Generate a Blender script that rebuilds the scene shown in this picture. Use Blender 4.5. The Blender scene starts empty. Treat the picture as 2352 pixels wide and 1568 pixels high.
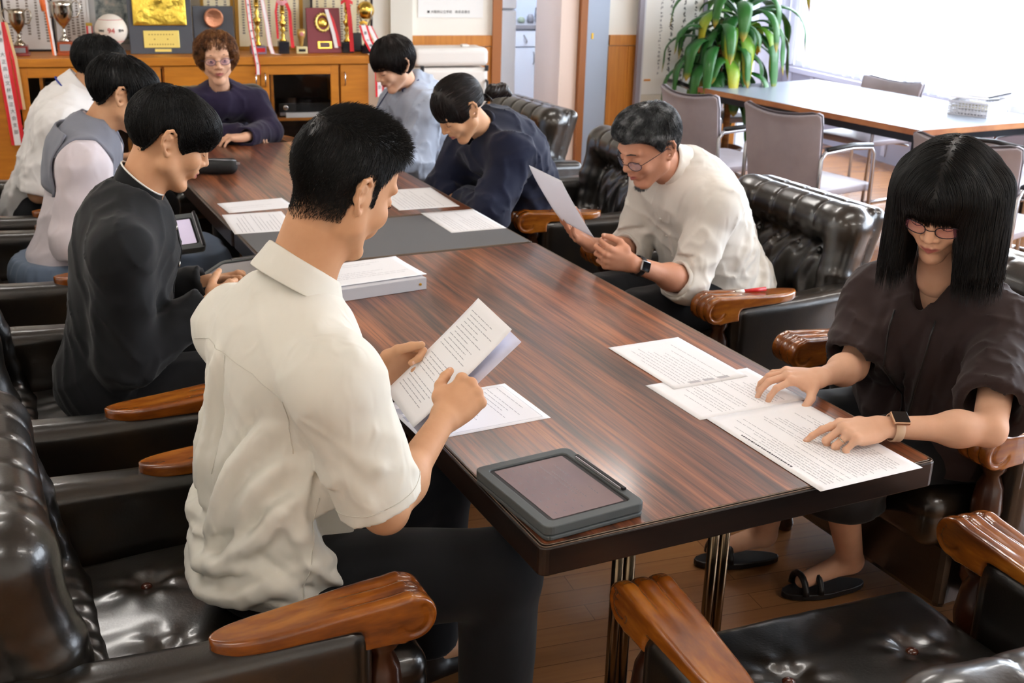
import bpy, bmesh, math, random
import numpy as np
from mathutils import Vector, Matrix
from math import sin, cos, pi, radians, sqrt, atan2

# ---------------------------------------------------------------- camera, world, light
SC = bpy.context.scene
COL = SC.collection
cam = bpy.data.cameras.new('camera')
cam.sensor_width = 36.0
cam.lens = 40.7251
cam.clip_start = 0.05
cam.dof.use_dof = True
cam.dof.focus_distance = 2.3
cam.dof.aperture_fstop = 8.0
CAMO = bpy.data.objects.new('camera', cam)
COL.objects.link(CAMO)
_r = Vector((0.90024, -0.43455, 0.02690)); _u = Vector((0.12498, 0.31710, 0.94012)); _w = Vector((0.41706, 0.84298, -0.33978))
_m = Matrix((_r, _u, -_w)).transposed().to_4x4()
_m.translation = Vector((-0.82139, -1.52430, 1.69703))
CAMO.matrix_world = _m
SC.camera = CAMO
SC.view_settings.view_transform = 'Standard'
SC.view_settings.look = 'None'
SC.view_settings.gamma = 1.0
SC.view_settings.use_curve_mapping = False
SC.view_settings.exposure = 0.33

WORLD = bpy.data.worlds.new('world')
SC.world = WORLD
WORLD.use_nodes = True
_bg = WORLD.node_tree.nodes['Background']
_nt = WORLD.node_tree
_tc = _nt.nodes.new('ShaderNodeTexCoord'); _sx = _nt.nodes.new('ShaderNodeSeparateXYZ'); _rp = _nt.nodes.new('ShaderNodeValToRGB')
_nt.links.new(_tc.outputs['Generated'], _sx.inputs[0]); _mr = _nt.nodes.new('ShaderNodeMapRange'); _mr.inputs[1].default_value = -1.0; _nt.links.new(_sx.outputs[2], _mr.inputs[0]); _nt.links.new(_mr.outputs[0], _rp.inputs[0]); _nt.links.new(_rp.outputs[0], _bg.inputs[0])
_e = _rp.color_ramp.elements                       # pale overcast sky above, duller ground below the horizon
_e[0].position = 0.40; _e[0].color = (0.012, 0.012, 0.016, 1); _e[1].position = 0.52; _e[1].color = (0.86, 0.93, 1.0, 1)
_x = _e.new(0.47); _x.color = (0.04, 0.04, 0.05, 1); _x = _e.new(0.495); _x.color = (0.10, 0.10, 0.12, 1)
_bg.inputs[1].default_value = 20.0

RA = radians(-7.0)                       # the room is turned a little against the meeting table
c7, s7 = cos(-RA), sin(-RA)
def W3(u, v, z=0.0):
    return Vector((u*c7+v*s7, -u*s7+v*c7, z))

def area(name, loc, rot, sx, sy, power, color=(1, 1, 1), portal=False):
    l = bpy.data.lights.new(name, 'AREA'); l.shape = 'RECTANGLE'; l.size = sx; l.size_y = sy
    l.energy = power; l.color = color
    l.cycles.is_portal = portal
    o = bpy.data.objects.new(name, l); COL.objects.link(o); o.location = loc; o.rotation_euler = rot
    return o
U_WIN = 5.10
area('window_daylight', W3(5.28, 2.7, 1.59), (0, radians(90), RA), 2.02, 9.8, 1, portal=True)
CEIL_Z = 2.65

# ---------------------------------------------------------------- materials
MATS = {}
def srgb(h):
    h = h.lstrip('#')
    v = [int(h[i:i+2], 16)/255 for i in (0, 2, 4)]
    return tuple((x/12.92 if x <= 0.04045 else ((x+0.055)/1.055)**2.4) for x in v)+(1,)
def mat(name, color='#888888', rough=0.5, metal=0.0, spec=0.5, coat=0.0, coat_rough=0.1, var=None, var_scale=8.0,
        stretch=None, bump=0.0, bump_scale=40.0, bump_stretch=None, emit=None, emit_s=0.0, sss=0.0, trans=0.0, alpha=1.0, sheen=0.0, bump_dist=0.004, detail=4.0, ridged=False, attrs=False):
    if name in MATS: return MATS[name]
    m = bpy.data.materials.new(name); m.use_nodes = True
    nt = m.node_tree; N = nt.nodes; L = nt.links
    b = N['Principled BSDF']
    c = srgb(color) if isinstance(color, str) else color
    b.inputs['Base Color'].default_value = c
    b.inputs['Roughness'].default_value = rough
    b.inputs['Metallic'].default_value = metal
    b.inputs['Specular IOR Level'].default_value = spec
    b.inputs['Coat Weight'].default_value = coat
    b.inputs['Coat Roughness'].default_value = coat_rough
    b.inputs['Transmission Weight'].default_value = trans
    b.inputs['Alpha'].default_value = alpha
    b.inputs['Sheen Weight'].default_value = sheen
    if sss:
        b.inputs['Subsurface Weight'].default_value = sss
        b.inputs['Subsurface Radius'].default_value = (0.012, 0.005, 0.003)
        b.inputs['Subsurface Scale'].default_value = 1.0
    if emit:
        b.inputs['Emission Color'].default_value = srgb(emit); b.inputs['Emission Strength'].default_value = emit_s
    def coords(st):
        tc = N.new('ShaderNodeTexCoord'); mp = N.new('ShaderNodeMapping')
        L.new(tc.outputs['Object'], mp.inputs[0])
        if st: mp.inputs['Scale'].default_value = st
        return mp.outputs[0]
    if var:
        no = N.new('ShaderNodeTexNoise'); no.inputs['Scale'].default_value = var_scale; no.inputs['Detail'].default_value = detail
        no.inputs['Roughness'].default_value = 0.6
        L.new(coords(stretch), no.inputs['Vector'])
        cr = N.new('ShaderNodeValToRGB')
        cols = [srgb(x) if isinstance(x, str) else x for x in var]
        e = cr.color_ramp.elements
        e[0].color = cols[0]; e[-1].color = cols[-1]
        e[0].position = 0.32; e[-1].position = 0.68
        for i, cc in enumerate(cols[1:-1]):
            n = e.new(0.32+0.36*(i+1)/(len(cols)-1)); n.color = cc
        L.new(no.outputs['Fac'], cr.inputs[0]); L.new(cr.outputs[0], b.inputs['Base Color'])
    if bump:
        no = N.new('ShaderNodeTexNoise'); no.inputs['Scale'].default_value = bump_scale; no.inputs['Detail'].default_value = 5.0
        L.new(coords(bump_stretch), no.inputs['Vector'])
        if ridged:
            no.noise_type = 'RIDGED_MULTIFRACTAL'; no.inputs['Detail'].default_value = 1.2; no.inputs['Distortion'].default_value = 1.1; no.inputs['Roughness'].default_value = 0.35
            no.normalize = True
        bp = N.new('ShaderNodeBump'); bp.inputs['Strength'].default_value = bump; bp.inputs['Distance'].default_value = bump_dist
        L.new(no.outputs['Fac'], bp.inputs['Height']); L.new(bp.outputs[0], b.inputs['Normal'])
    if attrs:                      # lips and cropped-hair shade are painted on the head as what they are
        src = b.inputs['Base Color'].links[0].from_socket if b.inputs['Base Color'].is_linked else None
        for nm, cc in attrs:
            a = N.new('ShaderNodeAttribute'); a.attribute_name = nm; x = N.new('ShaderNodeMixRGB'); x.inputs[2].default_value = srgb(cc)
            L.new(a.outputs['Fac'], x.inputs[0])
            if src is not None: L.new(src, x.inputs[1])
            else: x.inputs[1].default_value = c
            src = x.outputs[0]
        L.new(src, b.inputs['Base Color'])
    MATS[name] = m
    return m

# ---------------------------------------------------------------- objects
def link(name, me, m=None, parent=None, loc=None):
    o = bpy.data.objects.new(name, me); COL.objects.link(o)
    if m is not None:
        for x in (m if isinstance(m, (list, tuple)) else [m]): me.materials.append(x)
    if parent is not None: o.parent = parent
    if loc is not None: o.location = loc
    return o
def thing(name, label, cat, loc=(0, 0, 0), rz=0.0, group=None):
    o = bpy.data.objects.new(name, None); COL.objects.link(o); o.empty_display_size = 0.05
    o.location = loc; o.rotation_euler = (0, 0, rz); o['label'] = label; o['category'] = cat
    if group: o['group'] = group
    return o
def tag(o, label, cat, group=None):
    o['label'] = label; o['category'] = cat
    if group: o['group'] = group
    return o
def structure(o):
    o['kind'] = 'structure'; return o
def dup(root, loc, rz, label, group=None):
    r = root.copy(); COL.objects.link(r); r.location = loc; r.rotation_euler = (0, 0, rz)
    r['label'] = label
    if group: r['group'] = group
    for ch in list(root.children):
        c = ch.copy(); COL.objects.link(c); c.parent = r
        for g in list(ch.children):
            d = g.copy(); COL.objects.link(d); d.parent = c
    return r

class MB:
    """collects simple solids into one mesh"""
    def __init__(s): s.v = []; s.f = []; s.mi = []; s.cur = 0
    def add(s, v, f):
        n = len(s.v); s.v += [tuple(x) for x in v]; s.f += [tuple(i+n for i in q) for q in f]; s.mi += [s.cur]*len(f); return s
    def box(s, x0, x1, y0, y1, z0, z1, M=None):
        v = [Vector((x, y, z)) for z in (z0, z1) for y in (y0, y1) for x in (x0, x1)]
        if M is not None: v = [M @ p for p in v]
        return s.add(v, [(0, 2, 3, 1), (4, 5, 7, 6), (0, 1, 5, 4), (2, 6, 7, 3), (0, 4, 6, 2), (1, 3, 7, 5)])
    def prism(s, pts, z0, z1, M=None):
        n = len(pts); v = [Vector((p[0], p[1], z0)) for p in pts]+[Vector((p[0], p[1], z1)) for p in pts]
        if M is not None: v = [M @ p for p in v]
        return s.add(v, [tuple(range(n-1, -1, -1)), tuple(range(n, 2*n))]+[(i, (i+1) % n, n+(i+1) % n, n+i) for i in range(n)])
    def tube(s, pts, r, n=10, cap=True, closed=False):
        pts = [Vector(p) for p in pts]; rs = r if isinstance(r, (list, tuple)) else [r]*len(pts)
        N = len(pts); rings = []; up = None
        for i, p in enumerate(pts):
            if closed: d = (pts[(i+1) % N]-pts[i-1])
            else: d = (pts[min(i+1, N-1)]-pts[max(i-1, 0)])
            d = d.normalized() if d.length > 1e-9 else Vector((0, 0, 1))
            if up is None: up = Vector((0, 0, 1)) if abs(d.z) < 0.9 else Vector((1, 0, 0))
            a = (up-d*up.dot(d)).normalized(); b = d.cross(a); up = a
            rings.append([p+(a*cos(2*pi*k/n)+b*sin(2*pi*k/n))*rs[i] for k in range(n)])
        v = [q for rg in rings for q in rg]; f = []
        for i in range(N if closed else N-1):
            j = (i+1) % N
            for k in range(n): f.append((i*n+k, i*n+(k+1) % n, j*n+(k+1) % n, j*n+k))
        if cap and not closed: f += [tuple(range(n-1, -1, -1)), tuple((N-1)*n+k for k in range(n))]
        return s.add(v, f)
    def lathe(s, prof, n=24, M=None):
        """prof: (radius, z) pairs"""
        v = []; f = []
        for r, z in prof:
            for k in range(n):
                p = Vector((r*cos(2*pi*k/n), r*sin(2*pi*k/n), z)); v.append(M @ p if M is not None else p)
        for i in range(len(prof)-1):
            for k in range(n): f.append((i*n+k, i*n+(k+1) % n, (i+1)*n+(k+1) % n, (i+1)*n+k))
        f += [tuple(range(n-1, -1, -1)), tuple((len(prof)-1)*n+k for k in range(n))]
        return s.add(v, f)
    def grid(s, fn, nu, nv):
        v = [fn(i/(nu-1), j/(nv-1)) for j in range(nv) for i in range(nu)]
        return s.add(v, [(j*nu+i, j*nu+i+1, (j+1)*nu+i+1, (j+1)*nu+i) for j in range(nv-1) for i in range(nu-1)])
    def build(s, name, m=None, parent=None, loc=None, smooth=False, bevel=0.0, seg=2, solid=0.0, sub=0, auto=None):
        me = bpy.data.meshes.new(name); me.from_pydata([tuple(p) for p in s.v], [], s.f)
        me.polygons.foreach_set('material_index', s.mi)
        bm = bmesh.new(); bm.from_mesh(me); bmesh.ops.recalc_face_normals(bm, faces=bm.faces[:]); bm.to_mesh(me); bm.free()
        if smooth: me.polygons.foreach_set('use_smooth', [True]*len(me.polygons))
        me.update()
        o = link(name, me, m, parent, loc)
        if solid:
            md = o.modifiers.new('solid', 'SOLIDIFY'); md.thickness = solid; md.offset = 0
        if bevel:
            md = o.modifiers.new('bevel', 'BEVEL'); md.width = bevel; md.segments = seg; md.limit_method = 'ANGLE'; md.angle_limit = radians(40)
            md.harden_normals = False
        if sub:
            md = o.modifiers.new('sub', 'SUBSURF'); md.levels = sub; md.render_levels = sub
        return o

def wall_box(name, u0, u1, v0, v1, z0, z1, m, **k):
    """box laid along the room's own axes"""
    o = MB().box(u0, u1, v0, v1, z0, z1).build(name, m, **k); o.rotation_euler = (0, 0, RA); return o

# ---------------------------------------------------------------- signed distance modelling
def V(p): return np.array([float(x) for x in p], dtype=np.float32)
class SDF:
    def __init__(s, lo, hi, h):
        s.lo = V(lo); s.h = h; s.n = [int(math.ceil((b-a)/h))+1 for a, b in zip(lo, hi)]
        s.ax = [s.lo[i]+h*np.arange(s.n[i], dtype=np.float32) for i in range(3)]
        s.d = np.full(s.n, 0.3, dtype=np.float32)
    def _sub(s, lo, hi):
        sl = []
        for i in range(3):
            a = int(max(0, math.floor((lo[i]-s.lo[i])/s.h))); b = int(min(s.n[i], math.ceil((hi[i]-s.lo[i])/s.h)+1))
            if b <= a: return None
            sl.append(slice(a, b))
        X = s.ax[0][sl[0]][:, None, None]; Y = s.ax[1][sl[1]][None, :, None]; Z = s.ax[2][sl[2]][None, None, :]
        return tuple(sl), X, Y, Z
    def _mix(s, sl, d, k, mode):
        a = s.d[sl]
        if mode == 'add':
            if k <= 0: s.d[sl] = np.minimum(a, d)
            else:
                h = np.clip(0.5+0.5*(a-d)/k, 0, 1); s.d[sl] = a*(1-h)+d*h-k*h*(1-h)
        elif mode == 'cut':
            d = -d; h = np.clip(0.5-0.5*(a-d)/max(k, 1e-5), 0, 1) if k > 0 else None
            s.d[sl] = np.maximum(a, d) if k <= 0 else a*(1-h)+d*h+k*h*(1-h)
        elif mode == 'and':
            s.d[sl] = np.maximum(a, d)
    def cap(s, a, b, ra, rb=None, k=0.01, mode='add', sq=None):
        """tapered capsule; sq=(axis, factor) flattens it along an axis"""
        rb = ra if rb is None else rb; a = V(a); b = V(b); R = max(ra, rb)+k+4*s.h+ (0.02 if mode=='cut' else 0)
        g = s._sub(np.minimum(a, b)-R, np.maximum(a, b)+R)
        if g is None: return s
        sl, X, Y, Z = g; ab = b-a; L2 = float(ab@ab)+1e-12
        t = np.clip(((X-a[0])*ab[0]+(Y-a[1])*ab[1]+(Z-a[2])*ab[2])/L2, 0, 1)
        dx = X-a[0]-t*ab[0]; dy = Y-a[1]-t*ab[1]; dz = Z-a[2]-t*ab[2]
        if sq is not None:
            ax, fac = sq; ax = V(ax); q = dx*ax[0]+dy*ax[1]+dz*ax[2]; q = q*(fac-1)
            dx = dx+q*ax[0]; dy = dy+q*ax[1]; dz = dz+q*ax[2]
        d = np.sqrt(dx*dx+dy*dy+dz*dz)-(ra+(rb-ra)*t)
        s._mix(sl, d, k, mode); return s
    def chain(s, pts, rs, k=0.01, mode='add', sq=None):
        if not isinstance(rs, (list, tuple)): rs = [rs]*len(pts)
        for i in range(len(pts)-1): s.cap(pts[i], pts[i+1], rs[i], rs[i+1], k, mode, sq)
        return s
    def ell(s, c, r, R=None, k=0.01, mode='add'):
        c = V(c); r = V(r); m = float(max(r))+k+4*s.h
        g = s._sub(c-m, c+m)
        if g is None: return s
        sl, X, Y, Z = g; x = X-c[0]; y = Y-c[1]; z = Z-c[2]
        if R is not None:
            R = np.array(R, dtype=np.float32)   # columns: local axes in world
            p = [x*R[0][i]+y*R[1][i]+z*R[2][i] for i in range(3)]
        else: p = [x, y, z]
        k0 = np.sqrt((p[0]/r[0])**2+(p[1]/r[1])**2+(p[2]/r[2])**2)
        k1 = np.sqrt((p[0]/r[0]**2)**2+(p[1]/r[1]**2)**2+(p[2]/r[2]**2)**2)
        d = k0*(k0-1)/np.maximum(k1, 1e-6)
        s._mix(sl, d, k, mode); return s
    def rbox(s, c, hsz, rad, R=None, k=0.0, mode='add'):
        c = V(c); hs = V(hsz); m = float(np.sqrt((hs*hs).sum()))+k+4*s.h
        g = s._sub(c-m, c+m)
        if g is None: return s
        sl, X, Y, Z = g; x = X-c[0]; y = Y-c[1]; z = Z-c[2]
        if R is not None:
            R = np.array(R, dtype=np.float32); p = [x*R[0][i]+y*R[1][i]+z*R[2][i] for i in range(3)]
        else: p = [x+0*y+0*z, y+0*x+0*z, z+0*x+0*y]
        q = [np.abs(p[i])-(hs[i]-rad) for i in range(3)]
        d = np.sqrt(np.maximum(q[0], 0)**2+np.maximum(q[1], 0)**2+np.maximum(q[2], 0)**2)+np.minimum(np.maximum(q[0], np.maximum(q[1], q[2])), 0)-rad
        s._mix(sl, d, k, mode); return s
    def plane(s, p, n, mode='and'):
        """keep the side the normal points away from"""
        p = V(p); n = V(n); n = n/np.linalg.norm(n)
        X = s.ax[0][:, None, None]; Y = s.ax[1][None, :, None]; Z = s.ax[2][None, None, :]
        s._mix((slice(None),)*3, (X-p[0])*n[0]+(Y-p[1])*n[1]+(Z-p[2])*n[2], 0, mode); return s
    def disp(s, fn):
        X = s.ax[0][:, None, None]; Y = s.ax[1][None, :, None]; Z = s.ax[2][None, None, :]
        s.d = (s.d+fn(X, Y, Z)).astype(np.float32); return s
    def sample(s, P):
        """trilinear value at points"""
        q = (P-s.lo)/s.h; i = np.clip(np.floor(q).astype(int), 0, np.array(s.n)-2); t = np.clip(q-i, 0, 1)
        o = 0
        for a in (0, 1):
            for b in (0, 1):
                for c in (0, 1):
                    w = (t[:, 0] if a else 1-t[:, 0])*(t[:, 1] if b else 1-t[:, 1])*(t[:, 2] if c else 1-t[:, 2])
                    o = o+w*s.d[i[:, 0]+a, i[:, 1]+b, i[:, 2]+c]
        return o
    def grad(s, P):
        e = s.h; g = np.stack([s.sample(P+np.eye(3)[i]*e)-s.sample(P-np.eye(3)[i]*e) for i in range(3)], 1)
        return g/np.maximum(np.linalg.norm(g, axis=1, keepdims=True), 1e-9)
    def mesh(s):
        D = s.d.copy()
        D[0] = D[-1] = 0.05; D[:, 0] = D[:, -1] = 0.05; D[:, :, 0] = D[:, :, -1] = 0.05
        ins = D < 0
        c = [ins[a:D.shape[0]-1+a, b:D.shape[1]-1+b, e:D.shape[2]-1+e] for a in (0, 1) for b in (0, 1) for e in (0, 1)]
        cnt = sum(x.astype(np.int8) for x in c); act = (cnt > 0) & (cnt < 8)
        idx = -np.ones(act.shape, dtype=np.int64); I = np.argwhere(act); idx[act] = np.arange(len(I))
        acc = np.zeros((len(I), 3)); w = np.zeros(len(I))
        offs = [(a, b, e) for a in (0, 1) for b in (0, 1) for e in (0, 1)]
        val = {o: D[I[:, 0]+o[0], I[:, 1]+o[1], I[:, 2]+o[2]] for o in offs}
        for o in offs:
            for ax in range(3):
                if o[ax] == 0:
                    p = list(o); p[ax] = 1; p = tuple(p); a = val[o]; b = val[p]; cr = (a < 0) != (b < 0)
                    t = np.where(cr, a/np.where(np.abs(a-b) < 1e-12, 1, a-b), 0)
                    q = np.zeros((len(I), 3)); q[:] = o; q[:, ax] += t
                    acc[cr] += q[cr]; w[cr] += 1
        P = (I+acc/np.maximum(w, 1)[:, None])*s.h+s.lo
        F = []
        for ax in range(3):
            u, v = (ax+1) % 3, (ax+2) % 3
            sh = [slice(1, None) if i != ax else slice(None) for i in range(3)]
            A = [slice(1, -1)]*3; A[ax] = slice(0, -1); B = [slice(1, -1)]*3; B[ax] = slice(1, None)
            a = ins[tuple(A)]; b = ins[tuple(B)]; E = np.argwhere(a != b); fl = a[tuple(E.T)]
            base = E.copy(); 
            for i in range(3):
                if i != ax: base[:, i] += 1
            def cell(du, dv):
                q = base.copy(); q[:, u] += du; q[:, v] += dv; return idx[q[:, 0], q[:, 1], q[:, 2]]
            Q = np.stack([cell(-1, -1), cell(0, -1), cell(0, 0), cell(-1, 0)], 1)
            Q[~fl] = Q[~fl][:, ::-1]
            F.append(Q)
        return P, np.concatenate(F)

def np_mesh(name, P, F, smooth=True):
    me = bpy.data.meshes.new(name)
    me.vertices.add(len(P)); me.vertices.foreach_set('co', np.asarray(P, dtype=np.float32).ravel())
    k = F.shape[1]; me.loops.add(F.size); me.loops.foreach_set('vertex_index', F.astype(np.int32).ravel())
    me.polygons.add(len(F)); me.polygons.foreach_set('loop_start', np.arange(len(F), dtype=np.int32)*k)
    try: me.polygons.foreach_set('loop_total', np.full(len(F), k, dtype=np.int32))
    except Exception: pass
    me.polygons.foreach_set('use_smooth', np.ones(len(F), dtype=bool) if smooth else np.zeros(len(F), dtype=bool))
    me.update(); me.validate()
    return me
def relax(P, F, n=2, lam=0.5):
    for _ in range(n):
        acc = np.zeros_like(P); w = np.zeros(len(P))
        for a, b in ((0, 1), (1, 2), (2, 3), (3, 0)):
            np.add.at(acc, F[:, a], P[F[:, b]]); np.add.at(acc, F[:, b], P[F[:, a]])
            np.add.at(w, F[:, a], 1); np.add.at(w, F[:, b], 1)
        P = P+lam*(acc/np.maximum(w, 1)[:, None]-P)
    return P
def sdf_obj(name, s, m, parent=None, n=2, matfn=None, extra=()):
    """mesh the field (and any extra fields) as one object; matfn(P centres) -> material indices"""
    Ps = []; Fs = []; off = 0
    for q in (s,)+tuple(extra):
        P, F = q.mesh(); P = relax(P, F, n); Ps.append(P); Fs.append(F+off); off += len(P)
    P = np.concatenate(Ps); F = np.concatenate(Fs)
    me = np_mesh(name, P, F)
    if matfn is not None:
        me.polygons.foreach_set('material_index', matfn(P[F].mean(1)).astype(np.int32))
    return link(name, me, m, parent)

_rng = np.random.RandomState(7)
def vnoise(X, Y, Z, seed=0):
    """cheap smooth pseudo noise in -1..1"""
    r = np.random.RandomState(seed); o = 0
    for i in range(5):
        k = r.normal(size=3); k = k/np.linalg.norm(k)*(0.7+0.6*r.rand()); p = r.rand()*6.28
        k2 = r.normal(size=3)*0.5; p2 = r.rand()*6.28
        o = o+np.sin(X*k[0]+Y*k[1]+Z*k[2]+p+1.3*np.sin(X*k2[0]+Y*k2[1]+Z*k2[2]+p2))
    return o/5

# ---------------------------------------------------------------- the room
def plank_mat(name, c1, c2, c3, width, length, rough, gap='#2a160a', rot=0.0, coat=0.0, grain=1.0):
    m = bpy.data.materials.new(name); m.use_nodes = True; nt = m.node_tree; N = nt.nodes; L = nt.links; b = N['Principled BSDF']
    tc = N.new('ShaderNodeTexCoord'); mp = N.new('ShaderNodeMapping'); mp.inputs['Rotation'].default_value = (0, 0, rot)
    L.new(tc.outputs['Object'], mp.inputs[0])
    br = N.new('ShaderNodeTexBrick'); br.inputs['Scale'].default_value = 1.0
    br.inputs['Brick Width'].default_value = length; br.inputs['Row Height'].default_value = width
    br.inputs['Mortar Size'].default_value = 0.0012; br.inputs['Mortar Smooth'].default_value = 0.3; br.inputs['Bias'].default_value = 0.0
    br.inputs['Color1'].default_value = srgb(c1); br.inputs['Color2'].default_value = srgb(c2); br.inputs['Mortar'].default_value = srgb(gap)
    L.new(mp.outputs[0], br.inputs['Vector'])
    mp2 = N.new('ShaderNodeMapping'); mp2.inputs['Rotation'].default_value = (0, 0, rot); mp2.inputs['Scale'].default_value = (1.5, 30, 1)
    L.new(tc.outputs['Object'], mp2.inputs[0])
    no = N.new('ShaderNodeTexNoise'); no.inputs['Scale'].default_value = 2.0; no.inputs['Detail'].default_value = 6; L.new(mp2.outputs[0], no.inputs['Vector'])
    mx = N.new('ShaderNodeMixRGB'); mx.blend_type = 'MIX'; mx.inputs[2].default_value = srgb(c3)
    ma = N.new('ShaderNodeMath'); ma.operation = 'MULTIPLY'; ma.inputs[1].default_value = 0.7*grain; L.new(no.outputs['Fac'], ma.inputs[0])
    L.new(ma.outputs[0], mx.inputs[0]); L.new(br.outputs['Color'], mx.inputs[1]); L.new(mx.outputs[0], b.inputs['Base Color'])
    b.inputs['Roughness'].default_value = rough; b.inputs['Coat Weight'].default_value = coat
    return m
M_FLOOR = plank_mat('floor_boards', '#9a6a42', '#ae7a4c', '#7c5030', 0.075, 0.9, 0.24, gap='#5b3820')
M_WALL = mat('plaster_wall', '#f0ece2', 0.85, bump=0.1, bump_scale=60)
M_CEIL = mat('ceiling_board', '#dedbd2', 0.9)
M_DADO = mat('dado_veneer', '#c07a2a', 0.45, var=['#b26c22', '#c98432'], var_scale=3, stretch=(14, 14, 0.8))
M_HONEY = mat('honey_veneer', '#c47a20', 0.4, var=['#b06a14', '#c97f22'], var_scale=3, stretch=(1.2, 10, 10))
M_TRIM = mat('brown_trim', '#9a5b25', 0.45)
M_STEEL = mat('blue_grey_paint', '#a9b7cb', 0.5)
M_WGREY = mat('grey_wall_paint', '#9a96a0', 0.7)

V_BACK = 6.1
structure(wall_box('floor', -2.7, 5.45, -3.4, 9.0, -0.05, 0.0, M_FLOOR))
structure(wall_box('ceiling', -2.7, 5.45, -3.4, 9.0, CEIL_Z, CEIL_Z+0.05, M_CEIL))
structure(wall_box('wall_left', -2.75, -2.65, -3.4, 6.2, 0, CEIL_Z, M_WALL))
structure(wall_box('wall_front', -2.7, 5.3, -3.45, -3.35, 0, CEIL_Z, M_WALL))
# back wall: a doorway is open between u=1.93 and 2.50
bw = MB().box(-2.7, 1.93, V_BACK, V_BACK+0.12, 0, CEIL_Z).box(2.72, 3.80, V_BACK, V_BACK+0.12, 0, CEIL_Z).box(1.93, 2.72, V_BACK, V_BACK+0.12, 2.05, CEIL_Z).build('wall_back', M_WALL)
bw.rotation_euler = (0, 0, RA); structure(bw)
# veneer dado with its rail
def dado(name, u0, u1, seams):
    m = MB(); m.box(u0, u1, V_BACK-0.012, V_BACK-0.001, 0.0, 0.90)
    m.box(u0, u1, V_BACK-0.025, V_BACK-0.001, 0.905, 0.975)
    for s in seams: m.box(s-0.02, s+0.02, V_BACK-0.02, V_BACK-0.012, 0.0, 0.90)
    o = m.build(name, M_DADO); o.rotation_euler = (0, 0, RA); return structure(o)
dado('trim_1', 1.30, 1.925, [1.84]); dado('trim_2', 2.73, 2.97, [2.90]); dado('trim_6', 3.0, 3.79, [3.3, 3.62])
structure(wall_box('wall_alcove', 3.70, 5.3, 7.60, 7.72, 0, CEIL_Z, M_WGREY)); structure(wall_box('wall_alcove_side', 3.70, 3.799, V_BACK+0.121, 7.599, 0, CEIL_Z, M_WGREY))
structure(wall_box('trim_3', 1.86, 1.925, V_BACK-0.04, V_BACK-0.026, 0.0, 2.1, M_TRIM))
structure(wall_box('wall_pillar', 1.155, 1.30, V_BACK-0.05, V_BACK-0.001, 0, CEIL_Z, mat('pillar_paint', '#dcd8cc', 0.8)))
# doorway: pink-white wall edge, brown jamb, blue-grey sliding door edge
structure(wall_box('wall_jamb', 2.365, 2.495, V_BACK-0.004, V_BACK+0.5, 0, 2.05, mat('pinkish_wall', '#f1dccf', 0.8)))
structure(wall_box('trim_4', 2.497, 2.545, V_BACK-0.05, V_BACK+0.12, 0, 2.1, M_TRIM))
d1 = wall_box('door_1', 2.548, 2.715, V_BACK-0.03, V_BACK+0.06, 0.005, 2.08, M_STEEL); structure(d1)
hd = MB().box(2.585, 2.60, V_BACK-0.036, V_BACK-0.031, 0.95, 0.99).build('lock_plate', mat('brass', '#c8a040', 0.35, metal=0.9), d1)
# pantry beyond the doorway
structure(wall_box('wall_pantry', 1.2, 3.9, 8.3, 8.4, 0, CEIL_Z, mat('pantry_wall', '#dde6f5', 0.8)))
structure(wall_box('wall_pantry_side', 3.9, 4.0, 6.25, 8.4, 0, CEIL_Z, mat('pantry_wall', '#dde6f5', 0.8)))
structure(wall_box('wall_pantry_end', 1.1, 1.2, 6.25, 8.4, 0, CEIL_Z, mat('pantry_wall', '#dde6f5', 0.8)))
# window wall (low grey wall, mullions, glass)
ww = MB().box(U_WIN, U_WIN+0.14, -3.4, 7.6, 0, 0.58).box(U_WIN, U_WIN+0.14, -3.4, 7.6, 2.6, CEIL_Z).box(U_WIN, U_WIN+0.14, 7.5, 7.6, 0.58, 2.6).box(U_WIN, U_WIN+0.14, -3.4, -2.1, 0.58, 2.6)
ww = ww.build('wall_right', M_WGREY); ww.rotation_euler = (0, 0, RA); structure(ww)
wf = MB()
for v in (-2.1, -0.5, 1.1, 2.7, 4.3, 5.9, 7.45): wf.box(U_WIN+0.03, U_WIN+0.09, v, v+0.05, 0.58, 2.6)
wf.box(U_WIN+0.03, U_WIN+0.09, -2.1, 7.5, 0.58, 0.63).box(U_WIN+0.03, U_WIN+0.09, -2.1, 7.5, 2.55, 2.6)
wf = wf.build('window_1', mat('window_metal', '#a7a7b2', 0.4, metal=0.5)); wf.rotation_euler = (0, 0, RA); structure(wf)
lw = MB()
for v in (7.45, 7.1, 6.0, 5.2, 4.4, 3.6, 2.8, 2.0): lw.box(U_WIN-0.012, U_WIN-0.001, v, v+0.05, 0.05, 0.52)
lw.box(U_WIN-0.03, U_WIN-0.001, -3.3, 7.58, 0.53, 0.57)
lw = lw.build('trim_5', mat('grey_trim', '#b9b6c0', 0.5)); lw.rotation_euler = (0, 0, RA); structure(lw)

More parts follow.
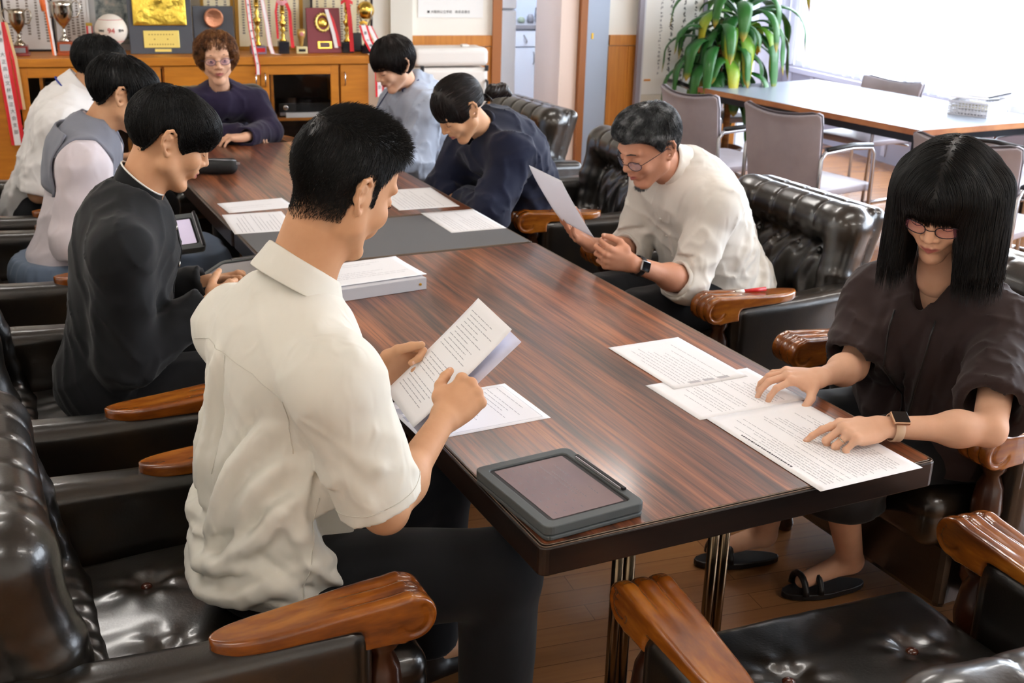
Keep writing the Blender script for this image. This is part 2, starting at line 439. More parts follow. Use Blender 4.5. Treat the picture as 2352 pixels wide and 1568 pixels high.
# sheer curtain: many pleats, light passes through it
def sheer_mat():
    m = bpy.data.materials.new('sheer_voile'); m.use_nodes = True; nt = m.node_tree; N = nt.nodes; L = nt.links
    for n in list(N): N.remove(n)
    out = N.new('ShaderNodeOutputMaterial'); t = N.new('ShaderNodeBsdfTransparent'); tr = N.new('ShaderNodeBsdfTranslucent'); df = N.new('ShaderNodeBsdfDiffuse')
    t.inputs[0].default_value = (0.95, 0.97, 1, 1); tr.inputs[0].default_value = (0.21, 0.21, 0.235, 1); df.inputs[0].default_value = (0.6, 0.59, 0.65, 1)
    a = N.new('ShaderNodeMixShader'); a.inputs[0].default_value = 0.35; L.new(tr.outputs[0], a.inputs[1]); L.new(df.outputs[0], a.inputs[2])
    b = N.new('ShaderNodeMixShader'); b.inputs[0].default_value = 0.55; L.new(t.outputs[0], b.inputs[1]); L.new(a.outputs[0], b.inputs[2])
    L.new(b.outputs[0], out.inputs[0]); return m
M_SHEER = sheer_mat()
def curtain(v0, v1, z0, seed, label):
    rn = random.Random(seed); n = int((v1-v0)*90); ph = rn.random()*6
    def fn(a, b):
        v = v0+(v1-v0)*a; z = z0+(2.58-z0)*b
        w = 0.028*(0.55+0.45*sin(v*7+ph))*sin(v*52+1.2*sin(v*9+ph))*(1.0-0.35*b)
        return W3(U_WIN-0.12+w, v, z)
    o = MB().grid(fn, n, 6).build('curtain', M_SHEER, smooth=True)
    tag(o, label, 'curtain', 'sheer curtains over the windows'); return o
curtain(3.42, 7.55, 0.61, 1, 'sheer white curtain at the far window, its hem behind the potted plant')
curtain(0.42, 3.40, 0.60, 2, 'sheer white curtain hanging behind the basket of papers')
curtain(-2.4, 0.4, 0.60, 3, 'sheer white curtain nearest the camera, mostly out of the picture')

# ceiling fluorescent fittings
M_TUBE = mat('lit_tube', '#ffffff', 0.5, emit='#fffaf4', emit_s=34.0)
M_HOUSE = mat('lamp_housing', '#e8e8e6', 0.5)
k = 0
for (u, v) in [(-1.4, -1.5), (1.3, -1.5), (3.6, -1.5), (-1.4, 1.0), (1.3, 1.0), (3.6, 1.0), (-1.4, 3.5), (1.3, 3.5), (3.6, 3.5)]:
    t = thing('ceiling_light', 'white twin tube fluorescent ceiling light above the room', 'ceiling light', W3(u, v, CEIL_Z-0.001), RA, 'fluorescent ceiling lights')
    MB().box(-0.62, 0.62, -0.11, 0.11, -0.06, 0.0).build('housing', M_HOUSE, t)
    for s in (-0.055, 0.055):
        MB().tube([(-0.58, s, -0.078), (0.58, s, -0.078)], 0.015, 10).build('tube', M_TUBE, t, smooth=True)

# ---------------------------------------------------------------- meeting tables
def rosewood():
    m = bpy.data.materials.new('rosewood_laminate'); m.use_nodes = True; nt = m.node_tree; N = nt.nodes; L = nt.links; b = N['Principled BSDF']
    tc = N.new('ShaderNodeTexCoord'); mp = N.new('ShaderNodeMapping'); mp.inputs['Scale'].default_value = (10.0, 0.40, 1); L.new(tc.outputs['Object'], mp.inputs[0])
    n1 = N.new('ShaderNodeTexNoise'); n1.inputs['Scale'].default_value = 2.2; n1.inputs['Detail'].default_value = 8; n1.inputs['Roughness'].default_value = 0.62; n1.inputs['Distortion'].default_value = 0.9
    L.new(mp.outputs[0], n1.inputs['Vector'])
    r1 = N.new('ShaderNodeValToRGB'); e = r1.color_ramp.elements; e[0].position = 0.34; e[0].color = srgb('#321a0f'); e[1].position = 0.66; e[1].color = srgb('#a2613a')
    x = e.new(0.44); x.color = srgb('#603620'); x = e.new(0.53); x.color = srgb('#7e472b')
    L.new(n1.outputs['Fac'], r1.inputs[0])
    mp2 = N.new('ShaderNodeMapping'); mp2.inputs['Scale'].default_value = (90, 2.2, 1); L.new(tc.outputs['Object'], mp2.inputs[0])
    n2 = N.new('ShaderNodeTexNoise'); n2.inputs['Scale'].default_value = 2.0; n2.inputs['Detail'].default_value = 4; L.new(mp2.outputs[0], n2.inputs['Vector'])
    r2 = N.new('ShaderNodeValToRGB'); e = r2.color_ramp.elements; e[0].position = 0.36; e[0].color = (0.35, 0.3, 0.28, 1); e[1].position = 0.52; e[1].color = (1, 1, 1, 1)
    L.new(n2.outputs['Fac'], r2.inputs[0])
    mx = N.new('ShaderNodeMixRGB'); mx.blend_type = 'MULTIPLY'; mx.inputs[0].default_value = 0.75; L.new(r1.outputs[0], mx.inputs[1]); L.new(r2.outputs[0], mx.inputs[2])
    L.new(mx.outputs[0], b.inputs['Base Color']); b.inputs['Roughness'].default_value = 0.36; b.inputs['Specular IOR Level'].default_value = 0.4
    b.inputs['Coat Weight'].default_value = 0.5; b.inputs['Coat Roughness'].default_value = 0.14
    return m
M_ROSE = rosewood()
M_EDGE = mat('dark_table_edge', '#1b120e', 0.3, var=['#130d0a', '#2a1a12'], var_scale=2, stretch=(1, 1, 12))
M_BLACKM = mat('black_metal', '#14120f', 0.3, metal=0.6)
M_CHROME = mat('bronzed_chrome', '#8c7a62', 0.22, metal=1.0)
TH = 0.70
def table(name, x0, x1, y0, y1, top_m, label, legs=True, rr=0.03):
    t = thing(name, label, 'table', ((x0+x1)/2, (y0+y1)/2, 0)); w = (x1-x0)/2; l = (y1-y0)/2
    def rect(d, r):
        p = []
        for cx, cy, a0 in ((w-d-r, l-d-r, 0), (-w+d+r, l-d-r, 90), (-w+d+r, -l+d+r, 180), (w-d-r, -l+d+r, 270)):
            for q in range(5): a = radians(a0+q*22.5); p.append((cx+r*cos(a), cy+r*sin(a)))
        return p
    m = MB(); m.prism(rect(0.010, 0.012), TH-0.02, TH); m.build('tabletop', top_m, t)
    e = MB(); e.prism(rect(0.0, 0.016), TH-0.058, TH-0.003); e.build('edge_band', M_EDGE, t, bevel=0.003)
    e = MB(); p = rect(0.0085, 0.012); e.tube([(a, b, TH-0.0012) for a, b in p], 0.0014, 6, closed=True)
    p = rect(0.004, 0.012); e.tube([(a, b, TH-0.0025) for a, b in p], 0.0014, 6, closed=True); e.build('inlay_line', mat('inlay_line', '#6b5a4c', 0.3, metal=0.4), t, smooth=True)
    if legs:
        for sy in (-1, 1):
            yy = sy*(l-0.26)
            for xx in (-0.115, 0.125):
                g = MB()
                for dx in (-0.014, 0.014): g.tube([(xx+dx, yy, 0.03), (xx+dx, yy, TH-0.058)], 0.0125, 12)
                g.build('leg', M_CHROME, t, smooth=True)
            MB().box(-0.34, 0.34, yy-0.03, yy+0.03, 0.0, 0.03).build('foot_bar', M_BLACKM, t, bevel=0.004)
            MB().box(-0.34, 0.34, yy-0.025, yy+0.025, TH-0.075, TH-0.059).build('crossbar', M_BLACKM, t, bevel=0.004)
    return t
table('meeting_table', 0, 0.9, 0, 1.80, M_ROSE, 'long dark rosewood meeting table nearest the camera, tablet and papers on it')
table('meeting_table', 0, 0.9, 2.285, 3.83, M_ROSE, 'far dark rosewood meeting table, a black pencil case on it')
table('meeting_table', 0.004, 0.896, 1.803, 2.282, mat('grey_top', '#5c5d60', 0.55, bump=0.15, bump_scale=300, bump_dist=0.001), 'narrow table with matt grey top between the two rosewood tables')

# ---------------------------------------------------------------- armchairs
def leather(name, cols, rough):
    m = mat(name, cols[0], rough, spec=0.6, coat=0.5, coat_rough=0.13, var=cols, var_scale=5, bump=0.18, bump_scale=190, bump_dist=0.002)
    return m
M_LEA = leather('dark_brown_leather', ['#0d0b09', '#15110c', '#261c10'], 0.31)
M_ARMW = mat('amber_armrest_wood', '#7d4512', 0.26, coat=0.6, coat_rough=0.08, var=['#5a2b0c', '#82450f', '#a0611c'], var_scale=4, stretch=(5, 1.2, 5))
M_POST = mat('dark_turned_wood', '#35190b', 0.3, coat=0.4, var=['#241006', '#47220e'], var_scale=4)
M_STUD = mat('leather_button', '#4a1f10', 0.25, coat=0.5)

def armchair_parts():
    P = {}
    # seat cushion with four pulled buttons and radiating creases
    s = SDF((-0.32, -0.30, 0.22), (0.32, 0.44, 0.50), 0.006)
    s.rbox((0, 0.07, 0.355), (0.296, 0.325, 0.075), 0.045)
    s.ell((0, 0.06, 0.415), (0.27, 0.29, 0.035), k=0.03)
    BT = [(-0.13, 0.19), (0.13, 0.19), (-0.13, -0.05), (0.13, -0.05)]
    for bx, by in BT: s.ell((bx, by, 0.452), (0.030, 0.030, 0.017), k=0.03, mode='cut')
    def cre(X, Y, Z):
        o = 0
        for i, (bx, by) in enumerate(BT):
            dx = X-bx; dy = Y-by; r = np.sqrt(dx*dx+dy*dy)+1e-4; a = np.arctan2(dy, dx)
            o = o+0.0017*np.sin(a*7+i)*np.exp(-((r-0.055)/0.035)**2)
        up = np.clip((Z-0.38)/0.04, 0, 1)
        return o*up+0.0012*vnoise(X*45, Y*16, Z*20, 3)+0.004*np.exp(-((Z-0.372)/0.005)**2)
    s.disp(cre)
    P['seat'] = s
    # back: thick top roll, side bolsters, tufted hollow
    a = radians(17); by, bz = -0.20, 0.36
    def L(x, d, t): return (x, by-t*sin(a)+d*cos(a), bz+t*cos(a)+d*sin(a))   # d forward of the slab, t along it
    b = SDF((-0.38, -0.50, 0.28), (0.38, -0.02, 0.92), 0.006)
    R = [[1, 0, 0], [0, cos(a), -sin(a)], [0, sin(a), cos(a)]]
    b.rbox(L(0, -0.05, 0.24), (0.315, 0.045, 0.265), 0.035, R)
    b.cap(L(-0.255, 0.025, 0.415), L(0.255, 0.025, 0.415), 0.074, k=0.02)
    for sx in (-1, 1): b.chain([L(sx*0.265, 0.025, 0.41), L(sx*0.275, 0.02, 0.25), L(sx*0.265, 0.01, 0.05)], [0.07, 0.056, 0.05], 0.03)
    b.cap(L(-0.2, 0.02, 0.04), L(0.2, 0.02, 0.04), 0.055, k=0.04)
    b.ell(L(0, -0.01, 0.22), (0.21, 0.05, 0.2), R, k=0.02)
    TB = [(x, 0.31) for x in (-0.165, -0.055, 0.055, 0.165)]+[(x, 0.13) for x in (-0.11, 0.0, 0.11)]
    for x, t in TB: b.ell(L(x, 0.045, t), (0.022, 0.03, 0.022), k=0.03, mode='cut')
    ca, sa = cos(a), sin(a)
    def folds(X, Y, Z):
        t = (Z-bz)*ca-(Y-by)*sa; d = (Y-by)*ca+(Z-bz)*sa
        inner = np.clip(1-(np.abs(X)/0.21)**6, 0, 1)*np.clip(1-np.abs((t-0.22)/0.16)**4, 0, 1)*np.clip((d+0.0)/0.02, 0, 1)
        f = 0.007*np.sin(X*57+1.4*np.sin(t*26)+2.2*(t-0.2)*X*30)+0.004*np.sin(X*110+t*40+3*np.sin(t*19))
        roll = np.clip((t-0.37)/0.03, 0, 1)
        g = 0
        for x0 in (-0.165, -0.055, 0.055, 0.165): g = g+0.0055*np.exp(-((X-x0)/0.006)**2)
        rib = np.clip((0.36-t)/0.1, 0, 1)*0.003*np.sin(t*120+X*20)*np.clip((np.abs(X)-0.22)/0.03, 0, 1)
        welt = 0.005*np.exp(-((d+0.035)/0.006)**2)
        return f*inner+g*roll+rib*0.5+welt
    b.disp(folds)
    P['backrest'] = b
    TBW = [L(x, 0.022, t) for x, t in TB]
    # leather side (arm) panel, x>0
    p = SDF((0.26, -0.48, 0.08), (0.43, 0.31, 0.66), 0.006)
    p.rbox((0.348, -0.085, 0.35), (0.047, 0.335, 0.232), 0.034)
    p.disp(lambda X, Y, Z: -0.010*np.clip((Z-0.5)*12, 0, 1)*np.exp(-((Y+0.22)/0.14)**2)+0*X)
    p.disp(lambda X, Y, Z: 0.004*np.exp(-((Y-0.222)/0.005)**2)+0.0012*vnoise(X*30, Y*9, Z*30, 5))
    P['side_panel'] = p
    # carved wooden armrest, x>0
    w = SDF((0.28, -0.04, 0.52), (0.415, 0.38, 0.645), 0.0025)
    XA = 0.348
    def carve(X, Y, Z):
        f = np.clip((Y-0.02)/0.30, 0, 1); top = 0.603+0.018*f*f*(3-2*f); bot = 0.572+0.004*f
        hw = 0.040+0.009*np.clip((Y-0.05)/0.22, 0, 1)
        tongue = np.sqrt(np.clip(1-(np.clip(0.075-Y, 0, 0.0949)/0.095)**2, 0, 1))
        px = np.abs(X-XA)-hw*tongue-0*Z
        g = 0.0055*np.clip((Y-0.17)/0.08, 0, 1)*(np.exp(-((X-XA+0.017)/0.0055)**2)+np.exp(-((X-XA-0.017)/0.0055)**2))
        bar = np.maximum(np.maximum(Z-top, bot-Z), np.maximum(Y-0.315, -0.02-Y))
        cir = np.sqrt((Y-0.318)**2+(Z-0.578)**2)-0.043
        h = np.clip(0.5+0.5*(bar-cir)/0.012, 0, 1); pr = bar*(1-h)+cir*h-0.012*h*(1-h)
        neck = np.maximum(np.abs(Y-0.265)-0.035, np.abs(Z-0.565)-0.03)
        h = np.clip(0.5+0.5*(pr-neck)/0.02, 0, 1); pr = pr*(1-h)+neck*h-0.02*h*(1-h)
        pr = pr+g
        r = 0.009; qa = px+r; qb = pr+r
        return np.sqrt(np.maximum(qa, 0)**2+np.maximum(qb, 0)**2)-r+np.minimum(np.maximum(qa, qb), 0)-0.3
    w.disp(carve)
    for gx in (XA-0.051, XA+0.051):
        arc = [(gx, 0.318+0.027*cos(q), 0.578+0.027*sin(q)) for q in np.linspace(0.9, -2.7, 14)]
        w.chain(arc, 0.0045, 0.003, mode='cut')
    P['armrest'] = w
    return P, BT, TBW
def mirror_x(P, F): P = P.copy(); P[:, 0] *= -1; return P, F[:, ::-1]
def make_armchair():
    P, BT, TBW = armchair_parts()
    t = thing('armchair', 'x', 'armchair', group='tufted dark leather armchairs around the meeting tables')
    def mk(name, s, m, n=3, mir=False):
        p, f = s.mesh(); p = relax(p, f, n); me = np_mesh(name, p, f); o = link(name, me, m, t)
        if mir:
            p2, f2 = mirror_x(p, f); link(name, np_mesh(name, p2, f2), m, t)
        return o
    seat = mk('seat', P['seat'], M_LEA); bk = mk('backrest', P['backrest'], M_LEA)
    mk('side_panel', P['side_panel'], M_LEA, mir=True); mk('armrest', P['armrest'], M_ARMW, 2, mir=True)
    for bx, by in BT: MB().lathe([(0.0, 0.006), (0.006, 0.0055), (0.011, 0.002), (0.012, -0.003), (0.008, -0.006)][::-1], 14, Matrix.Translation((bx, by, 0.434))).build('button', M_STUD, seat, smooth=True)
    for q in TBW: MB().lathe([(0.0, 0.006), (0.006, 0.0055), (0.011, 0.002), (0.012, -0.003), (0.008, -0.006)][::-1], 10, Matrix.Translation(q) @ Matrix.Rotation(radians(-73), 4, 'X')).build('button', M_LEA, bk, smooth=True)
    MB().box(-0.298, 0.298, -0.24, 0.32, 0.10, 0.29).build('seat_base', M_LEA, t, bevel=0.02)
    MB().box(-0.30, 0.30, -0.40, -0.25, 0.10, 0.36).build('back_base', M_LEA, t, bevel=0.02)
    prof = [(0.022, 0.0), (0.026, 0.02), (0.018, 0.05), (0.024, 0.09), (0.03, 0.14), (0.022, 0.2), (0.034, 0.22), (0.034, 0.26), (0.02, 0.28), (0.028, 0.34), (0.037, 0.41), (0.031, 0.47), (0.019, 0.50), (0.030, 0.515), (0.030, 0.53), (0.024, 0.545)]
    for sx in (-1, 1):
        MB().lathe(prof, 20, Matrix.Translation((sx*0.348, 0.275, 0))).build('post', M_POST, t, smooth=True)
        MB().lathe([(0.016, 0), (0.024, 0.04), (0.026, 0.12)], 14, Matrix.Translation((sx*0.30, -0.34, 0))).build('leg', M_POST, t, smooth=True)
    return t
CH = [  # x, y, facing angle (0 = towards +y), label
 (-0.525, 0.455, -90, 'dark leather armchair under the man in the white short-sleeved shirt with his back turned'),
 (-0.545, 1.475, -91, 'dark leather armchair under the boy in the black stand-collar uniform'),
 (-0.555, 2.62, -90, 'dark leather armchair under the student with the grey sailor collar'),
 (-0.545, 3.55, -90, 'dark leather armchair farthest along the left side, under the student with a blue-edged collar'),
 (0.555, -0.375, -4, 'empty dark leather armchair at the near head of the table, seat buttons showing'),
 (1.585, 0.545, 90, 'dark leather armchair under the woman with long black hair and glasses'),
 (1.575, 1.655, 91, 'dark leather armchair under the grey-haired man, its wide rolled back showing behind him'),
 (1.565, 2.83, 84, 'dark leather armchair between the grey-haired man and the woman in navy'),
 (1.60, 3.86, 92, 'dark leather armchair behind the ponytailed woman, near the doorway'),
 (0.44, 4.52, 180, 'dark leather armchair at the far head of the table by the trophy cabinet'),
]
proto = make_armchair()
for i, (x, y, a, lab) in enumerate(CH):
    if i == 0: proto.location = (x, y, 0); proto.rotation_euler = (0, 0, radians(a)); proto['label'] = lab
    else:
        ac = dup(proto, (x, y, 0), radians(a), lab)
        if i == 4: ac.scale = (1.07, 1.05, 0.96)

# ---------------------------------------------------------------- text helper
FONT_CACHE = {}
def text_obj(name, body, size, m, M, parent, extrude=0.0004, align='CENTER', vertical=False, squash=1.0):
    """lettering as a flat mesh; M maps text space (x right, y up) into the parent's space"""
    cu = bpy.data.curves.new(name, 'FONT'); cu.body = '\n'.join(body) if vertical else body
    cu.size = size; cu.extrude = extrude; cu.align_x = align; cu.align_y = 'CENTER'; cu.space_line = 0.95
    cu.resolution_u = 2
    o = bpy.data.objects.new(name, cu); COL.objects.link(o); cu.materials.append(m)
    if parent is not None: o.parent = parent
    TEXTS.append(o); o.matrix_local = M @ Matrix.Diagonal((squash, 1, 1, 1)); return o
TEXTS = []
def texts_to_meshes():
    """every lettering curve becomes plain mesh lettering; the characters of one streamer become one mesh"""
    bpy.context.view_layer.update(); dg = bpy.context.evaluated_depsgraph_get(); by = {}
    for o in TEXTS:
        me = bpy.data.meshes.new_from_object(o.evaluated_get(dg)); me.transform(o.matrix_local)
        by.setdefault(o.parent, []).append((me, o.data.materials[0]))
    for o in TEXTS: bpy.data.objects.remove(o)
    for par, lst in by.items():
        bm = bmesh.new(); ms = []
        for me, m in lst:
            if m not in ms: ms.append(m)
            n0 = len(bm.faces); bm.from_mesh(me); bm.faces.ensure_lookup_table()
            for f in bm.faces[n0:]: f.material_index = ms.index(m)
        out = bpy.data.meshes.new('lettering'); bm.to_mesh(out); bm.free(); link('lettering', out, ms, par)
def XZ(x, y, z): return Matrix.Translation((x, y, z)) @ Matrix.Rotation(pi/2, 4, 'X')   # facing -y

# ---------------------------------------------------------------- trophy cabinet (room axes)
M_DARKGLASS = mat('cabinet_glass', '#0c0908', 0.06, spec=0.6)
M_INSIDE = mat('cabinet_inside', '#2a150b', 0.6)
M_CHR = mat('chrome', '#d6d6d6', 0.15, metal=1.0)
M_BLACKP = mat('black_plastic', '#121214', 0.4)
M_SILV = mat('silver_plastic', '#9b9ca0', 0.35, metal=0.5)
VF, VB = 5.63, 6.085
cab = thing('low_cabinet', 'long honey-coloured low cabinet along the back wall under the trophies', 'cabinet', W3(0, VF, 0), RA)
y1 = VB-VF
MB().box(-2.3, 0.93, 0.02, y1, 0.86, 0.90).box(-2.3, 0.93, -0.02, 0.02, 0.852, 0.90).build('top_board', M_HONEY, cab, bevel=0.003)
cc = MB(); cc.box(-2.28, 0.915, y1-0.012, y1, 0.06, 0.86); cc.box(-2.28, 0.915, 0.02, y1-0.012, 0.06, 0.09)
for u in (-2.28, -1.65, -1.0, -0.32, 0.31, 0.735, 0.897): cc.box(u, u+0.018, 0.02, y1-0.012, 0.09, 0.86)
cc.box(-2.28, 0.915, 0.022, 0.04, 0.83, 0.852)
cc.build('carcass', M_HONEY, cab)
MB().box(-2.28, 0.915, 0.05, y1-0.02, 0.0, 0.06).build('plinth', M_INSIDE, cab)
def cab_door(u0, u1, glass, hside):
    d = MB()
    if glass:
        g = 0.05; z0, z1 = 0.10, 0.845
        d.box(u0, u0+g, 0, 0.018, z0, z1).box(u1-g, u1, 0, 0.018, z0, z1).box(u0+g, u1-g, 0, 0.018, z1-0.055, z1).box(u0+g, u1-g, 0, 0.018, z0, z0+0.055)
    else: d.box(u0, u1, 0, 0.018, 0.10, 0.845)
    o = d.build('door', M_HONEY, cab, bevel=0.002)
    if glass:
        gm = MB().box(u0+g, u1-g, 0.006, 0.010, 0.155, 0.79).build('pane', mat('clear_pane', '#ffffff', 0.02, trans=1.0, spec=0.5), o)
    hx = u1-0.025 if hside > 0 else u0+0.025
    MB().tube([(hx, 0.0, 0.80), (hx, -0.022, 0.795), (hx, -0.022, 0.725), (hx, 0.0, 0.72)], 0.0045, 8).build('handle', M_CHR, o, smooth=True)
    return o
for a, b, g, h in [(-2.275, -1.97, 0, 1), (-1.965, -1.655, 0, -1), (-1.635, -1.31, 0, 1), (-1.305, -1.12, 0, -1), (-1.11, -0.72, 1, 1), (-0.715, -0.33, 1, -1), (-0.31, -0.01, 0, 1), (0.0, 0.245, 0, 1), (0.25, 0.725, 1, -1), (0.737, 0.912, 0, -1)]:
    cab_door(a, b, g, h)
for u0, u1 in ((-0.98, -0.33), (-1.63, -1.02), (0.332, 0.73)):
    MB().box(u0, u1, 0.03, y1-0.02, 0.505, 0.522).build('shelf', M_HONEY, cab)
for a, b in ((0.332, 0.73), (-1.63, -0.33)): MB().box(a, b, y1-0.03, y1-0.014, 0.10, 0.85).build('back_lining', M_INSIDE, cab)
def stand_on(u, v, z): return W3(u, v, z)
# video machines behind the glass
t = thing('tape_recorder', 'black and silver tape recorder on the cabinet shelf behind glass', 'video recorder', W3(0.53, VF+0.18, 0.5225), RA)
MB().box(-0.17, 0.17, -0.12, 0.12, 0.0, 0.085).build('case', M_BLACKP, t, bevel=0.003)
MB().box(-0.165, 0.165, -0.125, -0.12, 0.01, 0.03).build('fascia_strip', M_SILV, t)
MB().lathe([(0.016, 0), (0.016, 0.012), (0.012, 0.014)], 14, Matrix.Translation((-0.13, -0.12, 0.06)) @ Matrix.Rotation(pi/2, 4, 'X')).build('knob', M_CHR, t, smooth=True)
t = thing('paper_stack', 'loose white sheets in front of the tape recorder behind glass', 'papers', W3(0.50, VF+0.042, 0.5225), RA)
MB().box(-0.10, 0.10, -0.008, 0.008, 0, 0.03).build('sheets', mat('paper', '#f2f1ee', 0.8), t)
t = thing('dark_box', 'dark navy box inside the left glass cabinet, behind the students', 'box', W3(-0.75, VF+0.2, 0.5225), RA)
MB().box(-0.22, 0.25, -0.12, 0.12, 0, 0.22).build('body', mat('navy_card', '#10131c', 0.7), t, bevel=0.004)
MB().box(-0.225, 0.255, -0.125, 0.125, 0.221, 0.235).build('lid', mat('navy_card', '#10131c', 0.7), t, bevel=0.003)

# ---------------------------------------------------------------- trophies on the cabinet
ZT = 0.9005
M_GOLD = mat('gold_metal', '#d9a83a', 0.22, metal=1.0, var=['#b98a2c', '#f0cf6a'], var_scale=20)
M_GOLDP = mat('gold_plate', '#f0cf55', 0.35, metal=0.85, bump=0.5, bump_scale=28, bump_dist=0.02)
M_SILVER = mat('tarnished_silver', '#a79a84', 0.2, metal=1.0, var=['#7a6a50', '#c8bfae'], var_scale=10)
M_BRONZE = mat('copper_plate', '#c98a6a', 0.35, metal=0.8, bump=0.4, bump_scale=40, bump_dist=0.01)
M_MARB = mat('black_marble', '#1d1c22', 0.2)
M_REDW = mat('red_lacquer_wood', '#7e1d16', 0.3, coat=0.4)
M_ORW = mat('orange_brown_wood', '#a4481c', 0.35)
M_RED = mat('red_ribbon', '#d3212b', 0.5); M_WHITE = mat('white_ribbon', '#efeaea', 0.55)
M_PINK = mat('pink_edged_ribbon', '#e9a7ad', 0.55); M_ORANGE = mat('orange_tassel', '#e06a2a', 0.6)
M_INK = mat('ink', '#2b2b2b', 0.7); M_FADEINK = mat('faded_ink', '#8b8178', 0.7); M_REDINK = mat('red_ink', '#c8202a', 0.6)
M_CREAM = mat('certificate_paper', '#e9dfbd', 0.7, var=['#efe6c9', '#e0d3a6'], var_scale=6)
M_CERT = mat('white_certificate', '#e7e6e4', 0.7)
M_FRG = mat('gilt_frame', '#b78a3c', 0.35, metal=0.4); M_FRB = mat('black_frame', '#241d20', 0.4)

def cup(u, v, label, bowl_r, h, base_m, base_w, base_h, m, handles=True):
    t = thing('trophy_cup', label, 'trophy', W3(u, v, ZT), RA)
    MB().box(-base_w, base_w, -base_w, base_w, 0, base_h*0.22).box(-base_w*0.85, base_w*0.85, -base_w*0.85, base_w*0.85, base_h*0.22, base_h).build('base', base_m, t, bevel=0.002)
    MB().box(-base_w*0.6, base_w*0.6, -base_w*0.85-0.003, -base_w*0.85-0.0005, base_h*0.35, base_h*0.85).build('plate', M_SILV, t)
    s = h-base_h; z = lambda q: base_h+q*s
    prof = [(0.03, z(0)), (0.032, z(0.03)), (0.018, z(0.12)), (0.008, z(0.2)), (0.015, z(0.24)), (0.007, z(0.29)), (0.009, z(0.36)), (bowl_r*0.45, z(0.45)), (bowl_r*0.82, z(0.58)), (bowl_r*0.97, z(0.75)), (bowl_r*0.93, z(0.9)), (bowl_r*1.08, z(1.0)), (bowl_r*1.0, z(1.0)), (bowl_r*0.85, z(0.8)), (bowl_r*0.5, z(0.55)), (0.0005, z(0.5))]
    MB().lathe(prof, 32).build('bowl', m, t, smooth=True)
    if handles:
        for sx in (-1, 1):
            q = [(sx*bowl_r*0.9, 0, z(0.95)), (sx*bowl_r*1.25, 0, z(1.03)), (sx*bowl_r*1.6, 0, z(0.93)), (sx*bowl_r*1.62, 0, z(0.78)), (sx*bowl_r*1.3, 0, z(0.62)), (sx*bowl_r*0.86, 0, z(0.6))]
            MB().tube(q, 0.0045, 8).build('handle', m, t, smooth=True)
    return t
def ribbon(parent, pts, width, mats, label=None, txt=None, tm=None, tsize=0.02, name='ribbon', across=(1, 0, 0)):
    """striped streamer through pts (local), mats from left to right"""
    pts = [Vector(p) for p in pts]; n = len(mats); b = MB(); A = Vector(across)
    ws = width if isinstance(width, (list, tuple)) else [width*0.2, width*0.6, width*0.2][:n] if n == 3 else [width/n]*n
    x = -sum(ws)/2
    for i in range(n):
        b.cur = i
        for j in range(len(pts)-1):
            p, q = pts[j], pts[j+1]; nv = len(b.v)
            b.add([p+A*x, p+A*(x+ws[i]), q+A*(x+ws[i]), q+A*x], [(0, 1, 2, 3)])
        x += ws[i]
    o = b.build(name, mats, parent, solid=0.0006)
    if txt:
        # column of characters following the streamer
        L = [0]
        for j in range(len(pts)-1): L.append(L[-1]+(pts[j+1]-pts[j]).length)
        k = len(txt)
        for i, ch in enumerate(txt):
            d = L[-1]*(0.06+0.86*(i+0.5)/k)
            for j in range(len(pts)-1):
                if L[j] <= d <= L[j+1]:
                    f = (d-L[j])/(L[j+1]-L[j]); p = pts[j].lerp(pts[j+1], f); dr = (pts[j]-pts[j+1]).normalized()
                    nrm = A.cross(dr).normalized()
                    if nrm.y > 0: nrm = -nrm
                    M = Matrix((A, dr, nrm)).transposed().to_4x4(); M.translation = p+nrm*0.0012
                    text_obj('lettering', ch, tsize, tm or M_INK, M, o, extrude=0.0002)
                    break
    return o
def frame(u, v, z0, w, h, tilt, label, fm, pm, fw=0.02, rows=0, name='framed_certificate', cat='framed certificate', rz=0.0, ink=None):
    t = thing(name, label, cat, W3(u, v, z0), RA+rz)
    M = Matrix.Rotation(-tilt, 4, 'X')
    g = MB(); d = 0.018
    g.box(-w/2, w/2, 0, d, 0, fw, M).box(-w/2, w/2, 0, d, h-fw, h, M).box(-w/2, -w/2+fw, 0, d, fw, h-fw, M).box(w/2-fw, w/2, 0, d, fw, h-fw, M)
    g.build('frame', fm, t)
    p = MB().box(-w/2+fw, w/2-fw, 0.006, d, fw, h-fw, M).build('sheet', pm, t)
    if rows:
        q = MB(); rn = random.Random(int(u*1000)+5)
        for i in range(rows):
            x = w/2-fw-0.03-i*(w-2*fw-0.06)/max(rows-1, 1)
            zz = h-fw-0.04-0.04*rn.random()
            while zz > fw+0.04+0.05*rn.random():
                s = 0.006+0.003*rn.random(); q.box(x-s, x+s, 0.0045, 0.0052, zz-0.010, zz, M); zz -= 0.016
        q.build('lettering', ink or M_FADEINK, p)
    return t
# back row: certificates
frame(-1.04, 5.98, ZT, 0.28, 0.42, -0.10, 'white certificate in dark frame behind the tarnished cup at the cabinet left', M_FRB, M_CERT, 0.012, 5)
frame(-0.795, 5.985, ZT, 0.19, 0.40, -0.10, 'white certificate behind the silver cup', M_CERT, M_CERT, 0.01, 5)
frame(-0.53, 6.02, ZT, 0.34, 0.34, -0.06, 'newspaper page and team photograph propped behind the big baseball', mat('newsprint', '#b9b8b6', 0.8), mat('team_photo', '#54606a', 0.5, var=['#23303a', '#8b9490', '#b9b0a8'], var_scale=22), 0.035, 0, name='newspaper_clipping', cat='newspaper clipping')
frame(0.36, 5.98, ZT, 0.42, 0.46, -0.10, 'cream certificate in gilt frame behind the ribboned trophies', M_FRG, M_CREAM, 0.022, 7)
frame(0.045, 5.99, ZT, 0.20, 0.44, -0.10, 'gilt-edged frame behind the copper medallion', M_FRG, M_CREAM, 0.02, 3)
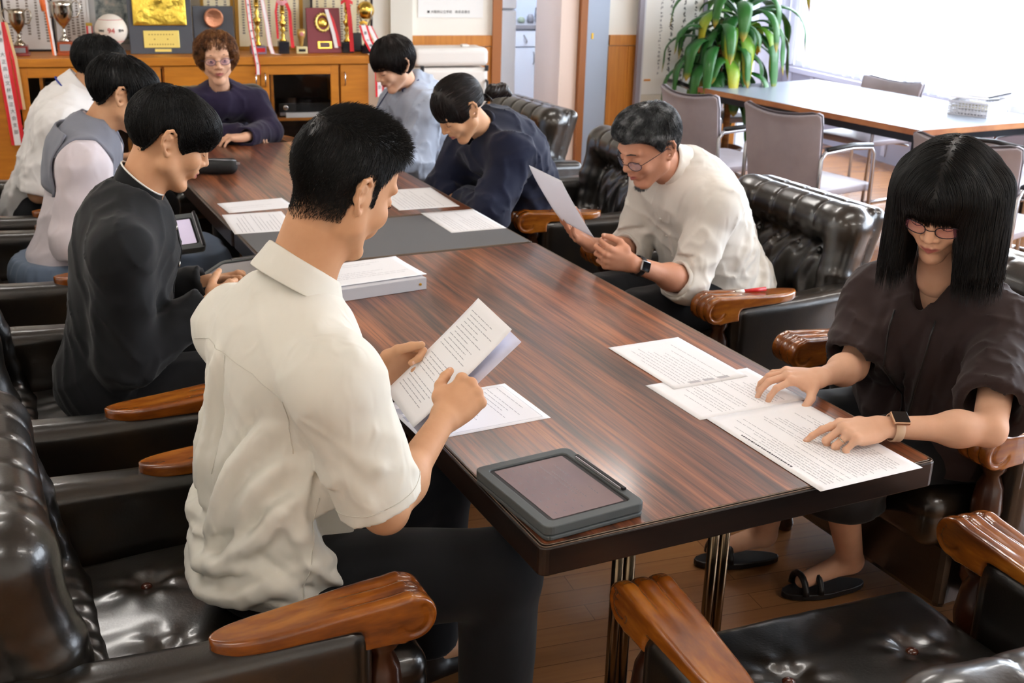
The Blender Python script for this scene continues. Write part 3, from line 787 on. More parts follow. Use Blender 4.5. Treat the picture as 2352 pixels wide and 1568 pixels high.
frame(0.82, 5.995, ZT, 0.40, 0.44, -0.08, 'pale certificate in black frame behind the maroon shield plaque', M_FRB, M_CREAM, 0.014, 7)
# cups at the left
c1 = cup(-1.09, 5.78, 'tarnished silver trophy cup on a red base at the cabinet left end', 0.047, 0.255, M_REDW, 0.05, 0.055, M_SILVER)
c2 = cup(-0.845, 5.80, 'bright silver trophy cup on an orange-brown base, a certificate behind it', 0.062, 0.30, M_ORW, 0.05, 0.075, mat('bright_silver', '#c9c4ba', 0.12, metal=1.0))
# large streamer hanging at the far left
t = thing('pennant_streamer', 'red and white streamer with black characters hanging at the left end of the cabinet', 'ribbon streamer', W3(-1.175, 5.6, 0.0), RA)
ribbon(t, [(-0.005, 0.02, 1.10), (0.0, -0.01, 0.95), (0.01, -0.03, 0.80), (0.022, -0.03, 0.60), (0.03, -0.028, 0.42)], [0.018, 0.034, 0.022], [M_RED, M_WHITE, M_RED], txt='優勝　大正高山文杯和正大会支部', tsize=0.026)
ribbon(t, [(0.03, 0.0, 1.10), (0.06, -0.012, 0.90), (0.075, -0.012, 0.62)], 0.03, [M_RED, mat('straw_ribbon', '#d8b98a', 0.6)], name='ribbon_tail')
MB().tube([(0.0, 0.02, 1.11), (0.01, 0.04, 1.2), (0.0, 0.05, 1.35)], 0.006, 8).build('cord', M_GOLD, t, smooth=True)
t = thing('tassel_streamer', 'orange tassel streamer hanging between the two silver cups', 'ribbon streamer', W3(-0.935, 5.745, 0.9), RA)
ribbon(t, [(0.0, 0, 0.42), (0.01, -0.004, 0.25), (0.02, -0.004, 0.12), (0.028, -0.01, 0.003)], 0.022, [M_ORANGE, M_WHITE])
MB().tube([(-0.02, 0, 0.42), (-0.008, -0.005, 0.30), (-0.008, -0.005, 0.25)], [0.012, 0.016, 0.010], 10).build('tassel', M_ORANGE, t, smooth=True)
t = thing('small_banner', 'small red and white banner standing left of the big baseball', 'ribbon streamer', W3(-0.705, 5.83, 0.9005), RA)
ribbon(t, [(0, 0, 0.16), (0, -0.002, 0.03)], [0.010, 0.018, 0.005], [M_RED, M_WHITE, M_RED])
MB().box(-0.018, 0.018, -0.006, 0.006, 0.161, 0.178).build('gold_fringe', M_GOLD, t); MB().box(-0.03, 0.03, -0.02, 0.02, 0, 0.028).build('stand', M_ORW, t)
# big signed baseball
t = thing('souvenir_baseball', 'large souvenir baseball with red 94 on its small red stand', 'baseball', W3(-0.585, 5.79, ZT), RA)
MB().lathe([(0.035, 0), (0.035, 0.012), (0.018, 0.03), (0.03, 0.056)], 20).build('stand', M_REDW, t, smooth=True)
ball = MB().lathe([(0.0005, 0.048)]+[(0.092*sin(a), 0.14-0.092*cos(a)) for a in np.linspace(0.1, 3.04, 20)]+[(0.0005, 0.232)], 32).build('ball', mat('ball_leather', '#efe6da', 0.45), t, smooth=True)
for s in (1, -1):
    q = [(0.0925*sin(a)*sqrt(1-0.45), -0.0925*cos(a)*sqrt(1-0.45), 0.14+s*0.062) for a in np.linspace(-1.5, 1.5, 20)]
    MB().tube(q, 0.0011, 6).build('stitching', M_REDINK, ball, smooth=True)
text_obj('lettering', '94', 0.042, M_REDINK, XZ(0.0, -0.0955, 0.142), ball, extrude=0.0015)
for sx in (-1, 1):
    text_obj('lettering', '2004' if sx < 0 else '第70', 0.018, M_INK, Matrix.Translation((sx*0.055, -0.0765, 0.142)) @ Matrix.Rotation(sx*0.62, 4, 'Z') @ Matrix.Rotation(pi/2, 4, 'X'), ball, extrude=0.0012)
# golden relief on dark easel board
t = thing('relief_plaque', 'large gold relief plaque with small gold nameplate on grey board', 'plaque', W3(-0.305, 5.80, ZT), RA)
T = Matrix.Rotation(0.08, 4, 'X')
T = Matrix.Rotation(-0.10, 4, 'X')
MB().box(-0.18, 0.185, 0.0, 0.03, 0.0, 0.46, T).build('board', mat('grey_board', '#474a52', 0.5), t, bevel=0.003)
rl = MB()
def relf(a, b):
    x = -0.152+0.305*a; z = 0.165+0.27*b; e = min(a, 1-a, b, 1-b)
    y = -0.008-0.010*min(1, e*12)*(0.6+0.4*sin(9*a+3*sin(5*b))*sin(8*b+2*sin(6*a)))-0.008*max(0, sin(7*a+1)*sin(6*b+2*a))
    return T @ Vector((x, y, z))
rl.grid(relf, 48, 40).build('gold_relief', M_GOLDP, t, smooth=True, solid=0.004)
MB().box(-0.10, 0.105, -0.005, -0.0006, 0.035, 0.135, T).build('nameplate', mat('nameplate_gold', '#f3dc7c', 0.35, metal=0.5), t, bevel=0.004)
MB().box(-0.04, 0.055, -0.004, -0.0006, 0.012, 0.029, T).build('small_plate', mat('nameplate_gold', '#f3dc7c', 0.35, metal=0.5), t)
for zz, n in ((0.112, 9), (0.085, 2), (0.055, 10)):
    q = MB()
    for i in range(n):
        x = -0.075+0.15*(i+0.5)/n
        q.box(x-0.004, x+0.004, -0.0062, -0.0052, zz-0.003, zz+0.003, T)
    q.build('engraving', mat('engraved', '#a8802c', 0.5), t)
# copper medallion plaque
t = thing('copper_plaque', 'dark plaque with round copper medallion behind the curly-haired person', 'plaque', W3(0.01, 5.84, ZT), RA)
MB().box(-0.12, 0.12, 0, 0.02, 0, 0.275, T).build('board', mat('grey_board', '#474a52', 0.5), t, bevel=0.003)
MB().lathe([(0.001, 0.008), (0.045, 0.010), (0.052, 0.014), (0.058, 0.008), (0.058, 0.0)], 32, Matrix.Translation((0.0, -0.001, 0.205)) @ Matrix.Rotation(pi/2, 4, 'X')).build('medallion', M_BRONZE, t, smooth=True)
# slim figure trophies with streamers
def figure_trophy(u, v, label, h, bw, bh, bm, kind):
    t = thing('figure_trophy', label, 'trophy', W3(u, v, ZT), RA)
    MB().box(-bw, bw, -bw, bw, 0, bh).build('base', bm, t, bevel=0.002)
    r = lambda a, z: (a, bh+z*(h-bh))
    prof = [r(0.02, 0), r(0.022, 0.03), r(0.008, 0.1), r(0.016, 0.16), r(0.006, 0.22), r(0.020, 0.3), r(0.009, 0.36), r(0.016, 0.42), r(0.024, 0.5), r(0.008, 0.55), r(0.017, 0.63), r(0.006, 0.68), r(0.016, 0.74), r(0.012, 0.8)]
    MB().lathe(prof, 20).build('column', M_GOLD, t, smooth=True)
    s = SDF((-0.07, -0.04, bh+0.72*(h-bh)), (0.07, 0.04, h+0.06), 0.004); z0 = bh+0.78*(h-bh)
    s.cap((0.008, 0, z0), (0.004, 0, z0+0.045), 0.006, 0.008); s.cap((-0.010, 0, z0), (-0.002, 0, z0+0.045), 0.006, 0.008)
    s.cap((0, 0, z0+0.045), (0, 0, z0+0.075), 0.011, 0.013); s.ell((0, 0, z0+0.10), (0.010, 0.010, 0.012), k=0.004)
    s.chain([(0.012, 0, z0+0.08), (0.035, -0.01, z0+0.075), (0.040, -0.01, z0+0.105)], 0.004, 0.004); s.chain([(-0.012, 0, z0+0.08), (-0.030, -0.01, z0+0.065), (-0.020, -0.02, z0+0.05)], 0.004, 0.004)
    sdf_obj('figure', s, M_GOLD, t, 1)
    return t
t1 = figure_trophy(0.262, 5.79, 'tall gold column trophy with two pink-edged streamers and red label', 0.36, 0.045, 0.045, mat('white_marble', '#8d7f95', 0.3), 0)
MB().box(-0.036, 0.036, -0.0475, -0.0455, 0.012, 0.036).build('label_plate', M_RED, t1)
ribbon(t1, [(-0.055, -0.02, 0.34), (-0.048, -0.09, 0.15), (-0.04, -0.184, 0.02), (-0.03, -0.192, -0.05), (-0.03, -0.192, -0.105)], [0.006, 0.016, 0.006], [M_RED, M_WHITE, M_RED], txt='第六回優勝大会賞', tsize=0.013)
ribbon(t1, [(0.03, -0.03, 0.34), (0.05, -0.07, 0.18), (0.06, -0.09, 0.06), (0.075, -0.10, 0.008), (0.115, -0.11, 0.003)], [0.004, 0.017, 0.004], [M_PINK, M_WHITE, M_PINK])
t2 = figure_trophy(0.415, 5.78, 'gold trophy framed by red ribbon on a black block base', 0.30, 0.032, 0.072, M_MARB, 0)
ribbon(t2, [(-0.03, -0.02, 0.31), (-0.042, -0.025, 0.25), (-0.038, -0.028, 0.16), (-0.036, -0.03, 0.09)], 0.014, [M_RED]); ribbon(t2, [(0.02, -0.02, 0.31), (0.042, -0.025, 0.25), (0.046, -0.028, 0.12), (0.054, -0.03, 0.035)], 0.020, [M_RED]); ribbon(t2, [(-0.035, -0.022, 0.305), (0, -0.024, 0.30), (0.03, -0.022, 0.305)], 0.03, [M_PINK], name='bow', across=(0, -0.3, 0.95))
t = thing('small_trophy', 'small gold trophy with pink disc on a cream base beside the maroon plaque', 'trophy', W3(0.525, 5.77, ZT), RA)
MB().box(-0.034, 0.034, -0.018, 0.018, 0, 0.042).build('base', mat('cream_plastic', '#d9cf9f', 0.5), t, bevel=0.003)
MB().box(-0.021, 0.021, -0.0205, -0.0185, 0.012, 0.028).build('plate', M_BLACKP, t)
MB().lathe([(0.006, 0.042), (0.012, 0.06), (0.016, 0.085), (0.022, 0.10), (0.026, 0.12), (0.024, 0.145)], 16).build('cup', mat('pale_gold', '#d8b66a', 0.35, metal=0.7), t, smooth=True)
MB().lathe([(0.001, 0.004), (0.012, 0.003), (0.013, 0.0)], 18, Matrix.Translation((0, -0.024, 0.118)) @ Matrix.Rotation(pi/2, 4, 'X')).build('disc', mat('pink_disc', '#c98080', 0.4), t)
# maroon shield plaque
t = thing('shield_plaque', 'maroon rectangular plaque with gold wreath crest and red and white ribbon', 'plaque', W3(0.672, 5.775, ZT), RA)
T2 = Matrix.Rotation(-0.22, 4, 'X')
MB().box(-0.105, 0.105, 0, 0.018, 0.0, 0.275, T2).build('board', mat('maroon_velvet', '#7c2c34', 0.55), t, bevel=0.003)
MB().tube([T2 @ Vector((-0.005+0.042*sin(a)*(1+0.04*sin(a*16)), -0.008, 0.185+0.050*cos(a)*(1+0.04*sin(a*16)))) for a in np.linspace(0, 6.283, 49)[:-1]], [0.0085+0.002*sin(i*2.1) for i in range(48)], 8, closed=True).build('wreath', mat('bright_gold', '#ecd67c', 0.3, metal=0.6), t, smooth=True)
MB().lathe([(0.001, 0.009), (0.022, 0.008), (0.028, 0.004), (0.030, 0.0)], 20, T2 @ Matrix.Translation((-0.005, -0.001, 0.185)) @ Matrix.Rotation(pi/2, 4, 'X')).build('crest', M_GOLD, t, smooth=True)
MB().box(-0.045, 0.045, -0.006, -0.0006, 0.025, 0.072, T2).build('nameplate_border', M_GOLD, t, bevel=0.002); MB().box(-0.030, 0.030, -0.008, -0.0062, 0.034, 0.063, T2).build('nameplate', mat('dim_plate', '#5a3b3a', 0.4), t)
ribbon(t, [T2 @ Vector(p) for p in ((0.02, -0.022, 0.262), (0.035, -0.024, 0.2), (0.055, -0.018, 0.12), (0.07, -0.012, 0.03))], 0.022, [M_WHITE]); ribbon(t, [T2 @ Vector(p) for p in ((0.02, -0.018, 0.264), (0.055, -0.020, 0.2), (0.075, -0.016, 0.12), (0.09, -0.008, 0.04))], 0.020, [M_RED])
t4 = figure_trophy(0.815, 5.80, 'gold trophy with a wide red streamer on black base, right of the maroon plaque', 0.31, 0.035, 0.065, M_MARB, 0)
ribbon(t4, [(0.0, -0.03, 0.33), (0.012, -0.042, 0.22), (0.018, -0.045, 0.10), (0.022, -0.046, 0.01)], 0.026, [M_RED]); ribbon(t4, [(-0.04, -0.03, 0.30), (-0.005, -0.036, 0.325), (0.035, -0.03, 0.30)], 0.02, [M_RED], name='bow', across=(0, 0, 1))
# black photo stand
t = thing('photo_stand', 'small black photo stand seen from behind near the right end of the cabinet', 'photo stand', W3(0.945, 5.80, ZT), RA)
t.location = W3(0.885, 5.86, ZT)
MB().box(-0.04, 0.04, 0, 0.008, 0.0, 0.115, Matrix.Rotation(-0.2, 4, 'X')).build('panel', M_BLACKP, t, bevel=0.002)
MB().box(-0.045, 0.045, -0.035, 0.0, 0.0, 0.010).build('foot', M_BLACKP, t, bevel=0.002)
# large globe trophy with streamers at the right end
t = thing('globe_trophy', 'large gold globe trophy with wide red and white streamers at the cabinet right end', 'trophy', W3(0.955-0.06, 5.74, ZT), RA)
t.location = W3(0.915, 5.72, ZT)
MB().box(-0.02, 0.04, 0.0, 0.06, 0, 0.05).build('base', M_MARB, t, bevel=0.003)
MB().lathe([(0.014, 0.05), (0.006, 0.08), (0.006, 0.14), (0.012, 0.17)], 16, Matrix.Translation((0.01, 0.03, 0))).build('stem', M_GOLD, t, smooth=True)
for k in range(4):
    a = k*pi/2+0.5; MB().tube([(0.01+0.01*cos(a), 0.03+0.01*sin(a), 0.15), (0.01+0.045*cos(a), 0.03+0.045*sin(a), 0.21), (0.01+0.062*cos(a), 0.03+0.062*sin(a), 0.28)], 0.003, 6).build('arm', M_SILVER, t, smooth=True)
MB().lathe([(0.0005, 0.205)]+[(0.055*sin(a), 0.26-0.055*cos(a)) for a in np.linspace(0.15, 2.99, 16)]+[(0.0005, 0.315)], 24, Matrix.Translation((0.01, 0.03, 0))).build('globe', M_GOLD, t, smooth=True)
ribbon(t, [(-0.018, -0.03, 0.175), (0.002, -0.055, 0.09), (0.03, -0.13, 0.02), (0.055, -0.135, -0.05), (0.058, -0.14, -0.25)], [0.014, 0.028, 0.014], [M_RED, M_WHITE, M_RED], txt='第十優勝大会杯記念', tsize=0.022)
ribbon(t, [(0.02, -0.02, 0.17), (0.06, -0.05, 0.08), (0.085, -0.12, 0.0), (0.10, -0.128, -0.1), (0.10, -0.13, -0.23)], 0.04, [mat('straw_ribbon', '#d8b98a', 0.6), M_WHITE, M_RED])
MB().tube([(-0.04, -0.03, 0.185), (-0.018, -0.036, 0.195), (0.004, -0.03, 0.185)], 0.010, 8).build('gold_bow', mat('yellow_bow', '#f0b83c', 0.5), t, smooth=True)

# ---------------------------------------------------------------- right of the cabinet
t = thing('wall_notice', 'white framed notice on the wall above the white case', 'notice', W3(1.56, V_BACK-0.006, 1.09), RA)
MB().box(-0.21, 0.24, 0.0, 0.004, 0.0, 0.32).build('board', mat('notice_white', '#f0efec', 0.6), t)
text_obj('lettering', '■ 大阪府公立学校　校長会連合', 0.021, M_INK, XZ(0.0, -0.001, 0.036), t, extrude=0.0003)
M_CASE = mat('off_white_case', '#e9e3dc', 0.45)
t = thing('transport_case', 'big off-white transport case with black latches below the dado rail', 'case', W3(1.49, 5.86, 0), RA)
MB().box(-0.25, 0.25, -0.10, 0.14, 0.03, 0.80).build('body', M_CASE, t, bevel=0.03, seg=4)
MB().box(-0.25, 0.25, -0.10, 0.14, 0.81, 0.925).build('lid', M_CASE, t, bevel=0.03, seg=4)
for x, z in ((-0.20, 0.80), (0.235, 0.80)): MB().box(x-0.012, x+0.012, -0.112, -0.098, z-0.02, z+0.018).build('latch', M_BLACKP, t, bevel=0.003)
for x in (-0.22, 0.235): MB().tube([(x, -0.10, 0.72), (x, -0.125, 0.71), (x, -0.125, 0.58), (x, -0.10, 0.57)], 0.009, 8).build('handle', M_BLACKP, t, smooth=True)
MB().box(0.09, 0.14, -0.02, 0.03, 0.925, 0.94).build('knob', M_CASE, t, bevel=0.006)
# pantry things
t = thing('refrigerator', 'tall white refrigerator just inside the doorway', 'refrigerator', W3(2.17, 6.66, 0), RA)
M_FR = mat('fridge_white', '#dfe6ef', 0.35)
MB().box(-0.26, 0.05, 0.0, 0.55, 0.02, 1.75).build('body', M_FR, t, bevel=0.01)
MB().box(-0.26, 0.05, -0.045, -0.003, 0.04, 1.10).build('lower_door', M_FR, t, bevel=0.01); MB().box(-0.26, 0.05, -0.045, -0.003, 1.112, 1.74).build('upper_door', M_FR, t, bevel=0.01)
t = thing('kitchen_cabinet', 'white kitchen cabinet with two drawers seen through the doorway', 'cabinet', W3(2.72, 7.45, 0), RA)
M_KC = mat('kitchen_white', '#e3ebf6', 0.4)
MB().box(-0.24, 0.36, 0.0, 0.5, 0.05, 0.90).build('body', mat('kitchen_grey_side', '#b4bccb', 0.5), t)
MB().box(-0.25, 0.37, -0.03, 0.52, 0.90, 0.93).build('worktop', mat('worktop_grey', '#8e8c90', 0.4), t)
for x0, x1 in ((-0.235, -0.045), (-0.035, 0.16), (0.17, 0.355)):
    a = MB().box(x0, x1, -0.022, -0.002, 0.76, 0.885).build('drawer', M_KC, t, bevel=0.002); b = MB().box(x0, x1, -0.022, -0.002, 0.10, 0.75).build('door', M_KC, t, bevel=0.002)
    xm = (x0+x1)/2; MB().tube([(xm-0.012, -0.022, 0.85), (xm-0.006, -0.045, 0.83), (xm+0.006, -0.045, 0.81), (xm+0.012, -0.022, 0.79)], 0.005, 6).build('handle', M_SILV, a, smooth=True)
    MB().tube([(x1-0.02, -0.022, 0.72), (x1-0.02, -0.04, 0.70), (x1-0.02, -0.04, 0.64), (x1-0.02, -0.022, 0.62)], 0.005, 6).build('handle', M_SILV, b, smooth=True)
for i, (x, h, r, c, lab) in enumerate([(-0.12, 0.05, 0.03, '#8f9a86', 'small green cup on the kitchen worktop'), (-0.04, 0.07, 0.03, '#7b7a80', 'grey pot on the kitchen worktop'), (0.05, 0.09, 0.05, '#90929a', 'metal kettle on the kitchen worktop'), (0.24, 0.15, 0.032, '#d7dbe6', 'white bottle with a red cap on the kitchen worktop')]):
    t = thing(['cup', 'pot', 'kettle', 'bottle'][i], lab, ['cup', 'pot', 'kettle', 'bottle'][i], W3(2.72+x, 7.60, 0.9305), RA)
    MB().lathe([(r*0.8, 0), (r, h*0.2), (r, h*0.7), (r*0.6, h*0.95), (r*0.5, h)], 18).build('body', mat('pantry_'+c[1:], c, 0.4), t, smooth=True)
    if i == 3: MB().lathe([(r*0.55, h), (r*0.55, h+0.03), (r*0.4, h+0.035)], 14).build('cap', M_RED, t, smooth=True)
    if i == 2: MB().tube([(-r, 0, h*0.5), (-r*0.9, 0, h*1.3), (0, 0, h*1.6), (r*0.9, 0, h*1.3), (r, 0, h*0.5)], 0.004, 6).build('handle', M_BLACKP, t, smooth=True)
t = thing('ceiling_light', 'unseen round fill light added under the pantry ceiling', 'ceiling light', W3(2.5, 6.75, CEIL_Z-0.001), RA)  # added out of view to brighten the pantry, stands in for its window light
MB().lathe([(0.0005, -0.09), (0.17, -0.085), (0.2, -0.05), (0.2, -0.02)], 24).build('diffuser', mat('pantry_fill_lamp', '#ffffff', 0.5, emit='#e4eeff', emit_s=110), t, smooth=True)
MB().lathe([(0.21, -0.02), (0.21, 0.0)], 24).build('housing', M_HOUSE, t)

# ---------------------------------------------------------------- folding screen with brush calligraphy
t = thing('calligraphy_screen', 'tall white calligraphy panel in grey frame against the wall by the plant', 'calligraphy panel', W3(3.20, V_BACK-0.10, 0), RA)
M_PANEL = mat('calligraphy_paper', '#e4e2dc', 0.8)
sp = MB().box(-0.24, 0.20, 0.0, 0.02, 0.57, 1.9).build('sheet', M_PANEL, t)
MB().box(-0.29, -0.255, -0.01, 0.03, 0.0, 1.95).build('side_post', mat('grey_lacquer', '#8d8790', 0.4), t)
MB().box(-0.255, -0.241, -0.004, 0.024, 0.0, 1.95).build('inner_strip', mat('pale_strip', '#c9c8cc', 0.5), t)
MB().box(0.201, 0.23, -0.01, 0.03, 0.0, 1.95).build('side_post', mat('grey_lacquer', '#8d8790', 0.4), t)
MB().box(-0.24, 0.20, -0.003, 0.02, 0.52, 0.568).build('lower_border', mat('silk_border', '#cfc8b8', 0.8), t)
MB().box(-0.225, -0.175, -0.004, -0.001, 0.665, 0.678).build('tape', mat('orange_tape', '#d98a25', 0.5), sp)
M_BRUSH = mat('brush_ink', '#38363a', 0.8); M_BRUSH2 = mat('thin_brush_ink', '#8c898b', 0.8)
rn = random.Random(11)
for cx, hh, zt, zb, thick, mm in [(-0.12, 0.03, 1.6, 0.72, 0.0032, M_BRUSH2), (-0.04, 0.045, 1.6, 0.62, 0.0050, M_BRUSH), (0.06, 0.045, 1.6, 0.62, 0.0042, M_BRUSH), (0.145, 0.03, 1.6, 0.62, 0.004, M_BRUSH)]:
    z = zt
    while z > zb:
        g = MB(); w = hh*(0.35+0.4*rn.random()); n = rn.choice([3, 4, 5]); z2 = z
        for q in range(n):
            x0 = cx+(rn.random()-0.5)*w; z1 = z2-(0.2+rn.random())*hh*0.35; x1 = cx+(rn.random()-0.5)*w*1.2
            xm = (x0+x1)/2+(rn.random()-0.5)*w*0.4
            g.tube([(x0, -0.001, z2), (xm, -0.001, (z2+z1)/2), (x1, -0.001, z1)], [thick*0.5, thick*(0.6+0.5*rn.random()), thick*0.3], 5); z2 = z1+0.005
        g.build('brush_character', mm, sp)
        z = z2-0.012-0.012*rn.random()

# ---------------------------------------------------------------- grey table by the window
M_GTOP = mat('pale_laminate', '#8d96a3', 0.32)
M_GEDGE = mat('wood_edge_strip', '#a3643a', 0.45, var=['#8f5230', '#b47846'], var_scale=5)
M_BFR = mat('black_steel', '#1e2126', 0.35, metal=0.5)
GT = [(3.727, 4.984), (3.921, 3.154), (4.985, 3.206), (4.83, 5.105)]
t = thing('side_table', 'pale-topped table with wood edge by the window, a basket on it', 'table', (0, 0, 0))
MB().prism([(x, y) for x, y in GT], 0.668, 0.70).build('edge_band', M_GEDGE, t)
cx = sum(p[0] for p in GT)/4; cy = sum(p[1] for p in GT)/4
MB().prism([(x+(cx-x)*0.004, y+(cy-y)*0.004) for x, y in GT], 0.70, 0.7015).build('tabletop', M_GTOP, t)
INS = [(x+(cx-x)*0.07, y+(cy-y)*0.05) for x, y in GT]
fr = MB()
for i in range(4):
    a = Vector(INS[i]+(0.645,)); b = Vector(INS[(i+1) % 4]+(0.645,)); d = (b-a).normalized(); n = Vector((-d.y, d.x, 0))*0.012
    fr.add([a-n-Vector((0, 0, .022)), a+n-Vector((0, 0, .022)), b+n-Vector((0, 0, .022)), b-n-Vector((0, 0, .022)), a-n+Vector((0, 0, .022)), a+n+Vector((0, 0, .022)), b+n+Vector((0, 0, .022)), b-n+Vector((0, 0, .022))], [(0, 3, 2, 1), (4, 5, 6, 7), (0, 1, 5, 4), (2, 3, 7, 6), (0, 4, 7, 3), (1, 2, 6, 5)])
fr.build('frame', M_BFR, t)
for x, y in INS: MB().box(x-0.02, x+0.02, y-0.02, y+0.02, 0, 0.64).build('leg', M_BFR, t, bevel=0.002)

# ---------------------------------------------------------------- grey armchairs round it
M_VINYL = mat('grey_vinyl', '#a29ba2', 0.42, var=['#958e95', '#aaa3aa'], var_scale=3, bump=0.06, bump_scale=200)
M_LEGC = mat('satin_chrome', '#b9b9bd', 0.25, metal=0.9)
def make_grey_chair():
    t = thing('conference_chair', 'x', 'chair', group='grey vinyl chairs around the pale table')
    def back(a, b):
        x = (a-0.5)*2; z = 0.44+0.385*b; w = 0.235+0.02*b
        zc = z+0.032*(x*x)*max(0, b-0.6)/0.4*(1 if abs(x) < 0.93 else 0.55)
        return Vector((x*w, -0.245-0.055*b+0.045*x*x-0.02*(b > 0.9)*(b-0.9)*5, zc))
    MB().grid(back, 25, 22).build('backrest', M_VINYL, t, smooth=True, solid=0.032, bevel=0.006)
    def rim(a):
        p = back(a, 1.0); return p+Vector((0, -0.004, 0.006))
    MB().tube([back(0, b)+Vector((0.0, -0.002, 0)) for b in np.linspace(0, 1, 8)]+[rim(a) for a in np.linspace(0.03, 0.97, 16)]+[back(1, b)+Vector((0, -0.002, 0)) for b in np.linspace(1, 0, 8)], 0.006, 6).build('piping', mat('dark_piping', '#4c454b', 0.4), t, smooth=True)
    def seat(a, b):
        x = (a-0.5)*2; y = (b-0.5)*2
        return Vector((x*0.23, y*0.22, 0.435+0.02*(1-x**4)*(1-y**4)))
    MB().grid(seat, 14, 14).build('seat', M_VINYL, t, smooth=True, solid=0.045, bevel=0.01)
    for s in (-1, 1):
        MB().tube([(s*0.255, -0.235, 0.02), (s*0.255, -0.235, 0.62), (s*0.255, -0.21, 0.652), (s*0.255, 0.0, 0.662), (s*0.255, 0.15, 0.652), (s*0.255, 0.18, 0.62), (s*0.255, 0.20, 0.02)], 0.011, 10).build('side_frame', M_LEGC, t, smooth=True)
        MB().tube([(s*0.255, -0.20, 0.668), (s*0.255, 0.0, 0.676), (s*0.255, 0.155, 0.664)], 0.014, 10).build('arm_pad', M_BLACKP, t, smooth=True)
        MB().tube([(s*0.255, -0.30, 0.012), (s*0.255, 0.24, 0.012)], 0.011, 8).build('foot', M_LEGC, t, smooth=True)
    MB().tube([(-0.255, -0.19, 0.40), (0.255, -0.19, 0.40)], 0.009, 8).build('crossbar', M_LEGC, t, smooth=True)
    return t
GC = [(3.19, 3.93, -87, 'grey vinyl chair directly behind the grey-haired man, its curved back turned to us'),
      (3.29, 3.27, -80, 'grey vinyl chair right of the grey-haired man, its back turned, second along the table'),
      (3.50, 2.28, -74, 'grey vinyl chair behind the long-haired woman, only its frame and seat showing'),
      (4.10, 5.36, 176, 'grey vinyl chair at the far end of the pale table under the plant'),
      (4.76, 4.52, 97, 'grey vinyl chair on the window side of the pale table, its top edge showing'),
      (4.90, 3.12, 92, 'grey vinyl chair on the window side of the pale table nearest the basket'),
      (4.42, 2.88, 5, 'grey vinyl chair at the near end of the pale table, seen beside black hair')]
g0 = make_grey_chair()
for i, (x, y, a, lab) in enumerate(GC):
    if i == 0: g0.location = (x, y, 0); g0.rotation_euler = (0, 0, radians(a)); g0['label'] = lab
    else:
        gc = dup(g0, (x, y, 0), radians(a), lab)
        if i in (4, 5): gc.scale = (1.0, 1.0, 0.90)

# basket with folders
M_BASK = mat('white_plastic', '#dcdce2', 0.4)
t = thing('letter_basket', 'white perforated plastic basket on the pale table, filled with folders', 'basket', (4.74, 3.54, 0.7025), radians(24))
bk = MB(); W_, L_, H_ = 0.17, 0.115, 0.078
n = 17; m2 = 12
for sx in (-1, 1):
    for i in range(m2+1): y = -L_+2*L_*i/m2; bk.box(sx*W_-0.0015, sx*W_+0.0015, y-0.0025, y+0.0025, 0.0, H_)
    for z in (0.003, 0.017, 0.031, 0.045, 0.059, 0.073): bk.box(sx*W_-0.0015, sx*W_+0.0015, -L_, L_, z-0.0025, z+0.0025)
    for i in range(n+1): x = -W_+2*W_*i/n; bk.box(x-0.0025, x+0.0025, sx*L_-0.0015, sx*L_+0.0015, 0.0, H_)
    for z in (0.003, 0.017, 0.031, 0.045, 0.059, 0.073): bk.box(-W_, W_, sx*L_-0.0015, sx*L_+0.0015, z-0.0025, z+0.0025)
bk.box(-W_, W_, -L_, L_, 0, 0.002)
bk.build('mesh_sides', M_BASK, t)
MB().tube([(-W_, -L_, H_), (W_, -L_, H_), (W_, L_, H_), (-W_, L_, H_)], 0.005, 8, closed=True).build('rim', M_BASK, t)
for i, (dx, dy, z, rx, ry, rz, c, lab) in enumerate([(0.0, 0.0, 0.012, 0, 0, 2, '#efeff2', 'white folder at the bottom of the basket'), (0.01, 0.005, 0.035, 0, 0, -3, '#cfc8ad', 'buff folder in the middle of the basket'), (-0.03, 0.0, 0.085, 0, 5, 4, '#f2f2f5', 'white folder slanting across the basket top, black spine below'), (0.04, 0.01, 0.112, 1, -1, -6, '#f6f6f8', 'topmost white sheets lying on the basket')]):
    o = thing('folder', lab, 'folder', (4.74+dx, 3.54+dy, 0.7025+z), radians(24+rz), 'folders in the basket'); o.rotation_euler = (radians(rx), radians(ry), radians(24+rz))
    MB().box(-0.15, 0.15, -0.10, 0.10, 0, 0.012).build('cover', mat('folder_'+c[1:], c, 0.6), o, bevel=0.002)
    if i >= 2: MB().box(-0.152, 0.148, -0.103, -0.1005, -0.004, 0.008).build('spine', M_BLACKP, o)

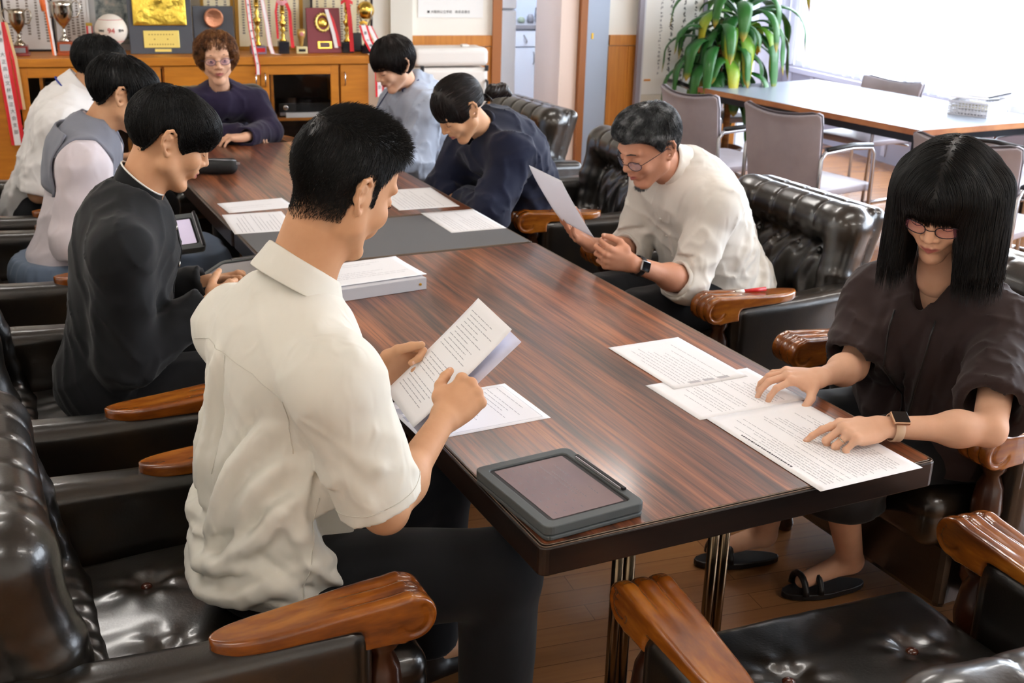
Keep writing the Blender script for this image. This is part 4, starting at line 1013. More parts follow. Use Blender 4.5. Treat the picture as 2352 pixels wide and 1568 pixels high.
# ---------------------------------------------------------------- potted corn plant
def plant():
    t = thing('potted_plant', 'tall green corn plant with drooping strap leaves and yellow tips by the window', 'plant', W3(3.42, 5.62, 0))
    MB().lathe([(0.11, 0.0), (0.15, 0.24), (0.16, 0.25), (0.145, 0.255), (0.13, 0.22)], 24).build('pot', mat('brown_pot', '#6b4328', 0.4), t, smooth=True)
    MB().lathe([(0.13, 0.205), (0.001, 0.215)], 20).build('soil', mat('soil', '#2c1d12', 0.9), t)
    tr = mat('trunk_bark', '#8a5a34', 0.8, var=['#6b4020', '#a8743f'], var_scale=6, stretch=(1, 1, 6))
    for (x, y, h) in ((-0.05, 0.0, 0.95), (0.06, 0.03, 1.12), (0.0, -0.05, 0.72)):
        MB().tube([(x, y, 0.2), (x*1.1, y, 0.5), (x*1.3, y, h)], [0.024, 0.022, 0.018], 12).build('trunk', tr, t, smooth=True)
    lm = bpy.data.materials.new('leaf_green'); lm.use_nodes = True; nt = lm.node_tree; N = nt.nodes; L = nt.links; b = N['Principled BSDF']
    at = N.new('ShaderNodeUVMap'); sp = N.new('ShaderNodeSeparateXYZ'); L.new(at.outputs[0], sp.inputs[0])
    cr = N.new('ShaderNodeValToRGB'); e = cr.color_ramp.elements; e[0].position = 0.0; e[0].color = srgb('#1f4a22'); e[1].position = 1.0; e[1].color = srgb('#b9853c')
    for p, c in ((0.5, '#2c6a2c'), (0.88, '#35702a'), (0.95, '#a39638')): q = e.new(p); q.color = srgb(c)
    L.new(sp.outputs[1], cr.inputs[0]); L.new(cr.outputs[0], b.inputs['Base Color']); b.inputs['Roughness'].default_value = 0.35
    b.inputs['Subsurface Weight'].default_value = 0.0
    tl = N.new('ShaderNodeBsdfTranslucent'); L.new(cr.outputs[0], tl.inputs[0]); mx = N.new('ShaderNodeMixShader'); mx.inputs[0].default_value = 0.22
    L.new(b.outputs[0], mx.inputs[1]); L.new(tl.outputs[0], mx.inputs[2]); L.new(mx.outputs[0], N['Material Output'].inputs[0])
    lm2 = lm.copy(); lm2.name = 'leaf_yellowing'
    for el, c in zip(lm2.node_tree.nodes['Color Ramp' if 'Color Ramp' in lm2.node_tree.nodes else 'ColorRamp'].color_ramp.elements, ('#3f7a28', '#74a832', '#c9b52c', '#d9a32c', '#a0622a')): el.color = srgb(c)
    rn = random.Random(4)
    def leaf(base, az, elev, length, width, droop, m, name='leaf'):
        n = 16; pts = []; p = Vector(base); e = elev
        for i in range(n+1):
            pts.append(p.copy()); d = Vector((cos(az)*cos(e), sin(az)*cos(e), sin(e))); p = p+d*(length/n); e = max(e-droop*(0.5+i/n)/n*1.6, -1.52)
        side = Vector((-sin(az), cos(az), 0)); v = []; f = []; uv = []
        for i, q in enumerate(pts):
            s = i/n; w = width*min(1, s*5+0.25)*(1-s**4)**0.6*(0.55+0.45*min(1, s*2.5)); tg = (pts[min(i+1, n)]-pts[max(i-1, 0)]).normalized(); up = side.cross(tg)
            wv = 0.10*w*sin(i*1.1+az*3)
            for k in (-1, -0.5, 0, 0.5, 1): v.append(q+side*w*k+up*(abs(k)*w*0.28+wv*k)); uv.append((k*0.5+0.5, s))
            if i:
                for k in range(4): a = (i-1)*5+k; f.append((a, a+1, a+6, a+5))
        me = bpy.data.meshes.new(name); me.from_pydata([tuple(x) for x in v], [], f); ul = me.uv_layers.new(name='UVMap')
        for lp in me.loops: ul.data[lp.index].uv = uv[lp.vertex_index]
        me.polygons.foreach_set('use_smooth', [True]*len(f))
        o = link(name, me, m, t); md = o.modifiers.new('s', 'SOLIDIFY'); md.thickness = 0.0015
    for (x, y, h, n, ln) in ((-0.07, 0.0, 0.98, 28, 0.60), (0.08, 0.04, 1.16, 32, 0.66), (0.0, -0.06, 0.76, 14, 0.46)):
        for i in range(n):
            az = i*2.399+x*9; z = h-0.22+0.26*i/n; el = 0.15+0.95*i/n+rn.uniform(-0.15, 0.15)
            leaf((x*1.3+0.015*cos(az), y+0.015*sin(az), z), az, el, ln*rn.uniform(0.75, 1.1), 0.045*rn.uniform(0.8, 1.25), 2.3+rn.uniform(-0.3, 0.6), lm2 if (i*7+int(x*100)) % 9 == 0 else lm)
    a0 = atan2(-0.86, -0.35)
    leaf((0.0, -0.03, 1.02), a0+0.25, 0.5, 0.55, 0.050, 3.2, lm2); leaf((-0.02, -0.03, 1.06), a0-0.2, 0.5, 0.44, 0.046, 3.0, lm2); leaf((0.10, -0.02, 1.05), a0+0.75, 0.5, 0.55, 0.050, 3.1, lm2)
    return t
plant()

# ---------------------------------------------------------------- papers, tablets, binder, pencil case
M_PAPER = mat('white_paper', '#f8f8fa', 0.7)
M_PAPERT = mat('backlit_paper', '#f6f6f8', 0.75)
_n = M_PAPERT.node_tree; _t = _n.nodes.new('ShaderNodeBsdfTranslucent'); _t.inputs[0].default_value = (0.92, 0.91, 0.95, 1); _x = _n.nodes.new('ShaderNodeMixShader'); _x.inputs[0].default_value = 0.38
_n.links.new(_n.nodes['Principled BSDF'].outputs[0], _x.inputs[1]); _n.links.new(_t.outputs[0], _x.inputs[2]); _n.links.new(_x.outputs[0], _n.nodes['Material Output'].inputs[0])
M_PRINT = mat('grey_print', '#b4b4ba', 0.8); M_PRINTD = mat('dark_print', '#3d3c42', 0.8); M_BLOCK = mat('grey_block', '#b9b8bd', 0.8)
def sheet(name, label, w, h, M, rows, margin=0.018, seed=1, title=None, blocks=(), curl=0.0, cat='paper', group=None, frame_box=False, skip=0.15, tex=M_PRINT, thick=0.0004, rl=(0.5, 1.0)):
    """a printed sheet, x along the lines of print, y up the page, its centre at M"""
    rn = random.Random(seed); o = MB(); 
    def fn(a, b):
        x = (a-0.5)*w; y = (b-0.5)*h; return Vector((x, y, curl*((2*abs(b-0.5))**3)*(0.5+0.5*a)))
    o.grid(fn, 13, 17); ob = o.build(name, M_PAPERT if name == 'held_sheet' else M_PAPER, None, smooth=True, solid=thick); ob.matrix_world = M
    tag(ob, label, cat, group)
    def cz(x, y): return curl*((2*abs(y/h))**3)*(0.5+0.5*(x/w+0.5))+thick*0.5+0.0003
    g = MB(); y = h/2-margin-0.012
    k = (h-2*margin-0.02)/max(rows, 1)
    for r in range(rows):
        if rn.random() > skip:
            x = -w/2+margin+(0.01 if rn.random() < 0.3 else 0); xe = x+(w-2*margin-0.01)*rn.uniform(*rl)
            while x < xe:
                l = rn.uniform(0.004, 0.022); x2 = min(x+l, xe); hh = min(k*0.13, 0.0008)
                g.add([(x, y-hh, cz(x, y)), (x2, y-hh, cz(x2, y)), (x2, y+hh, cz(x2, y)), (x, y+hh, cz(x, y))], [(0, 1, 2, 3)]); x = x2+rn.uniform(0.0015, 0.004)
        y -= k
    if g.v: g.build('printed_lines', tex, ob)
    if title:
        g = MB(); x = -title[0]/2; y = h/2-margin
        while x < title[0]/2:
            l = rn.uniform(0.003, 0.006); g.add([(x, y-0.0022, cz(x, y)), (x+l, y-0.0022, cz(x+l, y)), (x+l, y+0.0022, cz(x+l, y)), (x, y+0.0022, cz(x, y))], [(0, 1, 2, 3)]); x += l+rn.uniform(0.001, 0.0025)
        g.build('heading', M_PRINTD, ob)
    for (bx, by, bw, bh) in blocks:
        MB().add([(bx, by, cz(bx, by)+.0001), (bx+bw, by, cz(bx+bw, by)+.0001), (bx+bw, by+bh, cz(bx, by+bh)+.0001), (bx, by+bh, cz(bx, by+bh)+.0001)], [(0, 1, 2, 3)]).build('printed_box', M_BLOCK, ob)
    if frame_box:
        g = MB(); a, b = w/2-margin*0.7, h/2-margin*0.7; q = 0.0004
        for x0, x1, y0, y1 in ((-a, a, -b, -b+q*2), (-a, a, b-q*2, b), (-a, -a+q*2, -b, b), (a-q*2, a, -b, b)):
            g.add([(x0, y0, cz(x0, y0)), (x1, y0, cz(x1, y0)), (x1, y1, cz(x1, y1)), (x0, y1, cz(x0, y1))], [(0, 1, 2, 3)])
        g.build('printed_frame', M_PRINT, ob)
    return ob
def flat(x, y, z, a): return Matrix.Translation((x, y, z)) @ Matrix.Rotation(radians(a), 4, 'Z')
z0 = TH+0.0006
GP = 'printed sheets lying on the meeting tables'
# right-hand sheets: read from the right side, print runs along the table
sheet('printed_sheet', 'printed sheet overlapping the next one, two grey printed boxes on it, left of the woman', 0.295, 0.21, flat(0.711, 0.668, z0+0.0012, 90.5), 13, seed=3, blocks=[(-0.135, -0.062, 0.012, 0.03), (-0.135, -0.02, 0.012, 0.03), (-0.135, 0.02, 0.012, 0.03)], group=GP)
sheet('printed_sheet', 'printed form under the long-haired woman\'s left-hand fingertips, partly covered', 0.215, 0.292, flat(0.707, 0.460, z0, 91), 22, seed=4, rl=(0.6, 0.9), skip=0.3, group=GP)
sheet('printed_sheet', 'large printed sheet under the pointing hand, overhanging the near table edge', 0.372, 0.259, flat(0.711, 0.167, z0+0.0006, 90.5), 24, seed=5, title=(0.16,), tex=M_PRINT, group=GP)
sheet('printed_sheet', 'sheet lying under the young man\'s right wrist, grey printed boxes at its left end', 0.215, 0.297, flat(0.118, 0.586, z0, 92+180), 20, seed=6, frame_box=True, skip=0.45, blocks=[(0.03, -0.140, 0.035, 0.018), (-0.025, -0.140, 0.03, 0.018), (-0.07, -0.140, 0.03, 0.018)], group=GP)
sheet('printed_sheet', 'sheet lying crooked on the grey tabletop at its right side', 0.298, 0.205, flat(0.787, 2.148, z0, 89), 12, seed=7, frame_box=True, group=GP)
sheet('printed_sheet', 'pair of sheets by the navy woman, on the far rosewood table', 0.335, 0.235, flat(0.755, 2.525, z0, 87), 12, seed=8, group=GP)
sheet('printed_sheet', 'sheet at the left edge of the grey tabletop, half hidden by the young man\'s head', 0.28, 0.21, flat(0.112, 2.36, z0, 86), 12, seed=9, group=GP)
sheet('printed_sheet', 'sheet on the far rosewood table, left side, behind the half-hidden one', 0.245, 0.16, flat(0.165, 2.61, z0, 3), 8, seed=10, skip=0.6, group=GP)

# binder with a sheet on top, left side of the near table
t = thing('ring_binder', 'pale grey binder lying beyond the young man\'s chin, a sheet on top of it', 'binder', (0.205, 1.53, TH+0.0005), radians(6))
MB().box(-0.15, 0.15, -0.105, 0.105, 0, 0.003).box(-0.15, 0.15, -0.105, 0.105, 0.031, 0.034).build('cover', mat('binder_grey', '#c9c9cf', 0.35), t, bevel=0.001)
MB().box(-0.15, 0.15, -0.108, -0.103, 0.0, 0.034).build('spine', mat('binder_spine', '#b5b6bb', 0.3), t, bevel=0.001)
MB().box(-0.145, 0.145, -0.10, 0.10, 0.004, 0.030).build('pages', M_PAPER, t)
MB().lathe([(0.004, 0), (0.004, 0.002)], 12, Matrix.Translation((0.13, -0.108, 0.017)) @ Matrix.Rotation(pi/2, 4, 'X')).build('spine_eyelet', mat('brass', '#c8a040', 0.35, metal=0.9), t)
sheet('printed_sheet', 'sheet resting on top of the pale grey binder', 0.297, 0.21, flat(0.218, 1.552, TH+0.0362, 5), 10, seed=12, curl=0.002, skip=0.4)
# pencil case
s = SDF((-0.13, -0.07, -0.01), (0.13, 0.07, 0.09), 0.004)
s.rbox((0, 0, 0.030), (0.105, 0.042, 0.0285), 0.026); s.disp(lambda X, Y, Z: 0.0025*vnoise(X*40, Y*40, Z*40, 2))
t = thing('pencil_case', 'black fabric pencil case on the far table beside the uniformed boy\'s face', 'pencil case', (0.135, 3.22, TH+0.0015), radians(-15))
sdf_obj('pouch', s, mat('black_fabric', '#141415', 0.7, bump=0.2, bump_scale=300), t)
MB().tube([(-0.10, -0.02, 0.055), (0, -0.026, 0.061), (0.10, -0.02, 0.055)], 0.002, 6).build('zip', M_SILV, t, smooth=True)
MB().box(0.100, 0.115, -0.03, -0.018, 0.040, 0.047).build('zip_pull', M_SILV, t)
t = thing('note_pad', 'small white note pad behind the black pencil case', 'note pad', (0.13, 3.40, TH+0.0005), radians(-12)); MB().box(-0.07, 0.07, -0.05, 0.05, 0, 0.012).build('pages', M_PAPER, t)

# rugged tablets
M_CASE_G = mat('dark_grey_case', '#484d4e', 0.6, bump=0.1, bump_scale=400, bump_dist=0.001)
def screen_mat(name, c, lines):
    return mat(name, c, 0.08, spec=0.5, coat=0.3)
M_SCR = mat('tablet_screen', '#7b686a', 0.35, spec=0.10, var=['#76646a', '#806a6a'], var_scale=6)
M_BEZ = mat('tablet_bezel', '#1d1b1d', 0.45, spec=0.15)
def tablet(label, M, w=0.21, l=0.262, screen=M_SCR, rows=True):
    t = thing('tablet', label, 'tablet'); t.matrix_world = M
    def rr(a, b, r): 
        p = []
        for cx, cy, s in ((a-r, b-r, 0), (-a+r, b-r, 90), (-a+r, -b+r, 180), (a-r, -b+r, 270)):
            for q in range(6): g = radians(s+q*18); p.append((cx+r*cos(g), cy+r*sin(g)))
        return p
    MB().prism(rr(w/2-0.001, l/2-0.001, 0.014), 0.0, 0.009).build('keyboard_cover', M_CASE_G, t, bevel=0.003)
    c = MB(); out = rr(w/2, l/2, 0.016); inn = rr(w/2-0.020, l/2-0.020, 0.010); n = len(out)
    z1, z2 = 0.011, 0.028
    v = [(x, y, z1) for x, y in out]+[(x, y, z2) for x, y in out]+[(x, y, z2) for x, y in inn]+[(x, y, z2-0.004) for x, y in inn]
    f = [tuple(range(n-1, -1, -1))]+[(3*n+i for i in range(n))]
    f[1] = tuple(3*n+i for i in range(n))
    for i in range(n):
        j = (i+1) % n
        for k in range(3): f.append((k*n+i, k*n+j, (k+1)*n+j, (k+1)*n+i))
    c.add(v, f); case = c.build('bumper_case', M_CASE_G, t, bevel=0.002)
    MB().prism(rr(w/2-0.0205, l/2-0.0205, 0.009), z2-0.0038, z2-0.0030).build('bezel', M_BEZ, t)
    sc = MB().prism([(x*0.93, y*0.955) for x, y in rr(w/2-0.024, l/2-0.022, 0.003)], z2-0.0029, z2-0.0024).build('screen', screen, t)
    MB().box(w/2-0.012, w/2-0.004, -0.075, 0.085, z2, z2+0.0045).build('pencil_rail', M_BEZ, t, bevel=0.001)
    MB().box(w/2-0.0145, w/2-0.0125, -0.07, 0.08, z2+0.0001, z2+0.004).build('stylus', mat('pale_stylus', '#8d8c90', 0.3), t)
    if rows:
        rn = random.Random(5); g = MB()
        for i in range(8):
            for j in range(6):
                x = -0.062+0.018*j+0.003*rn.random(); y = -0.09+0.025*i
                if j < 4: g.box(x, x+0.0022, y, y+0.007, z2-0.0023, z2-0.0022)
        for (x, y0, y1) in ((0.012, -0.05, 0.08), (0.022, -0.06, 0.05), (0.04, 0.02, 0.075), (0.048, -0.06, -0.03)):
            y = y0
            while y < y1: q = rn.uniform(0.003, 0.008); g.box(x, x+0.002, y, y+q, z2-0.0023, z2-0.0022); y += q+0.003
        g.build('screen_text', mat('screen_text', '#3b2d33', 0.3), sc)
    return t
tablet('dark grey cased tablet with a dim screen on the near table corner', flat(0.109, 0.150, TH+0.0012, 4.5))

# ================================================================ people
def unit(v): v = np.asarray(v, float); return v/max(np.linalg.norm(v), 1e-9)
def rotz(a): return np.array([[cos(a), -sin(a), 0], [sin(a), cos(a), 0], [0, 0, 1]])
def rotx(a): return np.array([[1, 0, 0], [0, cos(a), -sin(a)], [0, sin(a), cos(a)]])
def roty(a): return np.array([[cos(a), 0, sin(a)], [0, 1, 0], [-sin(a), 0, cos(a)]])
def skin_mat(name, c, c2):
    return mat(name, c, 0.55, spec=0.25, var=[c2, c], var_scale=9, bump=0.08, bump_scale=260, bump_dist=0.001, sss=0.06, attrs=[('lip', '#a9605a'), ('stubble', '#2a211c')])
M_SKIN = skin_mat('skin_tan', '#cfa07c', '#c3906b'); M_SKINP = skin_mat('skin_pale', '#dfb296', '#d3a283'); M_SKINO = skin_mat('skin_ruddy', '#c9947a', '#bc8468')
M_LIP = mat('lips', '#b06458', 0.4); M_NAIL = mat('fingernail', '#e2b7a2', 0.25, coat=0.3)
def hair_mat(name, cols, rough=0.38):
    return mat(name, cols[0], rough, spec=0.32, var=cols, var_scale=30)
M_HBLK = hair_mat('black_hair', ['#030303', '#0b0a0a'], 0.42); M_HBRN = hair_mat('dark_brown_hair', ['#0c0807', '#1e1310'])
M_HGRY = hair_mat('grizzled_hair', ['#1c1d1f', '#3f4143', '#85878a']); M_HCUR = hair_mat('curly_brown_hair', ['#2c180e', '#7a4e2e', '#a0703f'])
M_SCLERA = mat('eye_white', '#e8e2dc', 0.2); M_LASH = mat('lash_dark', '#120d0c', 0.5)

class Frame:
    """local head space: x to the person's right... +x right, +y forward, +z up"""
    def __init__(s, C, yaw, pitch, roll=0.0, sc=1.0):
        s.C = np.array(C, float); s.R = rotz(radians(yaw)) @ rotx(radians(-pitch)) @ roty(radians(roll)); s.sc = sc
    def w(s, P): return np.asarray(P) @ (s.R.T)*s.sc+s.C
    def l(s, P): return ((np.asarray(P, float)-s.C) @ s.R)/s.sc
def put(name, P, F, m, root, matfn=None):
    """world-space mesh under a root empty"""
    me = np_mesh(name, P-np.array(root.location), F)
    if matfn is not None: me.polygons.foreach_set('material_index', matfn.astype(np.int32))
    return link(name, me, m, root)

def head_field(N_l, male=True, neck_r=0.055, h=0.0032):
    lo = np.minimum([-0.115, -0.13, -0.15], N_l-0.085); hi = np.maximum([0.115, 0.135, 0.135], N_l+0.06)
    s = SDF(lo, hi, h); k = 0.02
    s.ell((0, -0.018, 0.032), (0.0745, 0.094, 0.084), k=0)
    s.ell((0, 0.022, -0.022), (0.064 if male else 0.060, 0.066, 0.080 if male else 0.076), k=0.025)
    s.ell((0, 0.05, 0.045), (0.052, 0.040, 0.05), k=0.02)
    jw = 0.056 if male else 0.045; cw = 0.024 if male else 0.015
    for x in (-1, 1):
        s.chain([(x*0.060, -0.004, -0.010), (x*jw, 0.006, -0.060), (x*cw, 0.062, -0.100)], [0.014, 0.015, 0.014 if male else 0.012], 0.022)
        s.ell((x*0.036, 0.066, -0.028), (0.022, 0.018, 0.022), k=0.02)
        s.cap((x*0.014, 0.086, 0.024), (x*0.046, 0.074, 0.026), 0.0085, 0.007, 0.014)
        s.ell((x*0.032, 0.102, 0.004), (0.017, 0.016, 0.011), k=0.016, mode='cut')
        s.ell((x*0.032, 0.0755, 0.003), (0.0145, 0.0115, 0.0105), k=0.004)
        s.chain([(x*0.020, 0.0855, -0.003), (x*0.032, 0.0885, -0.0045), (x*0.044, 0.0825, -0.002)], 0.0018, 0.003)
    s.ell((0, 0.070, -0.102), (0.022 if male else 0.017, 0.018, 0.015), k=0.018)
    s.cap((0, 0.03, -0.098), (0, 0.06, -0.10), 0.02, 0.016, 0.02)
    s.chain([(0, 0.084, 0.020), (0, 0.093, 0.000), (0, 0.106, -0.024)], [0.007, 0.0075, 0.0105], 0.012)
    for x in (-1, 1):
        s.ell((x*0.0125, 0.0955, -0.029), (0.0085, 0.010, 0.0075), k=0.006)
        s.ell((x*0.0065, 0.101, -0.0375), (0.0035, 0.004, 0.003), k=0.003, mode='cut')
    s.ell((0, 0.082, -0.052), (0.030, 0.014, 0.024), k=0.016)
    s.chain([(-0.022, 0.086, -0.0575), (-0.006, 0.0965, -0.0535), (0, 0.0955, -0.0555), (0.006, 0.0965, -0.0535), (0.022, 0.086, -0.0575)], [0.002, 0.0048, 0.0042, 0.0048, 0.002], 0.004)
    s.chain([(-0.019, 0.086, -0.0625), (0, 0.0945, -0.0660), (0.019, 0.086, -0.0625)], [0.0025, 0.0060, 0.0025], 0.004)
    s.chain([(-0.022, 0.090, -0.0592), (0, 0.1005, -0.0600), (0.022, 0.090, -0.0592)], 0.0011, 0.002, mode='cut')
    # ears
    for x in (-1, 1):
        c = lambda dy, dz, dx=0: (x*(0.0765+dx), -0.012+dy, -0.008+dz)
        rim = [c(0.006, 0.014, -0.004), c(0.004, 0.026, 0.004), c(-0.008, 0.033, 0.010), c(-0.020, 0.026, 0.014), c(-0.024, 0.010, 0.014), c(-0.019, -0.008, 0.011), c(-0.008, -0.020, 0.006), c(0.001, -0.028, 0.001), c(0.008, -0.024, -0.003)]
        s.chain([c(0.0, 0.012, -0.010), c(-0.012, 0.014, 0.006)], 0.010, 0.008)
        s.chain([c(0.002, -0.006, -0.010), c(-0.010, -0.006, 0.002)], 0.009, 0.008)
        s.chain(rim, [0.003, 0.0036, 0.0040, 0.0042, 0.0040, 0.0038, 0.0044, 0.0062, 0.005], 0.004)
        s.ell(c(-0.009, 0.013, 0.0155), (0.0065, 0.0070, 0.011), k=0.004, mode='cut')
        s.ell(c(-0.004, -0.002, 0.0125), (0.0065, 0.006, 0.009), k=0.004, mode='cut'); s.cap(c(-0.014, 0.012, 0.0025), c(-0.010, -0.006, 0.0), 0.0045, 0.0045, 0.004)
    # neck
    nb = np.array(N_l); s.cap((0, -0.022, -0.045), nb, neck_r*0.93, neck_r*1.05, 0.022)
    s.cap((0, -0.004, -0.075), nb+[0, 0.012, 0], neck_r*0.72, neck_r*0.9, 0.02)
    return s

def face_attrs(P, fade):      # P: vertices in head space
    lip = np.clip(1.6-1.6*((P[:, 0]/0.024)**2+((P[:, 2]+0.0600)/0.0098)**2), 0, 1)*(P[:, 1] > 0.080)
    st = np.zeros(len(P))
    if fade:
        st = np.clip((P[:, 2]+0.088)/0.05, 0, 1)*np.clip((-0.018-P[:, 1])/0.012, 0, 1)
        st = np.maximum(st, np.clip((P[:, 2]+0.012)/0.03, 0, 1)*np.clip((0.028-P[:, 1])/0.006, 0, 1)*np.clip((P[:, 1]-0.004)/0.005, 0, 1))
        st = st*np.clip((0.0755-np.abs(P[:, 0]))/0.002, 0, 1)*0.85
    return lip, st

def hand_prims(s, W, a, n, side, curl, spread=(8, 2, -4, -11), thumb=None, sc=1.0, tips=None, wrist=True):
    W = np.array(W, float); a = unit(a); n = np.array(n, float); n = unit(n-a*(n@a)); t = np.cross(n, a) if side == 'R' else np.cross(a, n)
    q = lambda x, y, z: W+(a*x+t*y+n*z)*sc           # along, toward thumb, dorsal
    K = [(0.088, 0.027, 0.001), (0.092, 0.007, 0.004), (0.086, -0.013, 0.002), (0.077, -0.031, -0.002)]
    L = [(0.040, 0.025, 0.019), (0.045, 0.028, 0.020), (0.041, 0.026, 0.019), (0.032, 0.019, 0.017)]
    RR = [(0.0092, 0.0082, 0.0074, 0.0064), (0.0095, 0.0084, 0.0075, 0.0065), (0.0090, 0.0079, 0.0071, 0.0061), (0.0080, 0.0070, 0.0063, 0.0054)]
    B = [(0.012, 0.014, 0), (0.012, 0.005, 0.001), (0.012, -0.005, 0.0), (0.012, -0.014, -0.001)]
    for b, k in zip(B, K): s.cap(q(*b), q(*k), 0.0145*sc, 0.0108*sc, 0.010*sc)
    Rm = np.stack([t, a, n], 1); s.ell(q(0.05, -0.002, -0.004), (0.036*sc, 0.046*sc, 0.0155*sc), Rm, 0.010*sc)
    s.cap(q(0.018, 0.016, -0.008), q(0.052, 0.032, -0.010), 0.0155*sc, 0.0125*sc, 0.012*sc)
    s.cap(q(0.02, -0.018, -0.010), q(0.06, -0.026, -0.010), 0.013*sc, 0.010*sc, 0.012*sc)
    for i in range(4):
        p = q(*K[i]); th = 0; sp = radians(spread[i]); d0 = a*cos(sp)+t*sin(sp)
        pts = [p]; ds = []
        for j in range(3):
            th += radians(curl[i][j]); d = d0*cos(th)-n*sin(th); p = p+d*L[i][j]*sc; pts.append(p); ds.append((d, d0*sin(th)+n*cos(th)))
        for j in range(3): s.cap(pts[j], pts[j+1], RR[i][j]*sc, RR[i][j+1]*sc, 0.0025*sc)
        s.ell(pts[0]+n*0.002*sc, (0.0105*sc,)*3, k=0.006*sc)
        for j in (1, 2): s.ell(pts[j], (RR[i][j]*1.06*sc,)*3, k=0.002*sc)
        if tips is not None: tips.append((pts[3]-ds[2][0]*0.004*sc, ds[2][0], ds[2][1], 0.0056*sc))
    th = thumb or [(0.75, 0.62, -0.15), (0.85, 0.45, -0.2), (0.9, 0.35, -0.15)]
    p = q(0.034, 0.036, -0.010); s.ell(p, (0.013*sc,)*3, k=0.012*sc)
    rr = [0.0125, 0.0108, 0.0098, 0.0078]; LL = [0.030, 0.030, 0.022]
    for j in range(3):
        d = unit(a*th[j][0]+t*th[j][1]+n*th[j][2]); p2 = p+d*LL[j]*sc; s.cap(p, p2, rr[j]*sc, rr[j+1]*sc, 0.004*sc if j else 0.008*sc)
        p = p2
    nn = unit(n*0.6+t*0.8-d*(d@(n*0.6+t*0.8)))
    if tips is not None: tips.append((p-d*0.003*sc, d, nn, 0.0068*sc))
    if wrist: s.ell(q(0.004, 0, 0), (0.027*sc, 0.022*sc, 0.019*sc), Rm, 0.012)
    return t

def nails(tips, root, m=M_NAIL):
    g = MB(); off = Vector(root.location)
    for p, d, n, r in tips:
        d = Vector(d); n = Vector(n); x = d.cross(n); M = Matrix((x, d, n)).transposed().to_4x4(); M.translation = Vector(p)+n*r*0.72-off
        g.lathe([(r*0.98, 0), (r*0.90, r*0.22), (r*0.5, r*0.40), (0.0001, r*0.46)], 12, M @ Matrix.Diagonal((0.86, 1.15, 1, 1)))
    g.build('fingernails', m, root, smooth=True)

def torso_prims(s, J, off, male, belly=0.0, k=0.04, hunch=0.02, hips=True):
    P, N, SL, SR = [np.array(J[q], float) for q in ('P', 'N', 'SL', 'SR')]
    u = unit(N-P); r = unit(SR-SL); r = unit(r-u*(r@u)); f = np.cross(u, r)
    L = np.linalg.norm(N-P); M1 = P+u*L*0.36-f*hunch*0.6; M2 = P+u*L*0.70-f*hunch
    R = np.stack([r, f, u], 1); sw = np.linalg.norm(SR-SL)/0.36; w = (1.0 if male else 0.90)*sw
    Sm = (SL+SR)/2
    if hips: s.ell(P+[0, 0, 0.02], (0.165*w+off, 0.125*w+off, 0.12+off), R, k)
    s.ell(M1+f*belly*0.3, (0.140*w+off, 0.100*w+off+belly, 0.15+off), R, k)
    s.ell(M2, (0.160*w+off, 0.105*w+off, 0.17+off), R, k)
    for S in (SL, SR):
        s.cap(S-u*0.005, Sm+u*0.005, 0.050+off, 0.062+off, k)
        s.cap(N-u*0.035-f*0.015, S*0.62+Sm*0.38+u*0.02, 0.046+off*0.6, 0.036+off, k*0.7)
    return R, u, f, r, M1, M2

def arm_prims(s, S, E, W, off=0.0, male=True, k=0.02):
    q = 1.0 if male else 0.86
    s.cap(S, E, 0.050*q+off, 0.040*q+off, k); s.cap(E, W, 0.040*q+off, 0.0265*q+off, k)
    m = np.array(E)*0.72+np.array(W)*0.28; s.ell(m, (0.041*q+off,)*3, k=0.03)

def sleeve(s, S, E, W, r0, r1, frac, off, long=False, r2=0.045, k=0.03):
    S, E, W = [np.array(x, float) for x in (S, E, W)]
    if not long:
        T = S+(E-S)*frac; s.cap(S, T+(E-S)*0.08, r0, r1, k); s.ell(S, (r0*1.02,)*3, k=k)
        d = unit(E-S); a = np.cross(d, [0, 0, 1.0]); a = unit(a); b = np.cross(d, a)
        s.rbox(T+d*0.10, (0.13, 0.13, 0.10), 0.002, np.stack([a, b, d], 1), 0.003, 'cut')
        s.cap(T-d*0.035, T+d*0.05, r1*0.80, r1*0.86, 0.006, 'cut'); return T, d
    s.cap(S, E, r0, r1, k); s.ell(E, (r1*1.03,)*3, k=0.02)
    T = E+(W-E)*frac; d = unit(W-E); s.cap(E, T+d*0.03, r1, r2, 0.02)
    a = unit(np.cross(d, [0, 0.2, 1.0])); b = np.cross(d, a)
    s.rbox(T+d*0.06, (0.08, 0.08, 0.06), 0.002, np.stack([a, b, d], 1), 0.003, 'cut')
    s.cap(T-d*0.02, T+d*0.04, r2*0.78, r2*0.84, 0.005, 'cut'); return T, d

